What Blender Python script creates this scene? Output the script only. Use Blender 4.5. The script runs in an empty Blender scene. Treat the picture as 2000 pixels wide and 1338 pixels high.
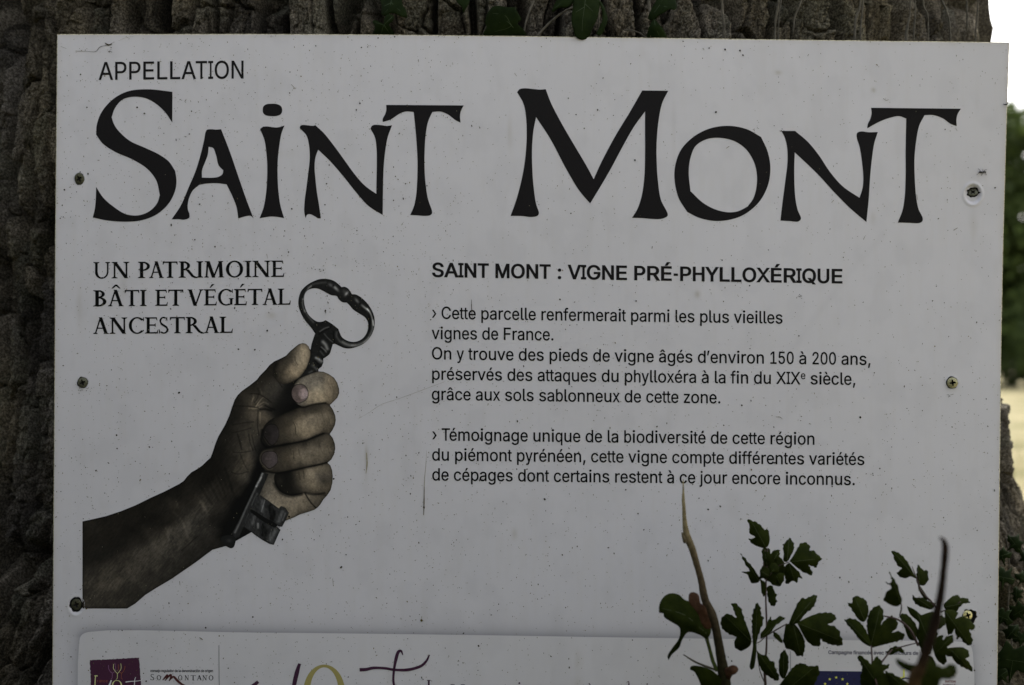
import bpy, math, random
import numpy as np
from mathutils import Vector, Matrix
from mathutils.geometry import delaunay_2d_cdt

random.seed(7); rng = np.random.RandomState(11)
S = bpy.context.scene
COL = S.collection

# ------------------------------------------------------------------ camera, sky, sun, exposure
K = 0.00036                      # metres per photo pixel per metre of distance (50 mm lens, 2000 px wide photo)
CAM_Z, PITCH = 1.50, math.radians(1.09)
cam_d = bpy.data.cameras.new('camera'); cam_d.lens = 50; cam_d.sensor_width = 36
cam_d.clip_start = 0.02; cam_d.clip_end = 2000
cam = bpy.data.objects.new('camera', cam_d); COL.objects.link(cam)
cam.location = (0, -1.24, CAM_Z); cam.rotation_euler = (math.radians(90) + PITCH, 0, 0)
cam_d.dof.use_dof = True; cam_d.dof.focus_distance = 1.24; cam_d.dof.aperture_fstop = 5.6
S.camera = cam

SUN_EL, SUN_AZ = math.radians(52), math.radians(28)      # sun high behind the tree, to its right
w = bpy.data.worlds.new('World'); S.world = w; w.use_nodes = True
nt = w.node_tree; bg = nt.nodes['Background']
sky = nt.nodes.new('ShaderNodeTexSky'); sky.sky_type = 'NISHITA'; sky.sun_disc = False
sky.sun_elevation = SUN_EL; sky.sun_rotation = SUN_AZ; sky.air_density = 1.6; sky.dust_density = 4.0
bw = nt.nodes.new('ShaderNodeRGBToBW'); mx = nt.nodes.new('ShaderNodeMix'); mx.data_type = 'RGBA'
mx.inputs['Factor'].default_value = 0.76                  # thin white cloud over the blue
nt.links.new(sky.outputs[0], bw.inputs[0]); nt.links.new(sky.outputs[0], mx.inputs['A']); nt.links.new(bw.outputs[0], mx.inputs['B'])
nt.links.new(mx.outputs['Result'], bg.inputs['Color']); bg.inputs['Strength'].default_value = 0.12
sl = bpy.data.lights.new('sun', 'SUN'); sl.energy = 0.85; sl.angle = math.radians(10); sl.color = (1, .95, .86)
so = bpy.data.objects.new('sun', sl); COL.objects.link(so)
sd = Vector((math.sin(SUN_AZ) * math.cos(SUN_EL), math.cos(SUN_AZ) * math.cos(SUN_EL), math.sin(SUN_EL)))
so.rotation_euler = sd.to_track_quat('Z', 'Y').to_euler(); so.location = (3, 3, 8)
S.view_settings.view_transform = 'Standard'; S.view_settings.look = 'None'
S.view_settings.exposure = 1.72; S.view_settings.gamma = 1.0; S.view_settings.use_curve_mapping = False

# ------------------------------------------------------------------ helpers
CR = cam.rotation_euler.to_matrix(); CL = Vector(cam.location)
AX, AY, AZ = CR.col[0].copy(), CR.col[1].copy(), CR.col[2].copy()     # right, up, toward the viewer
CRn = np.array(CR); CLn = np.array(CL)

def at(u, v, d):
    """point at distance d in front of the lens, u to the right and v down, arrays welcome"""
    u = np.asarray(u, float); v = np.asarray(v, float); d = np.asarray(d, float) + 0 * u
    loc = np.stack([(u - 1000) * K * d, -(v - 669) * K * d, -d], -1)
    return loc @ CRn.T + CLn

def sm(a, b, x):
    t = np.clip((np.asarray(x, float) - a) / (b - a), 0, 1); return t * t * (3 - 2 * t)

def board_depth(u, v):
    d = 1.24 * (1 + 0.0076 * (v - 669) / 1272)
    return d - 0.010 * np.clip((u - 1500) / 472, 0, 1.2) ** 2 * np.clip((480 - v) / 400, 0, 1.2) ** 1.5

def on_board(u, v, h=0.0):
    """point on the sign's face, h metres proud of it"""
    u = np.asarray(u, float); v = np.asarray(v, float)
    return at(u, v, board_depth(u, v)) + np.array(AZ) * (np.asarray(h, float)[..., None] if np.ndim(h) else h)

def tag(o, label=None, cat=None, group=None, kind=None):
    if label: o['label'] = label
    if cat: o['category'] = cat
    if group: o['group'] = group
    if kind: o['kind'] = kind
    return o

def empty(name, loc=(0, 0, 0)):
    o = bpy.data.objects.new(name, None); o.location = loc; o.empty_display_size = .05; COL.objects.link(o); return o

def link_mesh(name, V, F, m, parent=None, smooth=True, cols=None):
    me = bpy.data.meshes.new(name)
    V = np.asarray(V, np.float64).reshape(-1, 3)
    if isinstance(F, np.ndarray) and F.ndim == 2:
        k = F.shape[1]; n = len(F)
        me.vertices.add(len(V)); me.vertices.foreach_set('co', V.astype(np.float32).ravel())
        me.loops.add(n * k); me.loops.foreach_set('vertex_index', F.astype(np.int32).ravel())
        me.polygons.add(n); me.polygons.foreach_set('loop_start', np.arange(0, n * k, k, dtype=np.int32))
        try: me.polygons.foreach_set('loop_total', np.full(n, k, np.int32))
        except Exception: pass
        me.update(calc_edges=True)
    else:
        me.from_pydata([tuple(p) for p in V], [], [tuple(int(i) for i in f) for f in F]); me.update()
    if cols is not None:
        a = me.color_attributes.new('Col', 'FLOAT_COLOR', 'POINT')
        c = np.ones((len(V), 4), np.float32); c[:, :3] = np.asarray(cols)[:, :3]
        a.data.foreach_set('color', c.ravel())
    if smooth: me.polygons.foreach_set('use_smooth', np.ones(len(me.polygons), bool))
    me.materials.append(m)
    o = bpy.data.objects.new(name, me); COL.objects.link(o)
    if parent is not None:
        o.parent = parent; o.matrix_parent_inverse = Matrix.Translation(-Vector(parent.location))
    return o

class MB:
    def __init__(s): s.V = []; s.F = []; s.C = []
    def add(s, V, F, c=None):
        b = len(s.V); s.V += [tuple(p) for p in V]; s.F += [tuple(i + b for i in f) for f in F]
        if c is not None: s.C += [c] * len(V)
    def build(s, name, m, parent=None, smooth=True):
        return link_mesh(name, s.V, s.F, m, parent, smooth, s.C if s.C else None)

# noise on numpy arrays
_T = np.random.RandomState(5).rand(256, 256)
def vnoise(x, y):
    xi = np.floor(x).astype(int); yi = np.floor(y).astype(int); fx = x - xi; fy = y - yi
    fx = fx * fx * fx * (fx * (fx * 6 - 15) + 10); fy = fy * fy * fy * (fy * (fy * 6 - 15) + 10)
    a = _T[yi & 255, xi & 255]; b = _T[yi & 255, (xi + 1) & 255]; c = _T[(yi + 1) & 255, xi & 255]; d = _T[(yi + 1) & 255, (xi + 1) & 255]
    return (a * (1 - fx) + b * fx) * (1 - fy) + (c * (1 - fx) + d * fx) * fy
def fbm(x, y, o=4, g=.5):
    s = 0; a = 1; t = 0
    for i in range(o):
        s = s + a * vnoise(x * 2 ** i + 17.3 * i, y * 2 ** i + 9.1 * i); t += a; a *= g
    return s / t
def worley(x, y):
    xi = np.floor(x).astype(int); yi = np.floor(y).astype(int)
    f1 = np.full(x.shape, 9.0); f2 = np.full(x.shape, 9.0); idv = np.zeros(x.shape)
    for dj in (-1, 0, 1):
        for di in (-1, 0, 1):
            cx = xi + di; cy = yi + dj
            px = cx + .1 + .8 * _T[cy & 255, cx & 255]; py = cy + .1 + .8 * _T[(cy + 91) & 255, (cx + 37) & 255]
            d = np.sqrt((px - x) ** 2 + (py - y) ** 2)
            n = d < f1
            f2 = np.where(n, f1, np.minimum(f2, d)); idv = np.where(n, _T[(cy + 13) & 255, (cx + 57) & 255], idv); f1 = np.where(n, d, f1)
    return f1, f2, idv

def facets(x, y):
    """broken-plate relief: height with a random step and tilt per cell, and the distance to the cracks"""
    xi = np.floor(x).astype(int); yi = np.floor(y).astype(int)
    f1 = np.full(x.shape, 9.0); f2 = np.full(x.shape, 9.0); h = np.zeros(x.shape); idv = np.zeros(x.shape)
    for dj in (-1, 0, 1):
        for di in (-1, 0, 1):
            cx = xi + di; cy = yi + dj
            dx = x - (cx + .08 + .84 * _T[cy & 255, cx & 255]); dy = y - (cy + .08 + .84 * _T[(cy + 91) & 255, (cx + 37) & 255])
            d = np.maximum(np.abs(dx) * .9 + .28 * np.abs(dy), np.sqrt(dx * dx + dy * dy) * .92); n = d < f1
            i_ = _T[(cy + 13) & 255, (cx + 57) & 255]; t = (_T[(cy + 71) & 255, (cx + 5) & 255] - .5) * dx + (_T[(cy + 29) & 255, (cx + 113) & 255] - .5) * dy
            f2 = np.where(n, f1, np.minimum(f2, d)); h = np.where(n, (i_ - .5) + 2.2 * t, h); idv = np.where(n, i_, idv); f1 = np.where(n, d, f1)
    return h, f2 - f1, idv

# ------------------------------------------------------------------ materials
def mat(name, col=(.5, .5, .5), rough=.6, spec=.4, metal=0.0, noise=None, bump=None, attr=False, trans=0.0):
    m = bpy.data.materials.new(name); m.use_nodes = True; t = m.node_tree; b = t.nodes['Principled BSDF']
    b.inputs['Base Color'].default_value = (*col, 1); b.inputs['Roughness'].default_value = rough
    b.inputs['Specular IOR Level'].default_value = spec; b.inputs['Metallic'].default_value = metal
    tc = t.nodes.new('ShaderNodeNewGeometry'); last = None
    if attr:
        a = t.nodes.new('ShaderNodeVertexColor'); a.layer_name = 'Col'; last = a.outputs['Color']
    if noise:        # (scale, low colour, high colour, lo, hi)
        n = t.nodes.new('ShaderNodeTexNoise'); n.inputs['Scale'].default_value = noise[0]; n.inputs['Detail'].default_value = 6
        n.inputs['Roughness'].default_value = .65
        r = t.nodes.new('ShaderNodeValToRGB'); r.color_ramp.elements[0].position = noise[3]; r.color_ramp.elements[1].position = noise[4]
        r.color_ramp.elements[0].color = (*noise[1], 1); r.color_ramp.elements[1].color = (*noise[2], 1)
        t.links.new(tc.outputs['Position'], n.inputs['Vector']); t.links.new(n.outputs['Fac'], r.inputs[0])
        if last is not None:
            q = t.nodes.new('ShaderNodeMix'); q.data_type = 'RGBA'; q.blend_type = 'MULTIPLY'; q.inputs['Factor'].default_value = 1
            t.links.new(last, q.inputs['A']); t.links.new(r.outputs[0], q.inputs['B']); last = q.outputs['Result']
        else: last = r.outputs[0]
    if last is not None: t.links.new(last, b.inputs['Base Color'])
    if bump:         # (scale, strength, distance)
        n2 = t.nodes.new('ShaderNodeTexNoise'); n2.inputs['Scale'].default_value = bump[0]; n2.inputs['Detail'].default_value = 8
        n2.inputs['Roughness'].default_value = .7
        bp = t.nodes.new('ShaderNodeBump'); bp.inputs['Strength'].default_value = bump[1]; bp.inputs['Distance'].default_value = bump[2]
        t.links.new(tc.outputs['Position'], n2.inputs['Vector']); t.links.new(n2.outputs['Fac'], bp.inputs['Height']); t.links.new(bp.outputs[0], b.inputs['Normal'])
    if trans:
        out = t.nodes['Material Output']; tr = t.nodes.new('ShaderNodeBsdfTranslucent'); ms = t.nodes.new('ShaderNodeMixShader')
        ms.inputs[0].default_value = trans
        if last is not None: t.links.new(last, tr.inputs['Color'])
        else: tr.inputs['Color'].default_value = (*col, 1)
        t.links.new(b.outputs[0], ms.inputs[1]); t.links.new(tr.outputs[0], ms.inputs[2]); t.links.new(ms.outputs[0], out.inputs['Surface'])
    return m

M = {}
M['board'] = mat('white_sign_sheet', rough=.5, spec=.2, attr=True, noise=(9, (.965, .965, .962), (1, 1, 1), .35, .62), bump=(700, .05, .0004))
M['edge'] = mat('dirty_sheet_edge', rough=.8, noise=(600, (.16, .13, .06), (.62, .56, .40), .35, .6))
M['core'] = mat('sheet_core', (.03, .028, .025), .9, .1)
M['ink'] = mat('black_ink', (.010, .0085, .0095), .5, .12, noise=(1500, (.008, .007, .0075), (.0125, .0105, .0115), .3, .7))
M['ink2'] = mat('text_ink', (.004, .004, .004), .5, .10)
M['print'] = mat('printed_colour', rough=.5, spec=.10, attr=True, noise=(2600, (.86, .86, .86), (1.1, 1.1, 1.1), .3, .7))
M['dirt'] = mat('dirt', rough=.9, spec=.1, attr=True)
M['bark'] = mat('oak_bark', rough=.95, spec=.12, attr=True, noise=(520, (.42, .40, .37), (2.5, 2.45, 2.35), .44, .72), bump=(700, 1.0, .0016))
M['ivy'] = mat('ivy_leaf', rough=.6, spec=.04, noise=(60, (.007, .013, .003), (.015, .025, .006), .35, .65), bump=(300, .2, .0006), trans=.1)
M['vein'] = mat('ivy_vein', (.034, .052, .016), .6, .3)
M['ivystem'] = mat('ivy_stem', rough=.85, spec=.15, noise=(150, (.05, .045, .034), (.13, .115, .09), .35, .65), bump=(900, .5, .0006))
M['haw'] = mat('hawthorn_leaf', rough=.7, spec=.03, noise=(110, (.011, .016, .0025), (.023, .031, .0045), .35, .65), bump=(500, .25, .0004), trans=.15)
M['hawvein'] = mat('hawthorn_vein', (.045, .058, .018), .6, .3)
M['red'] = mat('reddish_stem', (.045, .024, .020), .6, .3)
M['thorn'] = mat('dry_cane', rough=.8, spec=.05, attr=True, noise=(260, (.6, .58, .5), (1.25, 1.22, 1.15), .35, .65), bump=(1200, .5, .0005))
M['dead'] = mat('dead_leaf', rough=.8, spec=.1, noise=(140, (.035, .016, .008), (.085, .042, .022), .35, .65), trans=.2)
M['zinc'] = mat('dull_zinc', rough=.42, metal=.75, noise=(700, (.07, .07, .05), (.17, .165, .115), .35, .65))
M['brass'] = mat('brassy_zinc', rough=.33, metal=.7, noise=(900, (.20, .185, .10), (.46, .43, .27), .35, .6))
M['brass_bright'] = mat('bright_brassy_zinc', rough=.3, metal=.6, noise=(900, (.40, .36, .16), (.95, .86, .46), .35, .6))
M['dark'] = mat('dark_recess', (.006, .006, .005), .8, .1)
M['insect'] = mat('insect_black', (.010, .008, .008), .4, .4)
# ------------------------------------------------------------------ letter outlines (drawn here as points, thousandths of a size unit)
GLYPHS = """a|389|160,-9 137,-7 115,-3 94,5 76,15 60,29 48,45 38,63 32,84 30,108 34,138 43,161 58,179 78,193 100,203 125,211 152,216 178,220 234,227 252,230 265,235 273,243 276,255 276,257 273,279 267,297 256,311 240,322 220,329 196,331 171,329 149,322 132,313 118,301 107,288 100,274 41,291 51,313 64,331 79,346 95,358 114,368 133,375 153,380 173,383 194,384 215,383 239,379 263,372 286,360 306,343 322,320 330,301 335,278 337,251 337,0 277,0 277,52 272,52 264,38 252,25 236,12 215,1 190,-6;170,45 202,49 228,59 248,74 263,93 272,115 276,138 276,190 270,186 259,182 246,179 231,176 200,171 175,168 154,164 134,159 117,150 103,139 95,124 92,105 94,87 102,72 114,61 130,52 149,47
â|389|160,-9 137,-7 115,-3 94,5 76,15 60,29 48,45 38,63 32,84 30,108 34,138 43,161 58,179 78,193 100,203 125,211 152,216 178,220 234,227 252,230 265,235 273,243 276,255 276,257 273,279 267,297 256,311 240,322 220,329 196,331 171,329 149,322 132,313 118,301 107,288 100,274 41,291 51,313 64,331 79,346 95,358 114,368 133,375 153,380 173,383 194,384 215,383 239,379 263,372 286,360 306,343 322,320 330,301 335,278 337,251 337,0 277,0 277,52 272,52 264,38 252,25 236,12 215,1 190,-6;170,45 202,49 228,59 248,74 263,93 272,115 276,138 276,190 270,186 259,182 246,179 231,176 200,171 175,168 154,164 134,159 117,150 103,139 95,124 92,105 94,87 102,72 114,61 130,52 149,47;140,435 80,435 80,438 160,529 218,529 299,438 299,435 238,435 189,495
à|389|160,-9 137,-7 115,-3 94,5 76,15 60,29 48,45 38,63 32,84 30,108 34,138 43,161 58,179 78,193 100,203 125,211 152,216 178,220 234,227 252,230 265,235 273,243 276,255 276,257 273,279 267,297 256,311 240,322 220,329 196,331 171,329 149,322 132,313 118,301 107,288 100,274 41,291 51,313 64,331 79,346 95,358 114,368 133,375 153,380 173,383 194,384 215,383 239,379 263,372 286,360 306,343 322,320 330,301 335,278 337,251 337,0 277,0 277,52 272,52 264,38 252,25 236,12 215,1 190,-6;170,45 202,49 228,59 248,74 263,93 272,115 276,138 276,190 270,186 259,182 246,179 231,176 200,171 175,168 154,164 134,159 117,150 103,139 95,124 92,105 94,87 102,72 114,61 130,52 149,47;165,429 99,529 168,529 215,429
b|424|229,-8 198,-5 172,4 153,17 138,31 127,46 118,59 112,59 112,0 53,0 53,509 114,509 114,319 118,319 127,331 137,346 152,360 171,373 197,381 229,384 259,382 287,374 313,361 335,342 354,320 370,293 381,261 388,227 390,189 388,151 381,116 370,84 355,57 336,34 313,16 288,3 260,-6;220,47 242,49 262,55 279,66 294,80 306,97 316,117 323,139 327,163 328,189 327,215 323,239 316,261 307,281 295,298 280,311 262,322 243,328 220,330 198,328 178,322 161,312 147,299 134,282 125,263 118,241 114,216 113,189 114,162 118,138 125,115 135,95 147,78 162,65 179,55 198,49
c|396|207,-8 174,-5 144,3 117,16 93,35 72,58 56,85 44,116 37,150 34,187 37,225 44,260 56,291 72,318 93,341 117,360 144,374 174,382 207,384 234,383 260,377 284,368 305,356 324,341 340,322 353,301 362,277 303,262 298,276 290,289 281,301 270,311 257,319 242,325 226,329 207,330 184,328 163,321 145,310 130,296 118,278 108,258 102,236 98,212 96,187 98,163 102,139 108,117 118,97 130,80 145,66 163,55 184,49 207,46 226,48 243,52 258,58 271,66 282,76 292,89 299,102 304,117 363,102 354,78 341,56 325,37 306,21 285,9 261,-1 235,-6
d|424|195,-8 165,-6 137,3 111,16 89,34 70,57 55,84 43,116 36,151 34,189 36,227 43,261 55,293 70,320 89,342 112,361 137,374 165,382 196,384 228,381 253,373 272,360 287,346 298,331 306,319 311,319 311,509 372,509 372,0 313,0 313,59 307,59 298,46 287,31 272,17 252,4 227,-5;205,47 226,49 246,55 263,65 278,78 290,95 299,115 306,138 310,162 312,189 310,216 306,241 300,263 290,282 278,299 263,312 246,322 227,328 205,330 182,328 162,322 145,311 130,298 118,281 108,261 102,239 98,215 96,189 98,163 102,139 109,117 118,97 130,80 145,66 162,55 182,49
e|404|212,-8 177,-5 145,3 117,16 92,35 72,58 56,85 44,116 37,150 34,187 36,224 44,258 55,290 71,317 91,340 115,359 142,373 172,382 205,384 226,383 246,380 266,374 285,366 303,355 319,341 334,324 347,305 357,282 365,256 370,227 371,194 371,169 75,169 75,221 338,221 310,202 308,226 304,248 298,269 283,294 263,314 237,326 205,330 183,328 164,323 146,313 125,294 109,270 99,241 96,211 96,178 98,151 102,127 110,106 121,88 135,73 151,61 169,53 190,48 212,46 234,48 254,53 271,61 285,73 297,88 306,105 365,91 353,63 335,39 320,26 302,14 283,4 261,-3 237,-7
é|404|212,-8 177,-5 145,3 117,16 92,35 72,58 56,85 44,116 37,150 34,187 36,224 44,258 55,290 71,317 91,340 115,359 142,373 172,382 205,384 226,383 246,380 266,374 285,366 303,355 319,341 334,324 347,305 357,282 365,256 370,227 371,194 371,169 75,169 75,221 338,221 310,202 308,226 304,248 298,269 283,294 263,314 237,326 205,330 183,328 164,323 146,313 125,294 109,270 99,241 96,211 96,178 98,151 102,127 110,106 121,88 135,73 151,61 169,53 190,48 212,46 234,48 254,53 271,61 285,73 297,88 306,105 365,91 353,63 335,39 320,26 302,14 283,4 261,-3 237,-7;177,429 225,529 293,529 227,429
è|404|212,-8 177,-5 145,3 117,16 92,35 72,58 56,85 44,116 37,150 34,187 36,224 44,258 55,290 71,317 91,340 115,359 142,373 172,382 205,384 226,383 246,380 266,374 285,366 303,355 319,341 334,324 347,305 357,282 365,256 370,227 371,194 371,169 75,169 75,221 338,221 310,202 308,226 304,248 298,269 283,294 263,314 237,326 205,330 183,328 164,323 146,313 125,294 109,270 99,241 96,211 96,178 98,151 102,127 110,106 121,88 135,73 151,61 169,53 190,48 212,46 234,48 254,53 271,61 285,73 297,88 306,105 365,91 353,63 335,39 320,26 302,14 283,4 261,-3 237,-7;180,429 114,529 182,529 230,429
f|254|228,379 228,327 6,327 6,379;81,0 81,432 84,461 96,486 113,505 135,519 161,527 187,530 207,529 222,527 234,524 243,521 227,468 215,472 206,473 195,474 171,470 154,460 145,443 142,419 142,0
g|425|207,-151 180,-149 156,-146 134,-140 105,-127 82,-110 64,-91 51,-69 101,-41 110,-53 122,-66 136,-78 154,-88 178,-95 207,-97 236,-95 261,-87 282,-75 298,-58 308,-34 311,-6 311,68 306,68 298,56 287,41 272,28 252,16 227,8 195,5 165,7 138,14 113,27 90,43 71,65 55,90 43,120 36,154 34,191 36,229 43,263 55,293 71,320 90,342 112,361 138,374 166,382 196,384 228,382 253,373 273,360 288,346 299,331 308,319 313,319 313,379 372,379 372,-9 370,-40 363,-67 350,-90 334,-109 314,-124 291,-136 265,-144 237,-149;205,59 227,61 246,66 264,75 285,95 300,121 307,142 311,166 312,193 311,219 307,242 300,264 291,283 279,299 264,312 247,322 227,328 205,330 182,328 163,322 145,312 130,298 118,282 109,262 102,241 98,218 96,193 98,167 102,144 109,123 124,96 145,76 163,66 183,61
h|410|114,227 114,0 53,0 53,509 114,509 114,287 102,287 116,319 132,344 152,362 175,374 200,382 227,384 252,383 275,377 295,369 313,356 328,340 341,321 350,298 355,271 357,240 357,0 296,0 296,235 293,263 286,286 273,304 256,318 235,326 210,329 184,326 161,317 141,303 126,283 117,257
i|167|53,0 53,379 114,379 114,0;84,443 67,446 54,455 44,468 41,483 44,499 54,512 67,521 84,524 100,521 114,512 123,499 126,483 123,468 114,455 100,446
j|167|53,379 114,379 114,-30 112,-52 108,-72 102,-90 86,-113 65,-129 47,-137 27,-141 4,-143 -10,-143 -10,-87 2,-87 25,-83 40,-72 50,-54 53,-29;83,443 67,446 53,455 44,468 41,483 44,499 53,512 67,521 83,524 100,521 114,512 123,499 126,483 123,468 114,455 100,446
k|381|110,137 110,212 121,212 284,379 360,379 184,199 177,199;53,0 53,509 114,509 114,0;294,0 148,186 191,229 372,0
l|189|139,-2 112,0 91,8 74,20 62,37 55,59 53,84 53,509 114,509 114,99 115,77 120,62 130,54 146,52 160,53 170,54 181,3 162,-1 151,-2
m|610|53,0 53,379 112,379 112,295 108,295 118,323 132,346 151,363 172,376 195,384 219,386 245,383 268,375 287,361 303,342 314,320 321,295 312,295 322,321 337,343 357,361 381,375 407,383 437,386 458,385 478,380 497,372 514,361 529,346 541,328 550,307 555,283 557,255 557,0 496,0 496,254 493,279 485,298 473,313 447,326 419,330 395,328 374,320 358,307 345,290 338,270 335,247 335,0 274,0 274,260 269,288 253,311 229,326 199,330 178,328 158,320 140,307 126,289 117,266 114,238 114,0
n|410|114,227 114,0 53,0 53,379 112,379 112,287 102,287 116,319 132,344 152,362 175,374 200,382 227,384 252,383 275,377 295,369 313,356 328,340 341,321 350,298 355,271 357,240 357,0 296,0 296,235 293,263 286,286 273,304 256,318 235,326 210,329 184,326 161,317 141,303 126,283 117,257
o|415|207,-8 174,-5 144,3 117,16 93,35 72,58 56,85 44,116 37,150 34,187 37,225 44,260 56,291 72,318 93,341 117,360 144,374 174,382 207,384 241,382 271,374 299,360 323,341 343,318 359,291 371,260 379,225 381,187 379,150 371,116 359,85 343,58 323,35 299,16 271,3 241,-5;207,46 231,49 252,55 270,66 285,80 298,97 307,117 314,139 318,163 319,187 318,212 314,236 307,258 298,278 285,296 270,310 252,321 231,328 207,330 184,328 163,321 145,310 130,296 118,278 108,258 102,236 98,212 96,187 98,163 102,139 108,117 118,97 130,80 145,66 163,55 184,49
p|424|53,-143 53,379 112,379 112,319 118,319 126,331 137,346 152,360 171,373 197,381 229,384 259,382 287,374 313,361 335,342 354,320 370,293 381,261 388,227 390,189 388,151 381,116 370,84 355,57 336,34 313,16 288,3 260,-6 229,-8 198,-5 173,4 153,17 138,31 127,46 118,59 114,59 114,-143;220,47 242,49 262,55 279,66 294,80 306,97 316,117 323,139 327,163 328,189 327,215 323,239 316,261 307,281 295,298 280,311 262,322 243,328 220,330 198,328 178,322 161,312 147,299 134,282 125,263 118,241 114,216 113,189 114,162 118,138 125,115 135,95 147,78 162,65 179,55 198,49
q|424|372,-143 311,-143 311,59 306,59 298,46 287,31 272,17 252,4 227,-5 195,-8 165,-6 137,3 111,16 89,34 70,57 55,84 43,116 36,151 34,189 36,227 43,261 55,293 70,320 89,342 112,361 137,374 165,382 196,384 228,381 253,373 272,360 287,346 298,331 307,319 313,319 313,379 372,379;205,47 226,49 246,55 263,65 278,78 290,95 299,115 306,138 310,162 312,189 310,216 306,241 300,263 290,282 278,299 263,312 246,322 227,328 205,330 182,328 162,322 145,311 130,298 118,281 108,261 102,239 98,215 96,189 98,163 102,139 109,117 118,97 130,80 145,66 162,55 182,49
r|259|53,0 53,379 112,379 112,321 115,321 130,347 152,367 171,377 191,383 213,385 229,384 243,384 243,322 230,324 219,325 207,326 182,323 159,315 140,301 126,284 117,262 114,237 114,0
s|365|182,-8 157,-7 133,-3 112,3 93,12 76,24 62,38 50,54 41,73 36,94 94,107 105,79 124,60 150,49 181,45 206,47 227,53 244,62 262,81 268,103 265,121 254,136 237,147 212,155 149,170 118,180 92,192 72,208 58,227 50,249 47,274 49,295 55,314 65,332 79,347 95,360 115,370 137,378 161,383 187,384 212,383 234,379 254,372 279,358 299,339 314,316 324,290 268,277 258,298 243,316 219,328 187,333 156,329 131,317 114,299 109,277 112,258 124,243 144,232 172,223 229,209 261,200 287,187 306,171 320,153 328,131 331,107 329,85 323,65 312,47 298,31 281,18 260,6 236,-2 210,-7
t|227|204,379 204,327 6,327 6,379;65,471 126,471 126,98 128,76 136,61 150,53 170,50 185,51 202,54 213,2 203,-1 192,-3 180,-4 168,-4 138,-1 113,7 92,21 77,41 68,64 65,93
u|410|182,-5 158,-3 135,2 115,11 97,23 82,39 69,59 60,82 54,109 53,139 53,379 114,379 114,144 116,117 124,94 137,75 154,61 175,53 200,50 226,53 249,62 268,77 283,97 293,122 296,153 296,379 357,379 357,0 298,0 298,92 307,92 294,60 277,35 257,17 234,5 209,-3
v|389|163,0 17,379 84,379 165,155 173,132 180,110 187,87 193,64 199,42 206,21 184,21 191,42 197,64 203,87 209,110 216,132 224,155 305,379 371,379 226,0
x|379|21,0 171,218 171,171 29,379 100,379 147,306 159,287 170,270 179,253 193,229 207,206 175,206 190,229 202,253 211,270 222,287 233,306 282,379 352,379 209,169 209,214 358,0 287,0 231,85 214,112 200,136 187,159 173,182 205,182 191,159 178,136 165,112 148,85 91,0
y|389|47,-139 61,-86 71,-87 88,-90 104,-89 118,-84 130,-74 141,-58 151,-36 163,-1 17,379 84,379 165,155 173,132 180,109 187,87 193,64 199,42 206,21 184,21 190,42 196,64 202,87 209,110 216,132 224,155 305,379 371,379 204,-58 191,-85 177,-107 159,-124 139,-136 117,-143 91,-145 77,-145 65,-143 54,-141
z|380|42,0 42,46 254,320 254,323 48,323 48,379 333,379 333,331 126,60 126,56 339,56 339,0
,|188|38,-119 68,71 137,71 84,-119
.|188|95,-4 78,-1 63,9 53,24 50,41 53,59 63,73 78,83 95,87 113,83 128,73 138,59 141,41 138,24 128,9 113,-1
›|264|26,49 159,209 26,369 96,369 231,209 96,49
’|177|52,318 82,509 151,509 98,318
-|453|337,244 337,188 114,188 114,244
:|188|95,-4 78,-1 63,9 53,24 50,41 53,59 63,73 78,83 95,87 113,83 128,73 138,59 141,41 138,24 128,9 113,-1;95,271 78,274 63,284 53,299 50,316 53,334 63,349 78,359 95,362 113,359 128,349 138,334 141,316 138,299 128,284 113,274
1|453|76,0 76,55 391,55 391,0;276,509 276,0 212,0 212,448 209,448 86,358 86,427 198,509
5|453|221,-7 192,-5 165,1 140,11 118,25 99,41 83,60 71,82 63,105 60,130 122,130 127,108 138,89 154,73 173,60 196,52 221,50 250,53 276,64 298,82 314,104 324,131 328,162 326,183 321,203 314,221 297,244 275,262 248,273 218,277 192,275 167,268 145,258 128,246 67,253 96,509 366,509 366,452 151,452 134,301 136,301 155,315 178,325 203,331 229,334 252,332 274,328 294,321 313,311 330,299 345,285 358,269 370,251 379,231 386,210 390,187 391,163 388,132 381,102 369,76 352,52 332,32 309,15 282,3 253,-4
0|453|227,-7 191,-3 158,7 130,24 105,48 85,77 69,113 57,155 50,202 48,254 50,306 57,353 69,395 85,431 106,461 130,484 159,502 191,512 227,516 262,512 295,502 323,484 348,461 368,431 384,395 396,353 403,306 405,254 403,202 396,155 384,113 368,77 348,48 323,24 295,7 263,-3;227,50 250,52 271,60 290,74 306,92 320,116 330,144 338,176 342,213 344,254 342,295 338,332 330,365 320,393 306,416 290,435 271,449 250,457 227,460 203,457 182,449 163,435 147,416 134,393 123,365 115,332 111,295 109,254 111,213 115,176 123,144 134,116 147,92 163,74 182,60 203,52
2|453|64,0 64,47 234,229 252,248 268,266 282,282 299,305 311,327 318,348 320,371 317,397 308,419 293,436 273,449 250,457 224,460 196,457 172,447 153,433 139,413 130,390 127,362 66,362 68,391 75,418 86,442 102,464 121,482 143,496 168,507 196,513 225,516 254,513 281,507 306,497 328,482 346,465 361,445 372,423 379,398 381,372 378,345 371,318 363,299 351,280 336,259 317,235 294,209 267,180 153,60 153,57 389,57 389,0
A|480|16,0 201,509 276,509 463,0 395,0 287,302 280,323 272,346 264,372 255,402 244,438 232,478 245,478 233,437 222,402 213,371 204,345 197,322 191,302 85,0;110,142 110,199 370,199 370,142
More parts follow.
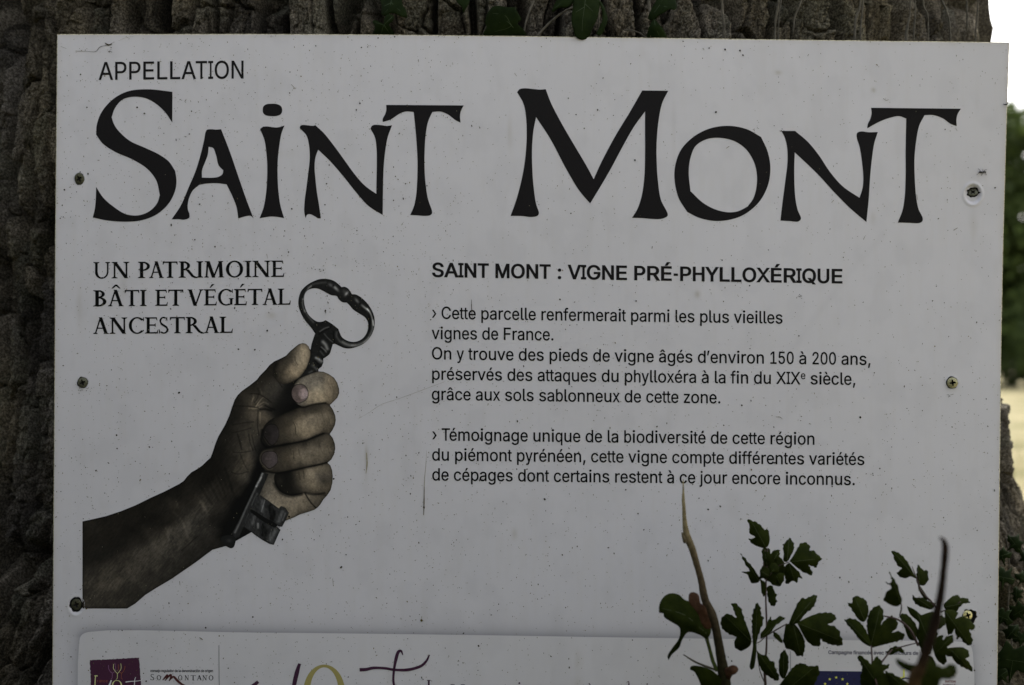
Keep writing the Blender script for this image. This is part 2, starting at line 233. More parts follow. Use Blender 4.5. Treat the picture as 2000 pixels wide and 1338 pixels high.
C|510|267,-7 225,-3 186,7 150,25 119,49 92,79 70,115 53,157 44,203 40,254 44,305 53,352 70,393 92,429 119,459 150,484 186,501 225,512 267,516 293,514 317,511 340,504 362,496 383,485 402,471 419,456 435,438 448,418 459,397 467,373 473,348 408,348 401,373 389,395 375,413 357,428 337,440 315,449 292,454 267,456 237,453 209,445 184,432 161,414 141,391 125,364 113,332 106,295 103,254 106,213 113,177 125,145 141,117 161,94 184,76 210,63 237,56 267,53 292,55 315,60 337,69 357,81 375,96 389,114 401,136 408,160 473,160 467,135 459,112 448,91 435,71 420,53 402,38 383,24 363,13 341,5 317,-2 293,-6
D|502|219,0 96,0 96,57 215,57 254,60 288,68 318,81 343,99 363,122 379,149 390,181 397,216 399,255 397,294 390,329 379,361 364,388 344,410 320,428 291,441 258,449 221,452 93,452 93,509 225,509 273,505 315,495 353,478 385,455 412,426 433,391 449,351 458,306 462,255 458,205 449,159 433,119 411,83 384,54 351,31 312,14 268,3;125,509 125,0 60,0 60,509
E|419|60,0 60,509 372,509 372,452 125,452 125,286 355,286 355,229 125,229 125,57 375,57 375,0
É|419|60,0 60,509 372,509 372,452 125,452 125,286 355,286 355,229 125,229 125,57 375,57 375,0;191,558 239,659 307,659 241,558
F|410|60,0 60,509 369,509 369,452 125,452 125,278 346,278 346,221 125,221 125,0
G|520|269,-7 225,-3 185,7 149,25 118,49 91,79 69,116 53,157 43,203 40,254 43,305 53,352 69,393 91,429 117,459 149,484 184,501 223,512 265,516 291,514 316,510 340,504 363,494 384,483 403,469 421,453 436,436 449,416 460,395 468,373 474,349 408,349 399,372 387,393 373,411 356,427 337,439 315,448 291,454 265,456 236,453 209,445 183,432 160,414 141,392 125,364 113,332 106,295 103,254 106,213 113,177 125,145 141,117 161,95 184,76 210,63 238,56 269,53 296,55 322,61 345,71 365,85 382,102 396,123 407,147 413,173 415,202 434,199 283,199 283,256 478,256 478,200 475,160 466,124 451,91 431,62 406,38 377,19 344,5 308,-4
H|517|60,0 60,509 125,509 125,289 392,289 392,509 457,509 457,0 392,0 392,232 125,232 125,0
I|301|31,0 31,57 118,57 118,452 31,452 31,509 269,509 269,452 183,452 183,57 269,57 269,0
L|393|60,0 60,509 125,509 125,57 361,57 361,0
M|628|60,0 60,509 152,509 277,187 287,159 299,123 311,84 322,49 307,49 318,83 330,121 342,158 352,187 476,509 568,509 568,0 504,0 504,291 504,327 505,369 506,413 507,457 513,457 505,433 498,409 482,363 467,322 456,291 342,0 286,0 170,291 159,321 145,361 129,408 112,457 119,457 120,416 121,372 122,328 122,291 122,0
N|523|60,0 60,509 136,509 343,183 352,169 363,151 375,130 388,107 401,82 414,55 405,54 402,81 401,108 400,134 399,157 399,195 399,509 463,509 463,0 387,0 202,290 177,331 164,354 148,381 108,452 119,454 122,384 124,328 125,291 125,0
O|533|267,-7 225,-3 186,7 150,25 119,49 92,79 70,115 53,157 44,203 40,254 44,305 53,352 70,393 92,429 119,459 150,484 186,501 225,512 267,516 309,512 348,501 384,484 415,459 442,429 464,393 480,352 490,305 493,254 490,203 480,157 464,115 442,79 415,49 384,25 348,7 309,-3;267,53 296,55 324,63 349,76 372,94 392,116 408,144 420,176 428,213 430,254 428,295 420,332 408,365 392,392 372,415 349,433 324,446 296,453 267,456 237,453 210,445 184,433 161,415 142,392 125,364 113,332 106,295 103,254 106,213 113,176 125,144 142,117 161,94 184,76 210,63 237,55
P|445|60,0 60,509 235,509 272,506 305,499 332,487 356,471 375,452 390,430 400,404 407,377 409,348 407,318 400,291 390,265 375,243 356,223 332,207 305,195 272,188 235,186 109,186 109,242 233,242 257,244 279,248 297,256 318,272 333,294 342,319 344,348 342,376 333,402 318,423 297,439 279,446 257,451 232,452 125,452 125,0
Q|533|245,159 313,159 369,85 384,65 468,-48 401,-48 346,27 331,46;267,-7 225,-3 186,7 150,25 119,49 92,79 70,115 53,157 44,203 40,254 44,305 53,352 70,393 92,429 119,459 150,484 186,501 225,512 267,516 309,512 348,501 384,484 415,459 442,429 464,393 480,352 490,305 493,254 490,203 480,157 464,115 442,79 415,49 384,25 348,7 309,-3;267,53 296,55 324,63 349,76 372,94 392,116 408,144 420,176 428,213 430,254 428,295 420,332 408,365 392,392 372,415 349,433 324,446 296,453 267,456 237,453 210,445 184,433 161,415 142,392 125,364 113,332 106,295 103,254 106,213 113,176 125,144 142,117 161,94 184,76 210,63 237,55
R|449|60,0 60,509 236,509 273,506 305,500 333,489 356,473 376,455 390,433 401,408 407,381 409,352 407,323 401,296 390,271 376,250 356,232 333,217 305,206 273,200 236,198 96,198 96,255 234,255 258,256 280,260 298,267 319,281 334,300 342,324 345,352 342,380 334,405 319,425 298,440 279,446 258,451 233,452 125,452 125,0;353,0 230,229 303,229 428,0
S|447|224,-9 188,-7 156,-1 128,9 102,23 81,40 64,60 51,83 42,109 38,137 104,137 110,110 123,88 142,71 166,59 194,52 224,49 246,50 267,54 286,60 311,74 329,92 341,114 346,139 342,161 332,179 316,193 296,205 272,214 245,222 184,239 145,253 112,269 86,289 67,313 56,341 52,372 54,400 62,425 75,448 92,468 113,484 138,498 165,508 195,514 227,516 259,514 289,508 316,498 340,484 360,468 377,449 390,427 398,403 401,378 337,378 332,402 320,421 302,437 280,449 254,456 225,459 194,456 167,448 145,435 129,418 118,398 115,376 119,352 131,334 148,319 169,308 191,300 212,293 264,279 287,272 312,264 336,252 359,238 379,220 395,198 402,180 407,161 408,139 406,112 399,87 386,64 370,43 349,25 323,11 294,0 261,-7
T|449|32,452 32,509 417,509 417,452 257,452 257,0 193,0 193,452
U|517|259,-8 220,-6 186,2 154,15 126,33 103,55 85,80 71,108 63,140 60,173 60,509 124,509 124,178 126,155 132,133 141,113 153,95 169,80 187,68 208,59 232,53 259,52 285,53 309,59 331,68 349,80 364,95 377,113 385,133 391,155 393,178 393,509 457,509 457,173 454,140 446,108 433,80 414,55 391,33 363,15 332,2 297,-6
V|480|204,0 16,509 84,509 192,206 199,187 207,164 215,137 225,106 236,71 248,31 235,31 247,71 257,107 267,138 276,165 283,187 290,206 395,509 463,509 278,0
X|474|18,0 217,284 217,236 29,509 104,509 178,400 192,379 204,361 214,345 223,329 233,312 243,292 232,292 252,329 261,345 272,361 298,400 374,509 446,509 259,239 259,287 456,0 382,0 292,129 268,165 259,180 250,195 241,212 230,231 244,231 235,213 225,196 216,181 206,166 182,129 91,0
Y|472|203,0 203,208 16,509 91,509 192,344 203,327 213,309 222,292 231,274 240,254 250,230 224,230 233,254 242,275 251,293 265,318 280,344 381,509 455,509 268,208 268,0
ó|415|207,-8 174,-5 144,3 117,16 93,35 72,58 56,85 44,116 37,150 34,187 37,225 44,260 56,291 72,318 93,341 117,360 144,374 174,382 207,384 241,382 271,374 299,360 323,341 343,318 359,291 371,260 379,225 381,187 379,150 371,116 359,85 343,58 323,35 299,16 271,3 241,-5;207,46 231,49 252,55 270,66 285,80 298,97 307,117 314,139 318,163 319,187 318,212 314,236 307,258 298,278 285,296 270,310 252,321 231,328 207,330 184,328 163,321 145,310 130,296 118,278 108,258 102,236 98,212 96,187 98,163 102,139 108,117 118,97 130,80 145,66 163,55 184,49;181,429 228,529 297,529 231,429"""
G = {}
for ln in GLYPHS.split('\n'):
    if not ln: continue
    ch, adv, rest = ln[0], ln[2:].split('|')[0], ln[2:].split('|', 1)[1]
    G[ch] = (int(adv), [[tuple(map(int, p.split(','))) for p in c.split(' ')] for c in rest.split(';')])

def area(p):
    p = np.asarray(p, float); q = np.roll(p, -1, 0); return .5 * float(np.sum(p[:, 0] * q[:, 1] - q[:, 0] * p[:, 1]))

def winding(loops, P):
    P = np.asarray(P, float); wn = np.zeros(len(P), int)
    for L in loops:
        L = np.asarray(L, float); Q = np.roll(L, -1, 0)
        for (x0, y0), (x1, y1) in zip(L, Q):
            c = (x1 - x0) * (P[:, 1] - y0) - (P[:, 0] - x0) * (y1 - y0)
            wn += ((y0 <= P[:, 1]) & (y1 > P[:, 1]) & (c > 0)).astype(int) - ((y0 > P[:, 1]) & (y1 <= P[:, 1]) & (c < 0)).astype(int)
    return wn

def fill(loops, extra=(), eps=1e-5):
    """triangulate closed loops with the non-zero rule"""
    vs = []; es = []
    for L in loops:
        b = len(vs); vs += [Vector((float(x), float(y))) for x, y in L]; n = len(L)
        es += [(b + i, b + (i + 1) % n) for i in range(n)]
    vs += [Vector((float(x), float(y))) for x, y in extra]
    r = delaunay_2d_cdt(vs, es, [], 0, eps)
    V = np.array([(p.x, p.y) for p in r[0]]); T = [tuple(f) for f in r[2]]
    if not T: return V, []
    tri = np.array([t[:3] for t in T]); c = V[tri].mean(1)
    keep = winding(loops, c) != 0
    out = []
    for t, k in zip(T, keep):
        if k:
            for i in range(1, len(t) - 1):
                f = (t[0], t[i], t[i + 1])
                out.append(f if area(V[list(f)]) > 0 else f[::-1])
    return V, out

def offset(L, dx, dy):
    """move a closed outline outward"""
    P = np.asarray(L, float); A = P - np.roll(P, 1, 0); B = np.roll(P, -1, 0) - P
    A /= np.maximum(np.linalg.norm(A, axis=1), 1e-9)[:, None]; B /= np.maximum(np.linalg.norm(B, axis=1), 1e-9)[:, None]
    na = np.stack([A[:, 1], -A[:, 0]], 1); nb = np.stack([B[:, 1], -B[:, 0]], 1)
    m = na + nb; l = np.maximum((m * m).sum(1) / 2, .35); m = m / l[:, None]
    return P + m * np.array([dx, dy])

ARIAL = dict(zip('abcdefghijklmnopqrstuvwxyz', [556, 556, 500, 556, 556, 278, 556, 556, 222, 222, 500, 222, 833, 556, 556, 556, 556, 333, 500, 278, 556, 500, 722, 500, 500, 500]))
ARIAL.update(zip('ABCDEFGHIJKLMNOPQRSTUVWXYZ', [667, 667, 722, 722, 667, 611, 778, 722, 278, 500, 667, 556, 833, 722, 778, 667, 778, 722, 667, 611, 722, 667, 944, 667, 667, 611]))
ARIAL.update({' ': 278, ',': 278, '.': 278, '’': 222, '›': 333, '-': 333, ':': 278, '0': 556, '1': 556, '2': 556, '5': 556})
for a, b in zip('àâéèÉó', 'aaeeEo'): ARIAL[a] = ARIAL[b]
BOLD = dict(ARIAL); BOLD.update({'A': 722, 'L': 611, ':': 333, 'a': 556, 'c': 556, 'e': 556, 'n': 611, 'o': 611, 'u': 611, 'p': 611, 'g': 611, 'm': 889, 'i': 278, 'f': 333, 'r': 389, 's': 556, 'd': 611, 'é': 556, 'v': 556, 'l': 278, 'ó': 611})
_gc = {}
def glyph(ch, bold):
    """triangulated glyph in units of the capital height, x from 0 to its advance in Arial proportions"""
    k = (ch, bold)
    if k in _gc: return _gc[k]
    adv, loops = G[ch]
    tw = (BOLD if bold else ARIAL)[ch] / 716 * 509
    xs = [p[0] for L in loops for p in L]; lo, hi = min(xs), max(xs)
    if adv - hi < 0 or adv <= hi: adv = hi + lo * .6
    lsb, rsb = max(lo, 6), max(adv - hi, 6)
    s = tw / (lo + (hi - lo) + rsb)
    if ch in ',.:’': s = 1; lsb = (tw - (hi - lo)) / 2
    else: lsb = lo * s
    out = []
    for L in loops:
        P = np.array([((x - lo) * s + lsb, y) for x, y in L], float)
        if bold:
            P = offset(P, bold, bold * .75) if area(loops[0]) > 0 else offset(P, -bold, -bold * .75)
            P[:, 1] = P[:, 1] * 509 / (509 + bold * 1.5) + .75 * bold * 509 / (509 + bold * 1.5)
        else:
            P = offset(P, 2, 1) if area(loops[0]) > 0 else offset(P, -2, -1)
        out.append(P / 509)
    V, T = fill(out)
    _gc[k] = (V, T, tw / 509); return _gc[k]

def kern(a, b):
    return {('A', 'T'): -.09, ('T', 'é'): -.14, ('P', 'A'): -.08, ('L', 'Y'): -.08, ('A', 'V'): -.07, ('L', 'T'): -.08, ('1', '5'): 0}.get((a, b), 0)

def text_line(parent, txt, x0, x1, y0, y1, cap, bold=0, m=None, name='text_line', h=.0002):
    """print one line on the board between x0 and x1 with its baseline from y0 to y1"""
    pos = []; x = 0; prev = None
    for i, ch in enumerate(txt):
        if prev: x += kern(prev, ch)
        if ch == '^':            # next letter is raised and small
            prev = None; continue
        sup = i > 0 and txt[i - 1] == '^'
        sc = .62 if sup else 1
        if ch != ' ': pos.append((ch, x, sc))
        x += (BOLD if bold else ARIAL)[ch] / 716 * sc; prev = ch
    V0, _, a = glyph(pos[0][0], bold); Vn, _, _ = glyph(pos[-1][0], bold)
    left = pos[0][1] + V0[:, 0].min(); right = pos[-1][1] + Vn[:, 0].max() * pos[-1][2]
    s = (x1 - x0) / (right - left); V = []; F = []
    for ch, gx, sc in pos:
        gv, gt, _ = glyph(ch, bold); b = len(V)
        for px, py in gv:
            U = x0 + (gx + px * sc - left) * s
            V.append((U, y0 + (y1 - y0) * (U - x0) / (x1 - x0) - (py * sc + (.42 if sc < 1 else 0)) * cap))
        F += [(a_ + b, b_ + b, c_ + b) for a_, b_, c_ in gt]
    V = np.array(V); return link_mesh(name, on_board(V[:, 0], V[:, 1], h), F, m or M['ink2'], parent, False)

def curve_pts(pts, n=7):
    """closed outline through points; a third item marks a corner. Smooth between corners."""
    N = len(pts); P = [np.array(p[:2], float) for p in pts]; C = [len(p) > 2 for p in pts]; out = []
    for i in range(N):
        p1, p2 = P[i], P[(i + 1) % N]
        p0 = P[i - 1] if not C[i] else p1 - (p2 - p1) * .5 if not (C[(i + 1) % N]) else p1
        p3 = P[(i + 2) % N] if not C[(i + 1) % N] else p2 + (p2 - p1) * .5
        if C[i] and C[(i + 1) % N]: out.append(p1); continue
        if C[i]: p0 = 2 * p1 - p2 + .35 * ((P[(i + 2) % N] - p2) - (p2 - p1)) * 0
        # centripetal parameters
        t0 = 0; t1 = t0 + max(np.linalg.norm(p1 - p0), 1e-3) ** .5; t2 = t1 + max(np.linalg.norm(p2 - p1), 1e-3) ** .5; t3 = t2 + max(np.linalg.norm(p3 - p2), 1e-3) ** .5
        for j in range(n):
            t = t1 + (t2 - t1) * j / n
            A1 = (t1 - t) / (t1 - t0) * p0 + (t - t0) / (t1 - t0) * p1; A2 = (t2 - t) / (t2 - t1) * p1 + (t - t1) / (t2 - t1) * p2
            A3 = (t3 - t) / (t3 - t2) * p2 + (t - t2) / (t3 - t2) * p3
            B1 = (t2 - t) / (t2 - t0) * A1 + (t - t0) / (t2 - t0) * A2; B2 = (t3 - t) / (t3 - t1) * A2 + (t - t1) / (t3 - t1) * A3
            out.append((t2 - t) / (t2 - t1) * B1 + (t - t1) / (t2 - t1) * B2)
    return np.array(out)

def conv(pts, ox, oy, s):
    return [(ox + p[0] / s, oy + p[1] / s) + tuple(p[2:]) for p in pts]

def print_shape(name, loops, m, parent, h=.0002):
    LL = []
    for i, L in enumerate(loops):
        L = np.asarray(L, float); a = area(L)
        if (i == 0) != (a > 0): L = L[::-1]
        LL.append(L)
    V, T = fill(LL, eps=1e-4)
    return link_mesh(name, on_board(V[:, 0], V[:, 1], h), [t[::-1] for t in T], m, parent, False)

def band(pts, widths):
    """closed outline of a stroke along pts with the given widths"""
    P = np.asarray(pts, float); D = np.gradient(P, axis=0); D /= np.maximum(np.linalg.norm(D, axis=1), 1e-9)[:, None]
    N = np.stack([-D[:, 1], D[:, 0]], 1); W = np.asarray(widths, float)[:, None] / 2
    return np.vstack([P + N * W, (P - N * W)[::-1]])

def resample(pts, n, vals=None):
    P = np.asarray(pts, float)
    if len(P) > 2:
        e = np.vstack([2 * P[0] - P[1], P, 2 * P[-1] - P[-2]]); out = []
        for i in range(1, len(e) - 2):
            for j in range(8):
                t = j / 8; a, b, c, d = e[i - 1], e[i], e[i + 1], e[i + 2]
                out.append(.5 * ((2 * b) + (-a + c) * t + (2 * a - 5 * b + 4 * c - d) * t * t + (-a + 3 * b - 3 * c + d) * t ** 3))
        out.append(P[-1]); Q = np.array(out)
    else: Q = P
    s = np.r_[0, np.cumsum(np.linalg.norm(np.diff(Q[:, :2], axis=0), axis=1))]; t = np.linspace(0, s[-1], n)
    R = np.stack([np.interp(t, s, Q[:, k]) for k in range(Q.shape[1])], 1)
    return R

def polydist(L, X, Y):
    """signed distance to a closed outline, negative inside"""
    L = np.asarray(L, float); Q = np.roll(L, -1, 0); d = np.full(X.shape, 1e9); inside = np.zeros(X.shape, bool)
    for (x0, y0), (x1, y1) in zip(L, Q):
        ex, ey = x1 - x0, y1 - y0; l = ex * ex + ey * ey
        if l < 1e-12: continue
        t = np.clip(((X - x0) * ex + (Y - y0) * ey) / l, 0, 1)
        d = np.minimum(d, (X - x0 - t * ex) ** 2 + (Y - y0 - t * ey) ** 2)
        c = (y0 > Y) != (y1 > Y)
        if ey != 0: inside ^= c & (X < (x1 - x0) * (Y - y0) / ey + x0)
    d = np.sqrt(d); return np.where(inside, -d, d)
def linedist(P, X, Y):
    d = np.full(X.shape, 1e9); P = np.asarray(P, float)
    for (x0, y0), (x1, y1) in zip(P[:-1], P[1:]):
        ex, ey = x1 - x0, y1 - y0; l = max(ex * ex + ey * ey, 1e-9)
        t = np.clip(((X - x0) * ex + (Y - y0) * ey) / l, 0, 1)
        d = np.minimum(d, (X - x0 - t * ex) ** 2 + (Y - y0 - t * ey) ** 2)
    return np.sqrt(d)
# ------------------------------------------------------------------ the trunk
TR_A, TR_B, TR_CX, TR_CY = 0.603, 0.42, -0.048, 0.048 + 0.42
def build_trunk():
    NP = 4001; ph = np.linspace(-math.pi, math.pi, NP)
    xs = TR_A * np.sin(ph); ys = -TR_B * np.cos(ph); s = np.r_[0, np.cumsum(np.hypot(np.diff(xs), np.diff(ys)))]; s -= np.interp(0, ph, s)
    def surf(p, z):
        """p: angle, z: height -> point, colour"""
        a = np.interp(p, ph, s)
        zz = z - 1.5
        flare = 1 + .19 * np.clip((-zz + .02) / .35, 0, 1.2) ** 1.8 + .25 * np.clip((1.0 - z) / 1.0, 0, 1) ** 3
        flare = flare - .012 * sm(.15, .9, zz) 
        wx = .030 * (fbm(a * 9 + 3, z * 5, 3) - .5); wz = .05 * (fbm(a * 14 + 40, z * 9 + 9, 3) - .5)
        A = a + wx; Z = z + wz
        A2 = A + .006 * (fbm(A * 90 + 5, Z * 60, 3) - .5); Z2 = Z + .010 * (fbm(A * 80 + 55, Z * 70, 3) - .5)
        # long ridges split by deep furrows, cross-cracked into plates, with broken facets on top
        A1w = A + .004 * (fbm(A * 50 + 5, Z * 24, 2) - .5)
        h1, e1, i1 = facets(A1w * 31, Z * 3.4 + 3 * _T[3, 4])
        ridge = sm(.03, .19, e1)
        h2, e2, i2 = facets(A1w * 36 + 11 + 5 * i1, Z2 * 17 + 31 * i1)
        plate = sm(.0, .07, e2)
        big = fbm(a * 7 + 8, z * 4 + 2, 3) - .5
        h3, e3, i3 = facets(A2 * 105 + 7, Z2 * 60 + 4)
        A3 = A2 + .0016 * (fbm(A * 300, Z * 200, 2) - .5)
        h4, e4, i4 = facets(A3 * 260 + 7, Z2 * 150 + 4)
        rg = 1 - np.abs(2 * fbm(A * 210, Z * 38, 3, .6) - 1)
        fine = fbm(A * 620, Z * 360, 2, .6) - .5
        h = .042 * ridge + .008 * h1 * ridge + .010 * plate * (.25 + .75 * ridge) + .006 * h2 * ridge + .010 * big + .0030 * h3 + .0014 * sm(0, .1, e3) + .0013 * h4 + .0008 * sm(0, .12, e4) + .0055 * (rg - .8) + .0016 * fine
        h = h - .048
        R = 1 + 0 * p
        ca, sa = np.sin(p), -np.cos(p)
        nx = ca / TR_A; ny = sa / TR_B; nl = np.hypot(nx, ny); nx, ny = nx / nl, ny / nl
        # the sheet is screwed against the proudest bark
        X = TR_CX + TR_A * ca * flare + nx * h; Y = TR_CY + TR_B * sa * flare ** .4 + ny * h
        hid = (np.abs(X) < .46) & (zz < .29)
        Y = np.where(hid & (np.cos(p) > 0), np.maximum(Y, .012 + .0 * X), Y)
        lich = sm(.52, .66, fbm(a * 30 + 70, z * 26 + 70, 4)); warm = fbm(a * 12, z * 9 + 50, 3)
        c = np.stack([.092 + .05 * (warm - .5), .080 + .035 * (warm - .5), .062 + 0 * p], -1) * (1 + .9 * (i2 - .5) + .5 * (i3 - .5))[..., None]
        c = c * (1 - .25 * lich)[..., None] + .25 * lich[..., None] * np.array([.13, .135, .105])
        return np.stack([X, Y, z + 0 * X], -1), c
    V = []; C = []; F = []; n0 = [0]
    def patch(ps, zs):
        Pm, Zm = np.meshgrid(ps, zs); v, c = surf(Pm, Zm)
        r, k = Pm.shape; b = n0[0]; idx = np.arange(r * k).reshape(r, k) + b
        V.append(v.reshape(-1, 3)); C.append(c.reshape(-1, 3)); n0[0] += r * k
        F.append(np.stack([idx[:-1, :-1], idx[:-1, 1:], idx[1:, 1:], idx[1:, :-1]], -1).reshape(-1, 4))
    def phi(s0, s1, ds):
        return np.interp(np.linspace(s0, s1, max(2, int(abs(s1 - s0) / ds) + 1)), s, ph)
    smax = s[-1]
    sL, sR = np.interp(-math.radians(72), ph, s), np.interp(math.radians(72), ph, s)
    sl, sr = -.345, .395                       # strips seen beside the sheet start here
    ztop0 = 1.5 + .268; ztop1 = 1.5 + .36; zb = 1.5 - .33
    sLL, sRR = np.interp(-math.radians(125), ph, s), np.interp(math.radians(125), ph, s)
    patch(phi(sLL, sRR, .0011), np.arange(ztop0, ztop1, .00095))
    patch(phi(sLL, sl, .0011), np.arange(zb, ztop0 + .0005, .0011))
    patch(phi(sr, sRR, .0011), np.arange(zb, ztop0 + .0005, .0011))
    patch(phi(sl, sr, .012), np.arange(zb, ztop0 + .01, .012))
    patch(phi(sLL, sRR, .007), np.r_[np.arange(ztop1 - .001, 6.4, .02), 6.4])
    patch(phi(sLL, sRR, .008), np.r_[np.arange(-.02, zb, .012), zb + .001])
    for a_, b_ in ((-smax, sLL), (sRR, smax)): patch(phi(a_, b_, .02), np.arange(-.02, 6.42, .05))
    t = empty('oak_tree', (TR_CX, TR_CY, 0))
    tag(t, 'huge old oak trunk with deeply cracked grey brown bark behind the white sign', 'tree')
    link_mesh('trunk', np.vstack(V), np.vstack(F), M['bark'], t, True, np.vstack(C))
    return t, surf, (ph, s)
TREE, TSURF, (TPH, TS) = build_trunk()

def on_trunk(u, v, h=.004):
    """point on the bark seen at u, v"""
    d = 1.27
    for _ in range(25):
        p = at(u, v, d); x = (p[0] - TR_CX) / TR_A
        if abs(x) > .98: x = math.copysign(.98, x)
        a = math.asin(x); q, _c = TSURF(np.array([a]), np.array([p[2]])); 
        d2 = d + (q[0][1] - p[1]); 
        if abs(d2 - d) < 1e-5: break
        d = d2
    return d - h

# ------------------------------------------------------------------ the sign
SIGN = empty('information_sign', tuple(on_board(1030, 700)))
tag(SIGN, 'white sheet sign with big black lettering and a printed hand with key, on oak', 'sign')

def left_e(v): return np.interp(v, [66, 480, 700, 1338, 1600], [111, 107, 106, 101.5, 99])
def right_e(v): return np.interp(v, [82, 180, 300, 480, 660, 1000, 1338, 1600], [1972, 1968.5, 1965, 1960, 1956.5, 1952.5, 1948.5, 1945])
def top_e(u): return np.interp(u, [100, 500, 750, 1000, 1250, 1500, 1750, 1972], [66.5, 66, 67.2, 70, 73.2, 76.6, 79.8, 82.3])
BOT = 1600
PANEL = curve_pts([(1900, 1275), (1902, 1600, 1), (153, 1600, 1), (154.5, 1256), (159, 1241), (173, 1234.3), (500, 1235.5), (900, 1240), (1300, 1246.3), (1700, 1251), (1880, 1254), (1894, 1259)], 5)

def board_tint(u, v):
    """print, dirt and a painted crease on the white face"""
    c = np.ones(u.shape + (3,)) * np.array([.718, .692, .728])
    d = polydist(PANEL, u, v)
    k = np.exp(-np.maximum(d, 0) / 13.0) * np.where(v > 1246, .75, 1)
    c = c * (1 - .46 * k[..., None] * np.array([1, .99, .93]))
    # a crease's relief painted into the colour as a darker line; scuffs and rain marks
    cr = linedist([(1725, 458), (1660, 530), (1600, 610), (1540, 690)], u, v); c = c * (1 - .045 * np.exp(-(cr / 7) ** 2) * (.4 + fbm(u / 20, v / 20, 3)))[..., None]
    for (x, y, rx, ry, a) in [(1005, 1043, 5, 10, .16), (716, 888, 3, 16, .28), (716, 930, 2, 26, .10), (1130, 1290, 5, 22, .13), (1128, 1335, 9, 12, .12), (1362, 575, 5, 7, .25),
                              (1520, 142, 6, 4, .25), (1706, 176, 4, 4, .3), (830, 1200, 5, 30, .05), (1612, 1185, 14, 30, .0), (530, 616, 9, 7, .16), (1705, 425, 5, 12, .1), (995, 260, 4, 30, .10),
                              (1316, 260, 3, 60, .06), (1902, 445, 7, 26, .08), (760, 1340, 4, 60, .05), (560, 300, 26, 10, .04), (240, 560, 7, 26, .08), (155, 600, 5, 40, .1)]:
        g = np.exp(-(((u - x) / rx) ** 2 + ((v - y) / ry) ** 2)) * a; c = c * (1 - g[..., None] * np.array([.85, .95, 1.25]))
    m = fbm(u / 42, v / 55, 4); c = c * (1 - .04 * sm(.48, .75, m))[..., None]
    st = fbm(u / 9, v / 90, 3); c = c * (1 - .018 * sm(.5, .8, st)[..., None] * np.array([.7, .85, 1.3]))
    # dirt gathers along the rim
    e = np.minimum(np.minimum(u - left_e(v), right_e(v) - u), v - top_e(u)); c = c * (1 - .16 * np.exp(-np.maximum(e, 0) / 5)[..., None] * np.array([.8, .95, 1.3]) * (.4 + fbm(u / 12, v / 12, 3))[..., None])
    return c

def uv_grid(s, t):
    """s, t in 0..1 over the face"""
    v = 66 + (BOT - 66) * t; L = left_e(v) + 1.6; Rr = right_e(v) - 1.6; u = L + (Rr - L) * s
    tp = top_e(u) + 1.6; v = tp + (BOT - tp) * t
    L = left_e(v) + 1.6; Rr = right_e(v) - 1.6; u = L + (Rr - L) * s
    return u, v

def blob(cx, cy, rx, ry, n=26, rough=.12, seed=1, rot=0):
    r = np.random.RandomState(seed); a = np.linspace(0, 2 * math.pi, n, endpoint=False)
    q = 1 + rough * (np.convolve(np.r_[r.rand(n + 2)], [.25, .5, .25], 'same')[1:n + 1] * 2 - 1)
    x, y = rx * q * np.cos(a), ry * q * np.sin(a); c, s_ = math.cos(rot), math.sin(rot)
    return np.stack([cx + x * c - y * s_, cy + x * s_ + y * c], 1)

SCREWS = [  # u, v, rx, ry, height of the head above the face, colour, turn, hole radius, roughness of the hole, tilt
    dict(u=155.2, v=349.5, r=9.0, ry=11.2, h=.0009, m='zinc', turn=.5, hole=9.6, hr=.06, tilt=(.10, -.18), dent=0),
    dict(u=161.8, v=747.2, r=9.4, ry=10.0, h=.0008, m='zinc', turn=.35, hole=10.6, hr=.12, tilt=(.10, .05), dent=0),
    dict(u=148.6, v=1181.0, r=9.6, ry=11.2, h=-.0008, m='zinc', turn=.2, hole=12.6, hr=.14, tilt=(.12, -.1), dent=.35),
    dict(u=1901.6, v=375.2, r=9.0, ry=7.4, h=-.0018, m='zinc', turn=.6, hole=12.0, hr=.22, tilt=(-.3, .35), dent=1.0),
    dict(u=1859.2, v=747.6, r=10.4, ry=10.4, h=.0016, m='brass', turn=.12, hole=11.2, hr=.10, tilt=(.0, .0), dent=0),
    dict(u=1891.0, v=1202.5, r=9.6, ry=9.6, h=-.0012, m='brass_bright', turn=.3, hole=14.0, hr=.34, tilt=(.05, .05), dent=0),
]
def dent_depth(u, v):
    z = np.zeros(np.shape(u))
    for q in SCREWS:
        if q['dent']:
            cx, cy, R = (q['u'] - 1.5, q['v'] + 4, 17.0) if q['dent'] == 1.0 else (q['u'] + .5, q['v'] + 2, 15.5)
            d = np.hypot(u - cx, (v - cy) * .86); z = z - .0020 * q['dent'] * (1 - sm(R * .70, R, d)) + .0006 * q['dent'] * np.exp(-((d - R * 1.08) / 2.6) ** 2)
        else:
            d = np.hypot(u - q['u'], v - q['v']); z = z + .00018 * np.exp(-((d - q['hole'] - 1.5) / 2.5) ** 2)
    return z

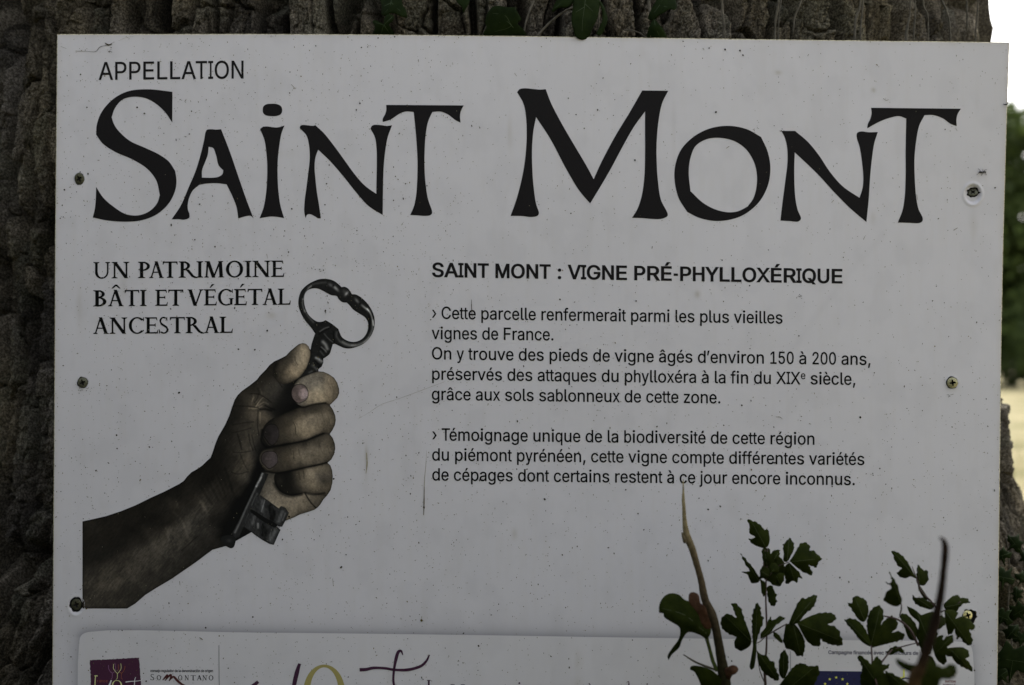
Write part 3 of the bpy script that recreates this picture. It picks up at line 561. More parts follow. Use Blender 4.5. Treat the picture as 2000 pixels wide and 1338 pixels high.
def build_board():
    NS, NT = 470, 390
    sg, tg = np.meshgrid(np.arange(NS + 1) / NS, np.arange(NT + 1) / NT); U, Vv = uv_grid(sg, tg)
    P = on_board(U, Vv, dent_depth(U, Vv)); idx = np.arange((NS + 1) * (NT + 1)).reshape(NT + 1, NS + 1)
    keep = np.ones((NT, NS), bool); patches = []
    for k, q in enumerate(SCREWS):
        d = np.maximum(abs(U - q['u']), abs(Vv - q['v'])); i, j = np.unravel_index(np.argmin(d), d.shape)
        i0, i1, j0, j1 = i - 8, i + 8, j - 8, j + 8
        j0 = max(j0, 1)
        keep[i0:i1, j0:j1] = False; patches.append((i0, i1, j0, j1))
    f = np.stack([idx[:-1, :-1], idx[1:, :-1], idx[1:, 1:], idx[:-1, 1:]], -1)[keep]
    Vs = [P.reshape(-1, 3)]; Cs = [board_tint(U, Vv).reshape(-1, 3)]; nb = (NS + 1) * (NT + 1)
    F = [f[:, [0, 1, 2]], f[:, [0, 2, 3]]]; wl = []
    for k, (q, (i0, i1, j0, j1)) in enumerate(zip(SCREWS, patches)):
        ring = [(i0, j) for j in range(j0, j1)] + [(i, j1) for i in range(i0, i1)] + [(i1, j) for j in range(j1, j0, -1)] + [(i, j0) for i in range(i1, i0, -1)]
        RU = np.array([(U[a], Vv[a]) for a in ring]); ids = [idx[a] for a in ring]
        hx = q['u'] + (3 if k == 5 else 0); hy = q['v'] + (2 if k == 5 else 0)
        hole = blob(hx, hy, q['hole'], q['hole'] * (q['ry'] / q['r'] if k < 4 else 1.05), 34, q['hr'], 20 + k)
        ex = []
        stp = 1.5 if q['dent'] else 2.4
        for x in np.arange(RU[:, 0].min() + stp, RU[:, 0].max() - stp * .6, stp):
            for y in np.arange(RU[:, 1].min() + stp, RU[:, 1].max() - stp * .6, stp):
                if polydist(hole, np.array([x]), np.array([y]))[0] > .6: ex.append((x + .13 * math.sin(y), y + .13 * math.cos(x)))
        A = RU if area(RU) > 0 else RU[::-1]; H = hole if area(hole) < 0 else hole[::-1]
        v2, t2 = fill([A, H], ex, 1e-4)
        g = []
        newV = []; 
        for x, y in v2:
            dd = np.hypot(RU[:, 0] - x, RU[:, 1] - y); m_ = int(np.argmin(dd))
            if dd[m_] < 1e-3: g.append(ids[m_])
            else: g.append(nb + len(newV)); newV.append((x, y))
        newV = np.array(newV); Vs.append(on_board(newV[:, 0], newV[:, 1], dent_depth(newV[:, 0], newV[:, 1]))); tc = board_tint(newV[:, 0], newV[:, 1])
        dh = np.abs(polydist(hole, newV[:, 0], newV[:, 1])); tc = tc * (1 - .45 * np.exp(-dh / .9) * _T[(k * 7 + np.arange(len(dh))) & 255, 3])[:, None]
        Cs.append(tc); nb += len(newV)
        F.append(np.array([[g[c] for c in t][::-1] for t in t2 if area(v2[list(t)]) > .08]))
        n = len(hole); a0 = on_board(hole[:, 0], hole[:, 1], dent_depth(hole[:, 0], hole[:, 1])); a1 = on_board(hole[:, 0], hole[:, 1], -.0035)
        wl.append(MB()); wl[-1].add(np.vstack([a0, a1]), [(i, (i + 1) % n, n + (i + 1) % n, n + i) for i in range(n)])
    b = link_mesh('board', np.vstack(Vs), np.vstack(F), M['board'], SIGN, True, np.vstack(Cs))
    for q_ in wl: q_.build('hole_wall', M['core'], b)
    # rim: small bevel and edge, then the back sheet
    loop = [(0, t) for t in np.linspace(1, 0, 200)] + [(s_, 0) for s_ in np.linspace(0, 1, 240)][1:] + [(1, t) for t in np.linspace(0, 1, 200)][1:] 
    sa = np.array([a for a, _ in loop]); ta = np.array([t for _, t in loop]); iu, iv = uv_grid(sa, ta)
    ou = iu + np.where(sa == 0, -1.6, 0) + np.where(sa == 1, 1.6, 0); ov = iv + np.where(ta == 0, -1.6, 0)
    jit = (np.random.RandomState(3).rand(len(ou)) - .5) * .5
    r0 = on_board(iu, iv); r1 = on_board(ou + np.where(ta > 0, jit, 0), ov + np.where(ta == 0, jit, 0), -.0006); r2 = on_board(ou, ov, -.0030)
    n = len(loop); rim = MB()
    rim.add(np.vstack([r0, r1, r2]), [(i, i + 1, n + i + 1, n + i) for i in range(n - 1)] + [(n + i, n + i + 1, 2 * n + i + 1, 2 * n + i) for i in range(n - 1)])
    rim.build('rim', M['edge'], b, False)
    s2, t2 = np.meshgrid(np.linspace(0, 1, 40), np.linspace(0, 1, 30)); bu, bv = uv_grid(s2, t2)
    bu = bu + np.where(s2 == 0, -1.6, 0) + np.where(s2 == 1, 1.6, 0); bv = bv + np.where(t2 == 0, -1.6, 0)
    bi = np.arange(1200).reshape(30, 40)
    link_mesh('back_sheet', on_board(bu, bv, -.0038).reshape(-1, 3), np.stack([bi[:-1, :-1], bi[:-1, 1:], bi[1:, 1:], bi[1:, :-1]], -1).reshape(-1, 4), M['core'], b, True)
    return b
BOARD = build_board()
def build_panel():
    s2, t2 = np.meshgrid(np.linspace(0, 1, 220), np.linspace(0, 1, 46)); L_ = PANEL
    ys = 1234 + (1600 - 1234) * t2 ** 1.6; xs = 153 + (1902 - 153) * s2
    D = polydist(L_, xs, ys); ins = (D < -3)
    V2, T2 = fill([L_ if area(L_) > 0 else L_[::-1]], list(zip(xs[ins], ys[ins])), 1e-3)
    c = board_tint(V2[:, 0], V2[:, 1] ); base = np.array([.718, .692, .728]); k = np.exp(-np.maximum(polydist(L_, V2[:, 0], V2[:, 1]), 0) / 13.0) * np.where(V2[:, 1] > 1246, .75, 1)
    c = c / (1 - .46 * k[:, None] * np.array([1, .99, .93])) * np.array([1, 1, .985])
    link_mesh('printed_panel', on_board(V2[:, 0], V2[:, 1], .00012), [t[::-1] for t in T2], M['board'], BOARD, False, c)
build_panel()

def build_screw(q):
    """countersunk head with a cross recess"""
    u, v = q['u'], q['v']; px = K * float(board_depth(u, v)); R = q['r'] * px; Ry = q['ry'] * px
    n = 40; t = q['turn']; arm, wd = .58, .15
    def cross(sc=1.0):
        pts = []
        for k in range(4):
            a = t + k * math.pi / 2; c, s_ = math.cos(a), math.sin(a)
            for x, y in ((.22, -wd), (arm * .9, -wd), (arm, -wd * .5), (arm, wd * .5), (arm * .9, wd)):
                pts.append(((x * c - y * s_) * sc, (x * s_ + y * c) * sc))
        return np.array(pts)
    ci = np.array([(math.cos(a), math.sin(a)) for a in np.linspace(0, 2 * math.pi, n, endpoint=False)])
    cr = cross(); ex = [(math.cos(a) * r_, math.sin(a) * r_) for r_ in (.66, .82, .93) for a in np.linspace(.1, 2 * math.pi + .1, 30, endpoint=False)]
    V2, T2 = fill([ci, cr[::-1] if area(cr) > 0 else cr], ex, 1e-6)
    base = on_board(u, v, q['h']); X, Yv, Z = np.array(AX), np.array(AY), np.array(AZ)
    Zt = Z + X * q['tilt'][0] + Yv * q['tilt'][1]; Zt /= np.linalg.norm(Zt); Xt = X - Zt * (X @ Zt); Xt /= np.linalg.norm(Xt); Yt = np.cross(Zt, Xt)
    def W(p, z): return base + Xt * p[0] * R + Yt * p[1] * Ry + Zt * z
    rs = np.random.RandomState(int(u)); mb = MB()
    dome = lambda p: (.00055 * (1 - (p[0] ** 2 + p[1] ** 2) ** 2)) + (rs.rand() - .5) * .00006
    mb.add([W(p, dome(p)) for p in V2], T2)
    rim = [W(p, 0) for p in ci] + [W(p * 1.0, -.0005) for p in ci] + [W(p * .45, -.004) for p in ci]
    mb.add(rim, [(i, i + n, (i + 1) % n + n, (i + 1) % n) for i in range(n)] + [(n + i, 2 * n + i, 2 * n + (i + 1) % n, n + (i + 1) % n) for i in range(n)])
    o = mb.build('screw', M[q['m']], SIGN); o.data.polygons.foreach_set('use_smooth', np.ones(len(o.data.polygons), bool))
    rb = MB(); m_ = len(cr); lo = cross(.72)
    rb.add([W(p, .0005) for p in cr] + [W(p, -.0016) for p in lo] + [W((0, 0), -.0024)],
           [(i, (i + 1) % m_, m_ + (i + 1) % m_, m_ + i) for i in range(m_)] + [(m_ + i, m_ + (i + 1) % m_, 2 * m_) for i in range(m_)])
    rb.build('cross_recess', M['dark'] if q['m'] != 'zinc' else M['core'], o, False)
    dk = MB(); c = blob(u, v, q['hole'] + 2, q['hole'] + 2, 20, 0, 1); P = on_board(c[:, 0], c[:, 1], -.0034)
    return o
for q in SCREWS: 
    s_ = build_screw(q)
tag([o for o in SIGN.children if o.name.startswith('screw')][4], 'bright yellowish screw head')
tag([o for o in SIGN.children if o.name.startswith('screw')][3], 'screw sunk deep in a round dent')

# ---- title letters
A1 = (80, 40, 3.04); A2_ = (480, 150, 4.0); A3 = (960, 140, 2000 / 580); A4 = (1480, 60, 1657 / 520)
TITLE = [
 (A1, [[(781,424,1),(640,409),(520,420),(430,466),(360,545),(332,620),(328,678,1),(366,730),(440,780),(545,826),(630,880),(685,950),(706,1038,1),(690,1085),(645,1132),(580,1157),(505,1150),(430,1105),(370,1052),(328,988,1),(326,1060),(320,1120),(308,1170,1),(390,1187),(500,1195),(600,1186),(690,1150),(760,1085),(797,1010),(805,950),(797,893,1),(760,838),(700,795),(620,757),(530,716),(465,660),(435,618),(420,575,1),(440,520),(485,470),(550,453),(625,463),(690,500),(740,548),(780,607,1)]]),
 (A1, [[(976,668,1),(985,650),(1010,646),(1040,648),(1070,646,1),(1120,775),(1170,920),(1215,1050),(1262,1175,1),(1245,1160),(1215,1163),(1172,1176,1),(1162,1110),(1140,1050),(1102,973,1),(1040,966),(980,969),(940,976,1),(900,1012),(876,1068),(872,1120),(882,1150),(880,1172),(850,1183),(815,1180),(776,1181,1),(830,1100),(880,985),(920,890),(950,790),(968,715)],
       [(996,750,1),(1022,757),(1040,800),(1055,860),(1083,890,1),(1078,912),(1055,928),(1020,934),(956,933,1),(957,890),(975,840),(990,800)]]),
 (A2_, [[(112,408,1),(135,392),(165,388),(210,394),(245,396),(275,390),(303,380,1),(280,440),(262,540),(250,660),(249,780),(256,900),(272,1010),(300,1104,1),(250,1095),(200,1092),(150,1098),(108,1106,1),(140,1020),(160,900),(168,780),(168,680),(160,580),(145,490)]]),
 (A2_, [[(133,260),(138,232),(160,216),(200,211),(245,214),(275,230),(285,262),(276,290),(250,304),(205,308),(160,302),(138,286)]]),
 (A2_, [[(422,402,1),(426,385),(445,377),(490,380),(530,383),(543,378,1),(610,440),(690,540),(770,650),(850,760),(930,850),(1020,915,1),(1022,800),(1024,680),(1022,560),(1008,470),(974,406,1),(985,385),(1005,376),(1060,378),(1100,384),(1143,379,1),(1110,470),(1090,580),(1078,700),(1073,850),(1070,1080,1),(960,1010),(860,900),(760,775),(660,660),(566,570,1),(545,630),(538,710),(545,800),(556,900),(572,1000),(587,1105,1),(565,1106),(540,1090),(500,1073),(480,1078),(467,1104,1),(458,1060),(460,980),(475,860),(490,740),(500,640),(495,540),(475,460)]]),
 (A2_, [[(1097,220,1),(1703,224,1),(1680,270),(1674,310),(1678,358,1),(1640,340),(1580,295),(1520,272),(1458,275,1),(1425,350),(1405,460),(1397,600),(1398,740),(1408,860),(1425,960),(1455,1048),(1455,1068),(1440,1082),(1400,1087),(1340,1083),(1285,1080,1),(1315,1010),(1332,920),(1340,800),(1342,660),(1335,520),(1325,400),(1312,275,1),(1250,272),(1200,290),(1130,335),(1070,354,1),(1070,330),(1090,290),(1098,260)]]),
 (A3, [[(172,138,1),(190,118),(225,112),(280,117),(330,121),(365,118,1),(400,210),(470,345),(560,500),(640,635),(688,724,1),(740,610),(830,440),(930,275),(1015,127,1),(1190,129,1),(1150,210),(1125,330),(1112,480),(1112,600),(1120,730),(1140,860),(1187,967),(1165,985),(1130,993),(1080,992),(1010,986),(946,985,1),(985,920),(1015,820),(1030,700),(1034,560),(1034,420),(1034,268,1),(960,370),(880,510),(800,660),(730,780),(664,888,1),(590,800),(500,650),(400,460),(300,306,1),(282,400),(273,520),(275,660),(285,790),(300,890),(319,952),(310,970),(270,979),(200,972),(128,972,1),(165,870),(200,740),(225,600),(237,440),(232,300),(215,215)]]),
 (A3, [[(1815,440,1),(1860,540),(1878,650),(1860,770),(1800,880),(1700,963),(1600,998),(1500,1005),(1400,985),(1318,945,1),(1260,850),(1232,720),(1240,620),(1280,520),(1370,432),(1480,380),(1600,365),(1720,388)],
       [(1725,908,1),(1765,850),(1788,740),(1775,630),(1720,530),(1640,470),(1540,446),(1450,455),(1375,500),(1340,580),(1328,680),(1340,805,1),(1420,880),(1500,925),(1590,947),(1660,940)]]),
 (A4, [[(147,624,1),(232,624,1),(310,690),(380,775),(450,880),(530,970),(633,1040,1),(652,980),(657,920),(650,830),(635,730),(615,655),(620,635),(645,627),(690,632),(747,631,1),(725,700),(710,800),(700,900),(690,1050),(676,1191,1),(580,1110),(480,1010),(370,890),(230,757,1),(227,850),(228,950),(235,1050),(250,1120),(268,1162),(267,1175),(250,1188),(200,1185),(141,1182,1),(155,1060),(172,930),(185,820),(183,730),(170,670)]]),
 (A4, [[(705,480,1),(1264,486,1),(1243,520),(1236,555),(1238,594,1),(1200,580),(1150,545),(1090,525),(1038,526,1),(1005,590),(985,690),(975,800),(977,920),(985,1030),(1000,1110),(1026,1165),(1024,1185),(1005,1197),(940,1196),(871,1194,1),(900,1120),(915,1030),(920,900),(920,760),(922,640),(924,547,1),(880,532),(830,540),(760,565),(681,608,1),(685,580),(700,550),(708,515)]]),
]
for (ox, oy, sc), loops in TITLE:
    print_shape('title_letter', [curve_pts(conv(L, ox, oy, sc), 7) for L in loops], M['ink'], SIGN)

# ---- sans text
T_ = lambda *a, **k: text_line(SIGN, *a, **k)
T_('APPELLATION', 192.6, 475.8, 156.4, 153.6, 35.2, bold=6, m=M['ink'])
T_('SAINT MONT : VIGNE PRÉ-PHYLLOXÉRIQUE', 843.7, 1645.4, 541.3, 554.0, 28.6, bold=22, m=M['ink'])
T_('› Cette parcelle renfermerait parmi les plus vieilles', 843.6, 1528.4, 622.8, 632.3, 24.3, bold=9)
T_('vignes de France.', 843.2, 1081, 662.4, 665.2, 24.3, bold=9)
T_('On y trouve des pieds de vigne âgés d’environ 150 à 200 ans,', 843.6, 1700.3, 702.0, 713.2, 24.3, bold=9)
T_('préservés des attaques du phylloxéra à la fin du XIX^e siècle,', 844, 1670.7, 741.9, 752.0, 24.3, bold=9)
T_('grâce aux sols sablonneux de cette zone.', 843.4, 1407, 781.3, 788.2, 24.3, bold=9)
T_('› Témoignage unique de la biodiversité de cette région', 844.2, 1590.7, 860.4, 868.9, 24.3, bold=9)
T_('du piémont pyrénéen, cette vigne compte différentes variétés', 844, 1688.2, 899.7, 908.6, 24.3, bold=9)
T_('de cépages dont certains restent à ce jour encore inconnus.', 844.2, 1669.4, 938.6, 947.8, 24.3, bold=9)

# ---- roman capitals, one unit = capital height / 100
def st(x, w=19, y0=0, y1=100, top=True, bot=True, sw=15):
    L = [[(x - w/2, y0), (x + w/2, y0), (x + w/2, y1), (x - w/2, y1)]]
    if bot: L.append([(x - w/2 - sw*.75, y0), (x + w/2 + sw*.75, y0), (x + w/2 + sw*.75, y0 + 3.5), (x + w/2 + 1, y0 + 9), (x - w/2 - 1, y0 + 9), (x - w/2 - sw*.75, y0 + 3.5)])
    if top: L.append([(x - w/2 - 1, y1 - 9), (x + w/2 + 1, y1 - 9), (x + w/2 + sw*.75, y1 - 3.5), (x + w/2 + sw*.75, y1), (x - w/2 - sw*.75, y1), (x - w/2 - sw*.75, y1 - 3.5)])
    return L
def ln(x0, y0, x1, y1, w):
    """slanted stroke, w is its horizontal width"""
    return [[(x0 - w/2, y0), (x0 + w/2, y0), (x1 + w/2, y1), (x1 - w/2, y1)] if y1 > y0 else [(x1 - w/2, y1), (x1 + w/2, y1), (x0 + w/2, y0), (x0 - w/2, y0)]]
def sf(x, y, hw, up=True):
    return [[(x - hw, y), (x + hw, y), (x + hw, y + 3.5), (x + hw*.4, y + 8), (x - hw*.4, y + 8), (x - hw, y + 3.5)]] if up else [[(x - hw*.4, y - 8), (x + hw*.4, y - 8), (x + hw, y - 3.5), (x + hw, y), (x - hw, y), (x - hw, y - 3.5)]]
def arm(x0, x1, y, th=8.5, wedge=0, h=14):
    L = [[(x0, y - th/2), (x1, y - th/2), (x1, y + th/2), (x0, y + th/2)]]
    if wedge > 0: L.append([(x1 - 9, y), (x1 - 1, y - h*.2), (x1 + 3, y + h), (x1, y + h)][:4])
    if wedge < 0: L.append([(x1 - 9, y), (x1, y - h), (x1 + 3, y - h), (x1 - 1, y + h*.2)])
    if wedge == 2: L.append([(x1 - 7, y), (x1, y - h), (x1 + 2.5, y - h), (x1 + 2.5, y + h), (x1, y + h)])
    return L
def ring(cx, cy, rx, ry, wx, wy, a0=0, a1=360, n=28):
    """part of a stressed ring, wx thick at the sides and wy at top and bottom"""
    o = []; i = []
    for k in range(n + 1):
        a = math.radians(a0 + (a1 - a0) * k / n); o.append((cx + rx * math.cos(a), cy + ry * math.sin(a))); i.append((cx + (rx - wx) * math.cos(a), cy + (ry - wy) * math.sin(a)))
    L = []
    for k in range(n): L.append([i[k], o[k], o[k + 1], i[k + 1]])
    return L
def serif_caps():
    D = {}
    D['I'] = st(17)
    D['N'] = st(14, 10, sw=17) + ln(14, 100, 84, 0, 22) + st(84, 10, 0, 100, bot=False, sw=17)
    D['U'] = st(14, 16, 34, 100, bot=False) + st(86, 10, 34, 100, bot=False, sw=15) + ring(48, 36, 42.5, 38, 18, 9, 180, 290, 16) + ring(49, 36, 40.5, 38, 10, 9, 290, 360, 8)
    D['P'] = st(18, 18) + ring(24, 72, 40, 28, 17, 8.5, -90, 90, 18) + arm(18, 28, 95.7) + arm(18, 28, 47)
    D['R'] = st(18, 18) + ring(24, 73, 38, 27, 17, 8.5, -90, 90, 18) + arm(18, 34, 49) + [[(36, 50), (56, 50), (84, 12), (104, 2), (104, -3), (88, -3), (70, 6)]]
    D['B'] = st(18, 18) + ring(24, 76, 34, 24, 16, 8.5, -90, 90, 16) + arm(18, 28, 95.7) + arm(18, 28, 55) + ring(24, 29, 42, 29, 18, 8.5, -90, 90, 16) + arm(18, 28, 3)
    D['A'] = ln(12, 0, 46, 100, 10) + ln(84, 0, 46, 102, 22) + arm(24, 70, 35, 7) + sf(12, 0, 15) + sf(84, 0, 17)
    D['V'] = ln(46, -2, 12, 100, 22) + ln(47, 0, 84, 100, 10) + sf(12, 100, 16, False) + sf(84, 100, 14, False)
    D['T'] = st(46, 19, top=False) + arm(4, 88, 95.7, 8.5) + [[(0, 100), (8, 100), (10, 94), (3, 80), (0, 80)], [(82, 94), (84, 100), (92, 100), (93, 80), (90, 80)]]
    D['T'] = [[p for p in L] for L in D['T']]
    D['M'] = ln(14, 0, 20, 100, 10) + ln(55, -1, 22, 100, 20) + ln(54, 0, 92, 100, 10) + ln(98, 0, 92, 100, 20) + sf(14, 0, 13) + sf(98, 0, 17) + sf(17, 100, 14, False) + sf(95, 100, 14, False)
    D['O'] = ring(52, 50, 51, 52, 19, 8.5)
    D['E'] = st(16, 18) + arm(16, 68, 95.7, 8.5, -1, 16) + arm(16, 58, 52, 8, 2, 10) + arm(16, 74, 4.2, 8.5, 1, 20)
    D['L'] = st(16, 18) + arm(16, 74, 4.2, 8.5, 1, 22)
    D['C'] = ring(54, 50, 53, 52, 19, 8.5, 42, 318, 34) + [[(88, 84), (94, 76), (97, 76), (97, 100), (94, 100)], [(86, 17), (93, 13), (97, 20), (93, 24)]]
    D['G'] = ring(54, 50, 53, 52, 19, 8.5, 44, 300, 34) + [[(88, 84), (93, 76), (96, 76), (95, 100), (92, 100)]] + st(86, 16, 4, 42, top=False, bot=False) + sf(86, 44, 15, False) + [[(72, 0), (94, 8), (94, 12), (72, 8)]]
    D['S'] = ring(34, 75, 27, 27, 12, 8.5, 50, 180, 14) + ring(36, 25, 31, 27, 14, 8.5, -140, 0, 16)[::1] + [[(7, 76), (17, 76), (24, 64), (56, 44), (67, 25), (55, 25), (48, 34), (16, 54)]] + [[(50, 93), (55, 78), (58, 78), (58, 100), (54, 100)], [(4, 26), (7, 26), (14, 10), (8, -1), (4, -1)]]
    out = {}
    for k, L in D.items():
        LL = []
        for p in L:
            p = [tuple(map(float, q)) for q in p]
            LL.append(p if area(p) > 0 else p[::-1])
        V, T = fill(LL, eps=1e-4); out[k] = (V, T, V[:, 0].min(), V[:, 0].max())
    return out
CAPS = serif_caps()
def caps_line(chars, y0, y1, xr, cap, m, name='caps_line', ink=None):
    """chars: (letter, left, right[, accent])"""
    V = []; F = []
    for c in chars:
        v, t, lo, hi = CAPS[c[0]]; s = (c[2] - c[1]) / (hi - lo); b = len(V)
        yb = lambda U: y0 + (y1 - y0) * (U - xr[0]) / (xr[1] - xr[0])
        for x, y in v: U = c[1] + (x - lo) * s; V.append((U, yb(U) - y * cap / 100))
        F += [tuple(i + b for i in f) for f in t]
        if len(c) > 3:
            mx_ = (c[1] + c[2]) / 2 + (1.5 if c[3] == 'a' else 0.5); yy = yb(mx_); L = []
            if c[3] == 'a': L = [[(-3.0, 109), (-1.0, 109), (6.8, 132), (1.4, 132)]]
            else: L = [[(-9, 110), (-6, 110), (0.4, 126), (2.2, 134), (-2.2, 134)], [(6, 110), (9, 110), (2.2, 134), (-1.6, 134), (-.4, 126)]]
            for l in L:
                b = len(V); V += [(mx_ + x * (1 if c[3] != 'a' else 1), yy - y * cap / 100) for x, y in l]; F.append(tuple(b + i for i in (range(len(l)))))
    V = np.array(V); return link_mesh(name, on_board(V[:, 0], V[:, 1], .0002), F, m, SIGN, False)
def L4(s):
    return [(c[0], 140 + c[1] / 4, 140 + c[2] / 4) + tuple(c[3:]) for c in s]
caps_line(L4([('U',170,302),('N',312,452),('P',518,612),('A',606,720),('T',712,828),('R',836,984),('I',975,1028),('M',1036,1192),('O',1205,1340),('I',1352,1405),('N',1412,1555),('E',1558,1662)]), 544.0, 540.8, (182, 555), 32, M['ink2'])
caps_line(L4([('B',168,272),('A',284,406,'c'),('T',415,528),('I',533,586),('E',652,752),('T',755,873),('V',905,1030),('E',1032,1135,'a'),('G',1143,1265),('E',1268,1370,'a'),('T',1375,1490),('A',1492,1608),('L',1610,1712)]), 598.6, 595.2, (182, 568), 31.6, M['ink2'])
caps_line(L4([('A',168,290),('N',296,435),('C',447,565),('E',572,678),('S',682,758),('T',768,885),('R',890,1036),('A',1035,1152),('L',1155,1260)]), 652.3, 650.2, (182, 455), 31.8, M['ink2'])

# ---- what is printed on the lower panel
def lum(u, v):
    """how light the white sheet is in the photograph, used to get from picture values to ink colours"""
    P = np.array([(130,100,148),(500,100,158),(1000,120,164),(1500,120,163),(1950,120,150),(1950,600,148),(130,400,143),(130,700,128),(130,1000,118),(150,1300,104),(500,1250,112),(800,1250,118),(1200,1250,128),(1700,1300,130),(1930,1300,128),(800,650,155),(1400,650,161),(800,1000,146),(1400,1000,151),(500,750,146),(400,1150,120)], float)
    u = np.asarray(u, float); v = np.asarray(v, float); s = 0; t = 0
    for x, y, l in P:
        w_ = 1 / ((u - x) ** 2 + (v - y) ** 2 + 8000) ** 1.5; s = s + w_ * l; t = t + w_
    return s / t
def lin(c): c = np.asarray(c, float) / 255; return np.where(c <= .04045, c / 12.92, ((c + .055) / 1.055) ** 2.4)
def ink_col(rgb, u, v):
    return np.clip(lin(rgb) / lin(lum(u, v))[..., None] * .68, .004, .85)
def flat(name, rgb, u=400, v=1300, k=1.0):
    c = ink_col(np.array(rgb, float), np.array(float(u)), np.array(float(v))); return mat(name, tuple(float(x) * k for x in c), .45, .3, noise=(1800, tuple(float(x) * k * .85 for x in c), tuple(float(x) * k * 1.12 for x in c), .3, .7))
M['plum'] = flat('plum_ink', (33, 14, 27), 230, 1320); M['plum2'] = flat('plum_script_ink', (33, 14, 29), 700, 1310)
M['gold'] = flat('gold_ink', (92, 85, 50), 630, 1310); M['wine'] = flat('wine_ink', (42, 18, 18), 350, 1320); M['navy'] = flat('navy_ink', (19, 20, 46), 1640, 1320)
M['star'] = flat('yellow_ink', (150, 150, 62), 1640, 1320); M['txt3'] = flat('grey_ink', (52, 50, 60), 1700, 1275); M['hair'] = flat('hairline_ink', (62, 62, 66), 430, 1300)
M['pale'] = flat('pale_script_ink', (140, 120, 142), 250, 1325); M['cream'] = flat('cream_ink', (128, 124, 84), 220, 1330); M['copper'] = flat('copper_ink', (80, 42, 30), 235, 1310); M['mauve'] = flat('mauve_ink', (76, 50, 72), 220, 1310); M['redtxt'] = flat('dark_red_ink', (66, 22, 24), 1840, 1330)
def shape_on(name, loops, m, h=.0002, parent=None): return print_shape(name, loops, m, parent or SIGN, h)
rr = np.random.RandomState(9)
def ragged(a, b, n, amp): 
    t = np.linspace(0, 1, n)[:-1]; a = np.array(a, float); b = np.array(b, float); nrm = np.array([-(b - a)[1], (b - a)[0]]); nrm /= np.linalg.norm(nrm)
    return [tuple(a + (b - a) * x + nrm * (rr.rand() - .5) * amp) for x in t]
pl = ragged((175.6, 1289.6), (271.6, 1284.2), 50, 1.2) + ragged((271.6, 1284.2), (275.8, 1340), 22, .8) + [(281, 1420), (181, 1420)] + ragged((178, 1344), (175.6, 1289.6), 22, 1.6)
sq = print_shape('logo_square', [pl], M['plum'], SIGN, .0002)
def strokes_on(name, lst, m, parent, h=.0004):
    """each pen stroke is a shape of its own, except the two curves of one drawn glass"""
    out = []; mb = MB()
    for pts, w_ in lst:
        if name != 'wine_glass': mb = MB()
        n = max(8, len(pts) * 6); R_ = resample(pts, n); ws = np.interp(np.linspace(0, 1, n), np.linspace(0, 1, len(np.atleast_1d(w_))), np.atleast_1d(w_)) if np.ndim(w_) else np.full(n, w_)
        B = band(R_, ws); P = on_board(B[:, 0], B[:, 1], h); k = n
        mb.add(P, [(i, i + 1, 2 * k - 2 - i, 2 * k - 1 - i) for i in range(k - 1)])
        if name != 'wine_glass': out.append(mb.build(name, m, parent, False))
    if name == 'wine_glass': out.append(mb.build(name, m, parent, False))
    return out
c8 = lambda pts: [(160 + x / 6.667, 1230 + y / 6.667) for x, y in pts]
strokes_on('wine_glass', [(c8([(348,460),(350,505),(372,545),(395,565),(395,620),(385,645)]), .9), (c8([(430,430),(440,500),(432,540),(398,566)]), .8)], M['mauve'], sq)
strokes_on('wine_glass', [(c8([(415,445),(412,500),(440,545),(462,572),(462,630),(445,645)]), .9), (c8([(508,440),(512,500),(488,545),(462,572)]), .9)], M['cream'], sq)
strokes_on('wine_glass', [(c8([(475,450),(480,510),(500,550),(515,568),(515,625),(530,645)]), .8), (c8([(562,470),(558,505),(538,545),(515,568)]), .9)], M['copper'], sq)
strokes_on('script_stroke', [(c8([(385,655),(360,720),(340,790)]), [2.4, 3.6, 3.4]), (c8([(570,680),(630,672),(700,668),(750,662),(778,650),(792,630)]), [2, 1.6, 1.4, 1.2, .8]), (c8([(702,615),(690,650),(685,720),(680,800)]), [1.0, 1.8, 1.8])], M['pale'], sq)
strokes_on('script_letter', [(c8([(165,600),(180,598),(175,640),(172,720),(170,800)]), [1.2, 2, 2.2]), (c8([(170,606),(190,598),(206,602)]), [1.2, 2]), (c8([(400,740),(404,700),(425,668),(455,660),(490,668),(512,700),(520,740)]), [2.2, 2.6, 1.4, 1, 1.4, 2.6, 2.4])], M['cream'], sq, .00045)
for i, ch in enumerate('rance'):
    V0, T0, ad = glyph(ch, 0); 
    x0 = 160 + (196 + i * 28.5) / 6.667; V0 = np.array(V0); P = on_board(x0 + V0[:, 0] * 5.4, 1230 + 683 / 6.667 - V0[:, 1] * 5.6, .0004); link_mesh('small_letter', P, T0, M['copper'], sq, False)
strokes_on('hairline', [([(427.8, 1260), (428, 1300), (428.4, 1345)], 1.1)], M['hair'], SIGN)
strokes_on('hairline', [([(1543.5, 1272), (1544, 1300), (1544, 1345)], .9)], M['hair'], SIGN)
T_('consejo regulador de la denominación de origen', 293.8, 416.2, 1312.6, 1312.9, 5.6, bold=22)
def L7(s): return [(c[0], 160 + c[1] / 6.667, 160 + c[2] / 6.667) for c in s]
caps_line(L7([('S',893,943)]), 1328.2, 1328.2, (290, 420), 11.6, M['ink2'])
caps_line(L7([('O',975,1030),('O',1254,1308),('N',1338,1394),('T',1416,1482),('A',1496,1562),('N',1570,1628),('O',1652,1712)]), 1328.2, 1328.6, (290, 420), 9.6, M['ink2'])
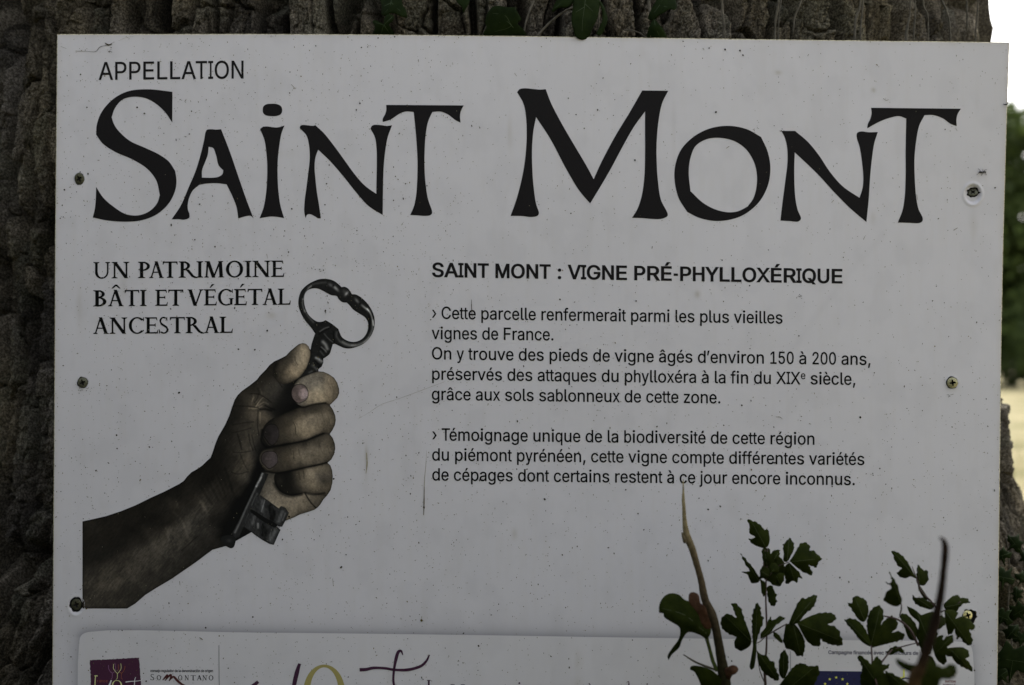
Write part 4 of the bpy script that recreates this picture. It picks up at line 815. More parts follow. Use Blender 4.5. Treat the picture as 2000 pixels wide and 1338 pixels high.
strokes_on('brush_letter', [(c8([(1052,655),(1085,620),(1115,588),(1108,625),(1085,662)]), [1.6, 3.6, 4, 2.4, 1.4]), (c8([(1085,660),(1125,612),(1162,585),(1155,630),(1135,665)]), [1.4, 3, 4, 3, 1.8]), (c8([(1135,665),(1165,630),(1195,610),(1225,640),(1265,680),(1310,712),(1370,735)]), [1.6, 3, 4.4, 5, 4.4, 3.4, 1])], M['wine'], SIGN)
c4 = lambda pts: [(560 + x / 2.7027, 1200 + y / 2.7027) for x, y in pts]
strokes_on('script_stroke', [([(504.5,1331),(494,1340),(480,1350)], [6, 8, 6]), ([(585.5,1296),(582,1306),(577,1326),(573,1345)], [5.5, 8.5, 8.5, 7]),
    (c4([(385,292),(420,290),(460,282),(520,284),(570,292),(640,292),(705,274),(737,246),(753,213)]), [7, 6, 5, 5, 5, 6, 5.5, 5, 2.6]),
    (c4([(613,214),(604,192),(588,200),(576,240),(567,290),(563,340),(568,385)]), [1.6, 6, 6.5, 5, 4.4, 4.4, 4.4])], M['plum2'], SIGN)
O_ = []
for k in range(41):
    a = math.pi - math.pi * k / 40; O_.append((633.2 + 40.6 * math.cos(a), 1352 - 54 * math.sin(a)))
I_ = []
for k in range(41):
    a = math.pi * k / 40; I_.append((633.2 + 28 * math.cos(a), 1352 - 48.6 * math.sin(a)))
print_shape('script_letter', [O_ + I_], M['gold'], SIGN)
caps_line([('I', 833.5, 841.5)], 1347, 1347, (800, 900), 19, M['plum2'])
for x, y, r_ in ((1014.3, 1334.2, 1.9), (1264, 1336, 1.5)): print_shape('dot', [blob(x, y, r_, r_, 12, 0)], M['plum2'], SIGN)
strokes_on('small_letter', [([(1224.5, 1332.5), (1228, 1331.5), (1228, 1350)], [1, 2.4, 2.4]), ([(1150,1334),(1153,1338)], 1.6), ([(880,1337),(884,1336.6),(888,1337)], 1.3), ([(900,1337.4),(904,1336.8),(908,1337.4)], 1.3)], M['plum2'], SIGN)
T_('Campagne financée avec le concours de :', 1617.7, 1798.3, 1277.6, 1279.2, 7.4, bold=26, m=M['txt3'])
fl = print_shape('flag', [[(1576, 1310.2), (1690, 1311.4), (1690, 1390), (1576, 1390)]], M['navy'], SIGN)
for k in range(-3, 4):
    a = math.radians(90 - 30 * k); cx, cy = 1633 + 25 * math.cos(a), 1348 - 25 * math.sin(a); L = []
    for i in range(10):
        r_ = 3.3 if i % 2 == 0 else 1.3; b_ = math.radians(90 + 36 * i); L.append((cx + r_ * math.cos(b_), cy - r_ * math.sin(b_)))
    if cy < 1342: print_shape('star', [L], M['star'], fl, .0004)
strokes_on('logo_line', [([(1765.3, 1306.5), (1765.3, 1323.5)], 3), ([(1766, 1323), (1759, 1324), (1753, 1330), (1750, 1342)], 2.4)], M['star'], SIGN)
strokes_on('logo_line', [([(1757, 1333), (1762, 1326), (1770, 1324.2), (1778, 1327), (1784, 1334), (1787, 1342)], 2.6)], M['navy'], SIGN)
T_('RATION', 1846, 1866.3, 1333.0, 1333.2, 4.2, bold=30, m=M['redtxt']) if all(c in G for c in 'RATION') else None
T_('TORIALE', 1841, 1866.3, 1340.0, 1340.2, 4.2, bold=30, m=M['redtxt'])
# ------------------------------------------------------------------ printed picture: a hand with an old key
def cc(ox, oy, s, pts): return [(ox + p[0] / s, oy + p[1] / s) + tuple(p[2:]) for p in pts]
SIL = [(161.3,1018.3),(182.3,1013.8),(207.4,1008),(236,998.6),(264.8,986.9),(279,980),(293.5,972.6),(320.4,960.5),(350,945.3),(359.4,939),(364.8,931.6),(374.2,922.2),(386.3,915.5),(395.7,908.7),(404.5,900),(411.5,893.8),(415.6,883),(421.4,865),(427,851.8),(439.5,830.4),(447.7,812.4),(454.3,792.6),(458.4,781.1),(464.1,772),(472.4,763.8),(487.2,753.2),(502,741.6),(507.6,733.8),(519,722.4),(526.7,712.9),(535.6,705.9),(547,700.8),(554.6,697),(559,694.5),(567.3,685.6),(576.2,678),(583.8,672.2),(591.5,670),(597.8,671.6),(602.9,676.7),(606,684.3),(606.4,694.5),(603.5,705.9),(599,717.3),(592,729),(589,736.5),
 (601.6,731.5),(611.8,727.6),(622,725.2),(632,726.2),(642.3,730.7),(652.4,737.7),(658.8,747.8),(662.3,759.2),(662.6,768),(658.8,777),(651.2,784.7),(644.2,791.4),(650.3,800.2),(654.8,811.4),(655.9,820.4),(654.2,830.4),(649.2,840.5),(644.1,847.8),(650.3,856.2),(654.2,867.4),(654.8,876.4),(652.5,887.6),(646.9,897.7),(639.8,903.8),(645.3,909.1),(648.6,918.1),(650,929.3),(649.2,942.8),(645.8,957.3),(639.1,967.4),(631.8,975.3),(625.6,985.4),(620.6,991),(614.4,995.5),(599.9,1000.5),(586.4,1004.4),(574,1010.6),(557.3,1017.3),(530,1024),(491.9,1039),(460.6,1056.6),(440.6,1066.6),(415,1073.7),(403.6,1082.2),(380.8,1099.3),(335.2,1130.7),(303.8,1149.2),(283.9,1162),(263.9,1179.1),(248.3,1188.5),(161.3,1188.5)]
BOW = curve_pts(cc(570,530,7.872,[(360,960,1),(300,870),(220,775),(150,665),(107,545),(101,450),(135,320),(215,225),(330,155),(440,118),(560,120),(650,148),(720,200),(765,243,1),(810,237),(860,260),(900,310),(925,352,1),(980,355),(1050,390),(1150,480),(1220,580),(1265,690),(1275,790),(1255,910),(1190,1030),(1100,1115),(980,1167),(880,1187),(800,1177),(720,1142),(660,1115),(630,1120,1),(605,1205),(580,1270),(520,1320),(478,1345,1),(280,1370,1),(288,1240),(295,1170),(315,1085),(358,1030,1)]), 5)
BHOLE = curve_pts(cc(570,530,7.872,[(188,450),(200,350),(250,288),(330,262),(400,265),(480,300),(560,345),(610,367),(690,380),(722,430),(780,475),(845,480,1),(890,525),(940,585),(1030,645),(1120,702),(1165,770),(1175,850),(1150,950),(1090,1030),(1010,1075),(920,1083),(840,1060),(770,1010),(735,940),(715,885,1),(620,810),(520,750,1),(470,772),(400,775),(340,745),(260,670),(212,575)]), 5)
NECK = cc(500,650,7.872,[(905,20),(868,130),(850,200),(842,275),(838,350),(815,440),(780,535),(720,625),(668,700),(700,700),(800,650),(880,618),(960,592),(960,560),(1010,520),(1035,460),(1035,395),(1060,370),(1110,320),(1150,260),(1182,175),(1195,20)])
SHAFT = cc(350,900,7.433,[(1195,170),(1300,190),(1172,482),(1040,750),(870,1110),(815,1130),(760,1065),(900,800),(1050,480)])
BALL = curve_pts(cc(350,900,7.433,[(605,1140),(625,1100),(690,1080),(770,1085),(820,1125),(815,1190),(790,1255),(750,1270),(690,1245),(640,1210)]), 4)
BIT1 = cc(130,840,3.509,[(1300,450),(1333,448),(1380,482),(1455,537),(1470,520),(1500,532),(1525,568),(1498,625),(1478,662),(1455,662),(1410,640),(1340,600),(1262,545)])
BIT2 = cc(130,840,3.509,[(1262,555),(1340,615),(1400,650),(1440,662),(1467,683),(1450,720),(1420,787),(1390,780),(1340,752),(1290,718),(1265,697),(1225,668),(1200,660)])
SLOT = cc(130,840,3.509,[(1262,540),(1300,560),(1360,600),(1420,630),(1450,655),(1425,668),(1385,648),(1330,615),(1262,562)])
FING = {
 'index': curve_pts([(574,770),(573,760),(577,748),(586,739),(601.6,732),(611.8,728),(622,725.2),(632,726.2),(642.3,730.7),(652.4,737.7),(658.8,747.8),(662.3,759.2),(662.6,768),(658.8,777),(651.2,784.7),(644.2,791.6,1),(636,787),(622,789),(600,793.5),(588,793),(579,787),(575,779)],4),
 'middle': curve_pts([(512,852),(513,838),(520,827),(533,817),(552,809),(570,801),(590,793),(612,788),(628,785.5),(638,787),(644.1,791.2),(650.3,800.2),(654.8,811.4),(655.9,820.4),(654.2,830.4),(649.2,840.5),(644.1,847.8,1),(632,846),(615,851),(598,859),(578,864),(558,867),(535,873),(524,871),(515,862)],4),
 'ring': curve_pts([(506,898),(508,886),(514,879),(526,875.5),(545,872),(570,866),(598,860),(615,852),(632,846.5),(640,846.5),(644.1,847.8),(650.3,856.2),(654.2,867.4),(654.8,876.4),(652.5,887.6),(646.9,897.7),(639.8,903.8,1),(625,908),(605,911),(585,914),(562,920),(538,923.5),(522,920),(511,910)],4),
 'pinky': curve_pts([(536,940),(536,928),(542,922),(562,919),(585,914),(605,911),(625,908),(637,903.5),(645.3,909.1),(648.6,918.1),(650,929.3),(649.2,942.8),(645.8,957.3),(639.1,967.4),(632,968),(612,965),(596,963),(580,967),(566,968),(550,962),(541,952)],4),
}
THUMB = curve_pts([(606,684.3),(606.4,694.5),(603.5,705.9),(599,717.3),(592,729),(583,738),(570,746),(556,750),(545,748),(538,738),(534,724),(538,712),(547,703),(559,694.5),(567.3,685.6),(576.2,678),(583.8,672.2),(591.5,670),(597.8,671.6),(602.9,676.7)],4)

def build_picture():
    x0, x1, y0, y1 = 158, 740, 538, 1192
    X, Y = np.meshgrid(np.arange(x0, x1 + 1, 1.0), np.arange(y0, y1 + 1, 1.0)); Wm = X.shape
    img = np.zeros(Wm + (3,))
    def field(P, sig=13):
        """smooth colour through sample points (x, y, grey, warmth)"""
        P = np.array([(p + (sig,))[:5] if len(p) == 4 else p for p in P], float); s = 0; t = 1e-12
        for x, y, g, wm, sg in P:
            d2 = (X - x) ** 2 + (Y - y) ** 2; w_ = np.exp(-d2 / (2 * sg * sg)) + 2e-4 / (1 + d2 / 400) ** 2
            s = s + w_[..., None] * np.array([g, wm]); t = t + w_
        q = s / t[..., None]; g, wm = q[..., 0], q[..., 1]
        return np.stack([g * (1 + .30 * wm), g * (1 + .03 * wm), g * (1 - .34 * wm)], -1)
    def layer(L, P, soft=1.2, edge=(.55, 3.0), sig=13):
        d = polydist(L, X, Y); f = field(P, sig); k = 1 - edge[0] * np.exp(-np.maximum(-d, 0) / edge[1])
        f = f * k[..., None]; a = (1 - sm(-soft, soft, d))[..., None]
        img[:] = img * (1 - a) + f * a
    def stroke(P, w_, col, op, add=False):
        d = linedist(resample(P, max(6, len(P) * 4)) if len(P) > 2 else P, X, Y); a = (op * np.exp(-(d / w_) ** 2))[..., None]
        img[:] = img + a * np.array(col) if add else img * (1 - a) + a * np.array(col, float)
    def mul(P, w_, k):
        d = linedist(resample(P, max(6, len(P) * 4)) if len(P) > 2 else P, X, Y); img[:] = img * (1 + (k - 1) * np.exp(-(d / w_) ** 2))[..., None]
    def spot(x, y, rx, ry, rot, k):
        c, s_ = math.cos(rot), math.sin(rot); a = (X - x) * c + (Y - y) * s_; b = -(X - x) * s_ + (Y - y) * c
        img[:] = img * (1 + (k - 1) * np.exp(-(a / rx) ** 2 - (b / ry) ** 2))[..., None]
    # forearm, wrist and palm: grey levels as printed
    base = [(170,1030,19,.45),(210,1018,17,.5),(250,1005,15,.5),(300,985,14,.5),(345,960,12,.5),(175,1060,16,.5),(220,1050,15,.5),(260,1040,12,.5),(300,1020,11,.5),(340,1000,12,.5),(175,1090,15,.4),(205,1085,16,.4),(235,1068,15,.4),(270,1055,20,.4),(300,1040,24,.4),
            (180,1115,27,.38),(215,1110,33,.38),(245,1090,31,.38),(275,1080,38,.34),(310,1060,40,.34),(340,1050,38,.33),(365,1025,42,.30),(350,1005,28,.34),(325,1000,20,.4),(342,992,30,.4),(385,1010,33,.3),(400,1040,28,.3),(370,1060,32,.32),(340,1080,36,.32),(300,1095,38,.34),(260,1115,38,.36),(215,1135,39,.38),(180,1140,35,.38),(180,1170,30,.38),(220,1170,29,.38),(255,1160,27,.36),(290,1130,28,.34),(330,1105,26,.34),(370,1085,22,.34),(400,1065,22,.34),(430,1050,20,.34),
            (385,950,17,.45),(365,970,19,.45),(385,975,26,.4),(400,985,34,.34),(415,970,30,.36),(420,990,33,.34),(435,975,22,.4),(400,930,12,.5),(415,910,12,.5),(440,940,16,.45),(430,955,26,.4),(425,1010,18,.35),(440,1020,10,.3),
            (430,880,15,.4),(440,850,18,.4),(455,815,20,.4),(470,790,24,.4),(445,900,18,.4),(455,870,30,.38),(470,850,38,.36),(470,880,42,.36),(462,905,34,.38),(478,830,40,.38),(490,870,55,.36),(487,890,58,.40),(480,905,48,.40),(475,920,55,.38),(482,905,56,.42),(465,935,30,.4),(468,950,22,.4),(480,930,48,.3),
            (500,790,62,.42),(508,780,58,.42),(520,790,40,.36),(495,800,58,.42),(485,780,36,.4),(510,812,66,.44),(520,825,50,.44),(500,830,50,.38),(495,850,50,.36),(505,860,34,.34),(508,745,24,.42),(495,760,26,.42),(520,735,26,.44),(530,752,44,.30),(540,765,48,.28),(530,772,46,.28),(545,780,26,.25),(532,725,22,.5),(520,760,46,.36),
            (555,770,8,.2),(550,790,7,.2),(535,800,16,.3),(560,810,6,.2),(520,870,8,.2),(510,900,6,.2),(500,930,7,.2),(490,960,5,.2),(470,990,5,.2),(450,1030,7,.2),(480,1010,8,.2),(505,880,8,.2),
            (535,950,70,.36),(545,970,86,.36),(560,975,90,.38),(525,975,72,.34),(540,985,92,.38),(560,1000,84,.40),(580,985,88,.38),(600,985,80,.40),(585,1000,56,.42),(560,1010,60,.40),(520,935,48,.30),(612,990,52,.40),(525,950,62,.33)]
    layer(SIL, base, 1.0, (.45, 2.2), 10)
    # lines of the palm and wrist
    for P, w_, k in [([(452,793),(470,793),(490,794),(505,797)],1.0,.55),([(455,830),(475,826),(495,824)],1.2,.65),([(455,845),(470,842),(490,836)],1.2,.65),([(486,848),(488,862),(494,880)],1.3,.55),([(464,848),(468,862),(472,878)],1.6,.55),([(492,850),(496,868),(500,880)],1.2,.6),
                     ([(455,883),(470,884),(490,881)],1.1,.62),([(470,888),(476,904),(484,918)],1.4,.7),([(452,922),(465,926),(485,921)],1.2,.6),([(504,802),(503,830),(506,850)],1.3,.55),([(490,769),(505,770),(520,778),(530,786)],1.1,.5),([(508,800),(518,799),(530,802)],2.2,.35),([(518,792),(530,798),(536,800)],1.8,.4),
                     ([(533,733),(541,742),(551,756)],1.0,.55),([(503,758),(508,770)],1.6,.7),([(497,786),(503,778),(505,768)],1.1,.55),([(500,790),(508,780),(514,774)],1.0,.6)]: mul(P, w_, k)
    for P, w_, k in [([(500,794),(506,784),(513,776)],1.4,1.7),([(492,784),(496,776)],1.3,1.4),([(486,797),(500,798),(512,793)],1.3,1.5),([(505,792),(515,786),(524,789)],1.4,1.55),([(508,806),(508,826)],1.3,1.45),([(489,862),(491,878)],1.5,1.35),([(509,760),(511,768)],1.6,1.3),([(495,770),(492,790)],1.6,1.25)]: mul(P, w_, k)
    for i in range(11):                                  # fine folds of the wrist
        o_ = i * 5.2 + (1.7, -1.2, .4, 2.2, -.6)[i % 5]; mul([(388 + o_ * .95, 948 - o_ * .72 + (i % 3) * 3), (398 + o_ * .9, 966 - o_ * .6), (412 + o_ * .8, 986 - o_ * .45)], 1.8 + (i % 3) * .7, (.88, .78, .92)[i % 3])
        mul([(391 + o_ * .95, 947 - o_ * .72 + (i % 3) * 3), (401 + o_ * .9, 965 - o_ * .6), (415 + o_ * .8, 985 - o_ * .45)], 1.6, 1.09)
    spot(398, 990, 4, 16, -.5, 1.6); spot(345, 990, 5, 4, 0, 1.35); spot(346, 985, 3, 6, -.4, 1.3); spot(327, 1042, 3, 18, -.35, 1.35); spot(308, 1018, 5, 5, 0, 1.3)
    mul([(340,1000),(356,1018),(368,1052)], 2.5, 1.22); mul([(355,1075),(372,1060),(385,1048)], 1.4, .6); mul([(320,1030),(336,1060),(340,1085)], 1.5, .85)
    # fingers
    layer(FING['pinky'], [(640,915,66,.40),(625,920,84,.42),(605,925,92,.40),(595,935,90,.42),(610,940,95,.42),(640,935,66,.36),(632,940,52,.34),(628,930,62,.32),(622,952,74,.46),(640,950,68,.50),(600,952,66,.44),(585,940,58,.44),(585,925,44,.44),(572,940,18,.4),(560,945,11,.4),(560,930,10,.4),(548,940,16,.35),(545,955,13,.4),(575,958,16,.4),(590,960,38,.4),(635,962,42,.45),(615,962,50,.45)], 1.2, (.45,3.0), 8)
    layer(FING['ring'], [(645,865,62,.42),(640,880,76,.42),(625,870,70,.38),(610,880,80,.40),(595,885,84,.36),(580,882,74,.42),(575,895,76,.44),(600,895,78,.42),(620,895,72,.42),(640,895,58,.42),(565,880,52,.46),(555,890,50,.48),(560,905,46,.46),(545,885,34,.46),(545,905,42,.42),(530,915,36,.44),(515,910,44,.40),(512,890,40,.40),(520,880,36,.4),(590,905,56,.42),(620,860,42,.4),(590,868,38,.4),(560,872,28,.4)], 1.2, (.55,3.5), 8)
    layer(FING['middle'], [(640,800,62,.44),(645,820,74,.44),(630,815,80,.40),(615,820,88,.40),(600,825,96,.40),(585,825,90,.42),(578,835,86,.46),(600,840,92,.46),(620,835,84,.44),(640,838,62,.46),(580,815,60,.46),(565,820,52,.48),(560,835,48,.46),(575,850,66,.44),(560,855,50,.44),(545,860,34,.44),(550,830,36,.46),(545,815,28,.46),(600,800,44,.42),(620,797,44,.42),(570,808,24,.4),(525,830,16,.35),(517,850,18,.38),(520,865,24,.38),(535,868,34,.38)], 1.2, (.55,3.5), 8)
    layer(FING['index'], [(622,735,92,.34),(610,742,96,.30),(600,747,90,.28),(590,745,82,.28),(640,740,88,.44),(650,752,84,.46),(655,768,74,.46),(640,762,100,.44),(625,755,104,.36),(615,765,114,.42),(630,775,104,.46),(615,780,112,.46),(605,785,98,.42),(645,782,74,.48),(612,750,82,.30),(622,742,80,.24),(600,792,76,.40),(585,788,84,.26),(577,775,62,.30),(576,760,60,.34),(581,750,78,.36),(660,765,60,.46)], 1.2, (.42,2.6), 8)
    layer(THUMB, [(595,680,104,.44),(590,690,116,.42),(600,695,100,.44),(583,700,104,.40),(590,710,112,.44),(578,720,108,.46),(570,728,110,.50),(585,727,88,.48),(560,735,78,.50),(552,742,48,.46),(548,728,52,.48),(555,715,60,.46),(565,705,66,.44),(572,690,50,.40),(562,700,36,.40),(580,680,66,.40),(550,705,20,.4),(540,720,26,.44),(540,735,32,.44),(565,742,54,.44),(545,746,26,.4)], 1.6, (.40,2.6), 8)
    mul([(576,695),(577,705),(582,713)], 1.0, .72); mul([(540,712),(536,722),(540,735)], 3, .7)
    # shade between the fingers and lines on the joints
    for P, w_, k in [([(575,790),(590,796),(612,790),(636,787)],1.7,.35),([(524,873),(558,868),(598,860),(632,846.5)],1.8,.25),([(515,920),(540,924),(562,921),(605,911.5),(638,904)],1.8,.25),([(596,963),(612,966),(634,963)],2.0,.45),([(596,964),(606,980),(617,992)],1.4,.30),([(536,945),(548,962),(566,969),(590,965)],3.2,.45),([(512,840),(511,862),(520,874)],2.6,.3),([(504,905),(514,918)],2.2,.3)]: mul(P, w_, k)
    for P, w_, k in [([(573,825),(577,833),(578,848)],1.0,.62),([(575,826),(579,834),(580,846)],1.0,1.2),([(572,880),(574,895)],1.0,.62),([(571,878),(573,892)],1.0,1.35),([(583,877),(586,890)],1.0,.75),([(593,921),(594,935)],1.0,.72),([(584,922),(586,936)],1.1,.75),([(628,805),(634,825)],1.0,.86),([(642,815),(645,832)],1.0,.85),([(622,860),(626,875),(630,885)],1.0,.85),([(640,870),(643,885)],.9,.85),([(648,750),(652,765),(650,778)],1.2,.88),([(640,745),(646,760)],1,.92),([(618,812),(622,834)],.9,.9)]: mul(P, w_, k)
    for x, y, r_, k in [(626,737,8,.84),(618,741,6,.88),(626,752,5,1.10),(634,939,8,.78),(606,812,7,1.05),(610,885,9,.94),(600,832,6,1.06)]: spot(x, y, r_, r_ * .8, 0, k)
    # nails
    def nail(P, pts, rim, pale=None):
        L = curve_pts(P, 5); d = polydist(L, X, Y); f = field(pts, 5); a = (1 - sm(-.9, .9, d))[..., None]
        img[:] = img * (1 - a) + f * a * np.array([.78, .71, .74])
        img[:] = img * (1 - .55 * np.exp(-((d - .4) / .8) ** 2))[..., None]; img[:] = img * (1 + rim * np.exp(-((d - 2.4) / 1.0) ** 2) * (X < P[0][0]))[..., None]
        if pale: L2 = curve_pts(pale, 4); d2 = polydist(L2, X, Y); img[:] = img * (1 + .30 * (1 - sm(-1.2, 1.2, d2)))[..., None]
    nail([(585,751),(592,752),(598,757),(601,764),(601.5,772),(598,780),(590,785),(583,787),(576,783),(571,776),(569.5,768),(572,758),(578,752.5)][::1], [(575,765,84,.22),(580,775,96,.20),(588,760,98,.18),(592,770,112,.12),(585,782,98,.26),(596,775,110,.12)], .35, [(586,762),(594,758),(600,762),(601,773),(596,778),(587,778),(583,770)])
    nail([(534,829),(540,832),(544,842),(544,853),(540,862),(532,869),(527,867),(520,858),(515,848),(518,836),(525,830)], [(522,845,30,.16),(530,840,38,.12),(538,850,50,.10),(532,860,48,.12),(525,858,34,.18)], .5)
    nail([(533,882),(539,885),(542,894),(541,904),(534,911),(526,915),(519,910),(512,902),(511,893),(515,885),(523,882)], [(518,890,58,.16),(528,893,70,.12),(536,900,74,.10),(525,905,66,.14),(516,902,54,.18)], .5)
    mul([(541,886),(543,895),(541,906)], 1.1, 1.35); mul([(543,840),(544.5,850),(542,860)], 1.0, 1.25); mul([(518,897),(530,896)], 1.0, 1.18)
    spot(547, 940, 5, 8, .2, 1.5)
    # skin grain
    r = np.random.RandomState(4); sk = .42 * (fbm(X / 3.1, Y / 3.1, 3) - .5) + .5 * (fbm(X / 9, Y / 14, 3) - .5) + .3 * (fbm(X / 1.3, Y / 1.3, 2) - .5)
    hair = fbm((X + Y * .8) / 2.2, (Y - X * .8) / 12, 3) - .5
    img[:] = img * (1 + .62 * sk + .50 * hair * sm(0, 60, 520 - X + (Y - 900) * .5) )[..., None]
    gm = img.mean(-1, keepdims=True); img[:] = img * np.clip(gm / 62.0, .85, 3) ** .16 * (1 + .10 * sm(24, 44, gm) * (X < 420)[..., None])
    # ---- key
    key_d = np.minimum(np.maximum(polydist(BOW, X, Y), -polydist(BHOLE, X, Y)), polydist(NECK, X, Y))
    th = polydist(THUMB, X, Y); ix = polydist(FING['index'], X, Y)
    K1 = np.full(Wm, 20.0) + 10 * (fbm(X / 4, Y / 4, 3) - .5) - 9 * np.exp(-np.maximum(-key_d, 0) / 1.3)
    def kspot(x, y, rx, ry, rot, g):
        c, s_ = math.cos(rot), math.sin(rot); a = (X - x) * c + (Y - y) * s_; b = -(X - x) * s_ + (Y - y) * c
        return g * np.exp(-(a / rx) ** 2 - (b / ry) ** 2)
    kp = lambda pts: [(570 + a / 7.872, 530 + b / 7.872) for a, b in pts]
    def kline(pts, w_, g):
        P = resample(kp(pts), 30); return g * np.exp(-(linedist(P, X, Y) / w_) ** 2)
    K1 += kline([(250,245),(330,200),(430,180),(520,170)], 2.2, 26) + kline([(300,225),(250,270),(205,340),(175,430)], 1.1, 66) + kline([(168,430),(170,520),(200,620)], 1.8, 48) + kline([(200,600),(260,700),(330,780)], 2.2, 34)
    K1 += kspot(650, 533 + 26, .1, .1, 0, 0)
    for x, y, rx, ry, rot, g in [(595,210,5,3,.6,52),(665,250,5.5,3.0,.8,88),(700,285,5,2.6,.9,50),(640,225,2,2,0,-60),(840,345,5,2.2,-.9,100),(820,320,6,5,.5,36),(1000,450,6,2.6,.9,70),(1100,540,7,2.2,.7,84),(1150,580,5,2,.7,70),(1180,600,6,3,.9,44),(1050,500,2.5,2,.7,-40)]:
        K1 += kspot(570 + x / 7.872, 530 + y / 7.872, rx, ry, rot, g)
    K1 += kline([(1160,575),(1210,650),(1240,740),(1255,830)], 1.4, 92) + kline([(1250,760),(1240,900),(1190,1010)], 2.6, 58) + kline([(1180,1040),(1120,1090),(1030,1130),(930,1140),(850,1125),(780,1090)], 3.2, 66) + kline([(1190,1030),(1120,1090)], 2.4, 34) + kline([(920,1135),(980,1130)], 1.5, 30) - kline([(1190,700),(1200,800),(1190,900)], 1.5, 20)
    K1 += kline([(430,925),(500,880),(570,855)], 1.2, 52) + kline([(690,935),(690,1000),(740,1080)], 2.4, 34) + kline([(500,960),(560,1030),(630,1090)], 1.2, 36) + kline([(640,930),(645,1020),(650,1090)], 1.2, -18) + kline([(420,960),(520,900),(600,850)], 2.0, -10)
    for pts, w_, g in [([(480,1085),(520,1130),(545,1190)], 3.4, 84), ([(455,1165),(500,1205),(530,1240)], 1.4, 55), ([(440,1180),(490,1225)], 1.0, -30), ([(440,1230),(490,1290)], 1.6, 30), ([(370,1330),(420,1345)], 2.0, 55), ([(430,1360),(520,1410)],2.2,58)]: K1 += kline(pts, w_, g)
    np_ = lambda pts: [(500 + a / 7.872, 650 + b / 7.872) for a, b in pts]
    for pts, w_, g in [([(925,385),(960,420),(1000,455)], 3.0, 44), ([(905,430),(960,480)], 1.2, -24), ([(870,500),(910,540),(940,570)], 2.6, 38), ([(820,610),(860,590)], 2.0, 34), ([(1000,470),(960,530)], 1.5, -14)]:
        K1 += g * np.exp(-(linedist(resample(np_(pts), 16), X, Y) / w_) ** 2)
    K1 = np.maximum(K1, 9); kc = np.stack([K1 * 1.0, K1 * .985, K1 * .97], -1)
    a = (1 - sm(-.8, .8, key_d)) * sm(-1.0, 1.0, th) * sm(-1.0, 1.0, ix); img[:] = img * (1 - a[..., None]) + kc * a[..., None]
    # dark behind the stem, then stem, ball and bit
    dk = linedist([(512,905),(490,960),(462,1010),(438,1048)], X, Y); fing = np.minimum(polydist(FING['ring'], X, Y), polydist(FING['middle'], X, Y))
    img[:] = img * (1 - .93 * (np.exp(-(dk / 11) ** 2) * sm(-1, 1, fing) * (1 - sm(503, 532, X + (Y - 925) * .5)))[..., None])
    sd_ = polydist(SHAFT, X, Y); sh = np.full(Wm, 24.0) + 14 * (fbm(X / 3, Y / 6, 3) - .5)
    ps = lambda pts: [(350 + a / 7.433, 900 + b / 7.433) for a, b in pts]
    sh += 92 * np.exp(-(linedist(ps([(1210,185),(1175,270),(1120,370)]), X, Y) / 2.0) ** 2) * (.5 + fbm(X / 2, Y / 3, 2)) + 42 * np.exp(-(linedist(ps([(1120,370),(1050,520),(970,690),(880,900),(810,1040)]), X, Y) / 1.8) ** 2) + 26 * np.exp(-(linedist(ps([(1130,480),(1060,640)]), X, Y) / 2.2) ** 2) + 30 * np.exp(-(linedist(ps([(1010,770),(940,910)]), X, Y) / .9) ** 2)
    sh -= 8 * np.exp(-np.maximum(-sd_, 0) / 1.5)
    for L, f in ((SHAFT, sh),):
        a = (1 - sm(-.8, .8, sd_)) * sm(-1, 1, fing); kc = np.stack([f, f * .985, f * .98], -1); img[:] = img * (1 - a[..., None]) + np.maximum(kc, 7) * a[..., None]
    bt = np.full(Wm, 30.0) + 26 * (fbm(X / 2.2, Y / 5, 3) - .5)
    p4 = lambda pts: [(130 + a / 3.509, 840 + b / 3.509) for a, b in pts]
    for pts, w_, g in [([(1340,480),(1345,560)], 3.0, 24), ([(1360,480),(1335,560)], 1.0, 40), ([(1395,520),(1400,600)], 4.0, -18), ([(1425,560),(1410,620)], 4.0, -20), ([(1480,560),(1455,625)], 3.6, 30), ([(1500,570),(1480,620)], 1.4, 34), ([(1290,590),(1275,640)], 3.0, 24), ([(1312,640),(1312,670)], 1.6, 60), ([(1350,650),(1345,720)], 4.6, -18), ([(1375,690),(1360,750)], 4, -14), ([(1430,690),(1400,750)], 4.0, 28), ([(1400,700),(1390,740)], 1.2, 20)]:
        bt += g * np.exp(-(linedist(p4(pts), X, Y) / w_) ** 2)
    for L in (BIT1, BIT2):
        d = polydist(L, X, Y); f = np.maximum(bt - 12 * np.exp(-np.maximum(-d, 0) / 1.2), 8); a = 1 - sm(-.8, .8, d); kc = np.stack([f, f * .99, f * .99], -1); img[:] = img * (1 - a[..., None]) + kc * a[..., None]
    a = 1 - sm(-.8, .8, polydist(SLOT, X, Y)); img[:] = img * (1 - a[..., None]) + 8 * a[..., None]
    d = polydist(BALL, X, Y); f = 15 + 16 * np.exp(-(((X - 448) / 5) ** 2 + ((Y - 1056) / 3.5) ** 2)); a = 1 - sm(-.8, .8, d); img[:] = img * (1 - a[..., None]) + np.stack([f, f, f], -1) * a[..., None]
    # lower edge of the shaft collar
    img[:] = np.maximum(img, 6)
    # outline of everything printed
    allk = np.minimum.reduce([key_d, polydist(BALL, X, Y), polydist(BIT1, X, Y), polydist(BIT2, X, Y), polydist(SLOT, X, Y)])
    D = np.minimum(polydist(SIL, X, Y), allk)
    gy, gx = np.gradient(D); gl = np.maximum(np.hypot(gx, gy), .3)
    inside = D <= 0
    cell = (inside[:-1, :-1] | inside[1:, :-1] | inside[1:, 1:] | inside[:-1, 1:]) 
    U, Vv = X.copy(), Y.copy(); out = D > 0; U[out] -= (D * gx / gl ** 2)[out]; Vv[out] -= (D * gy / gl ** 2)[out]
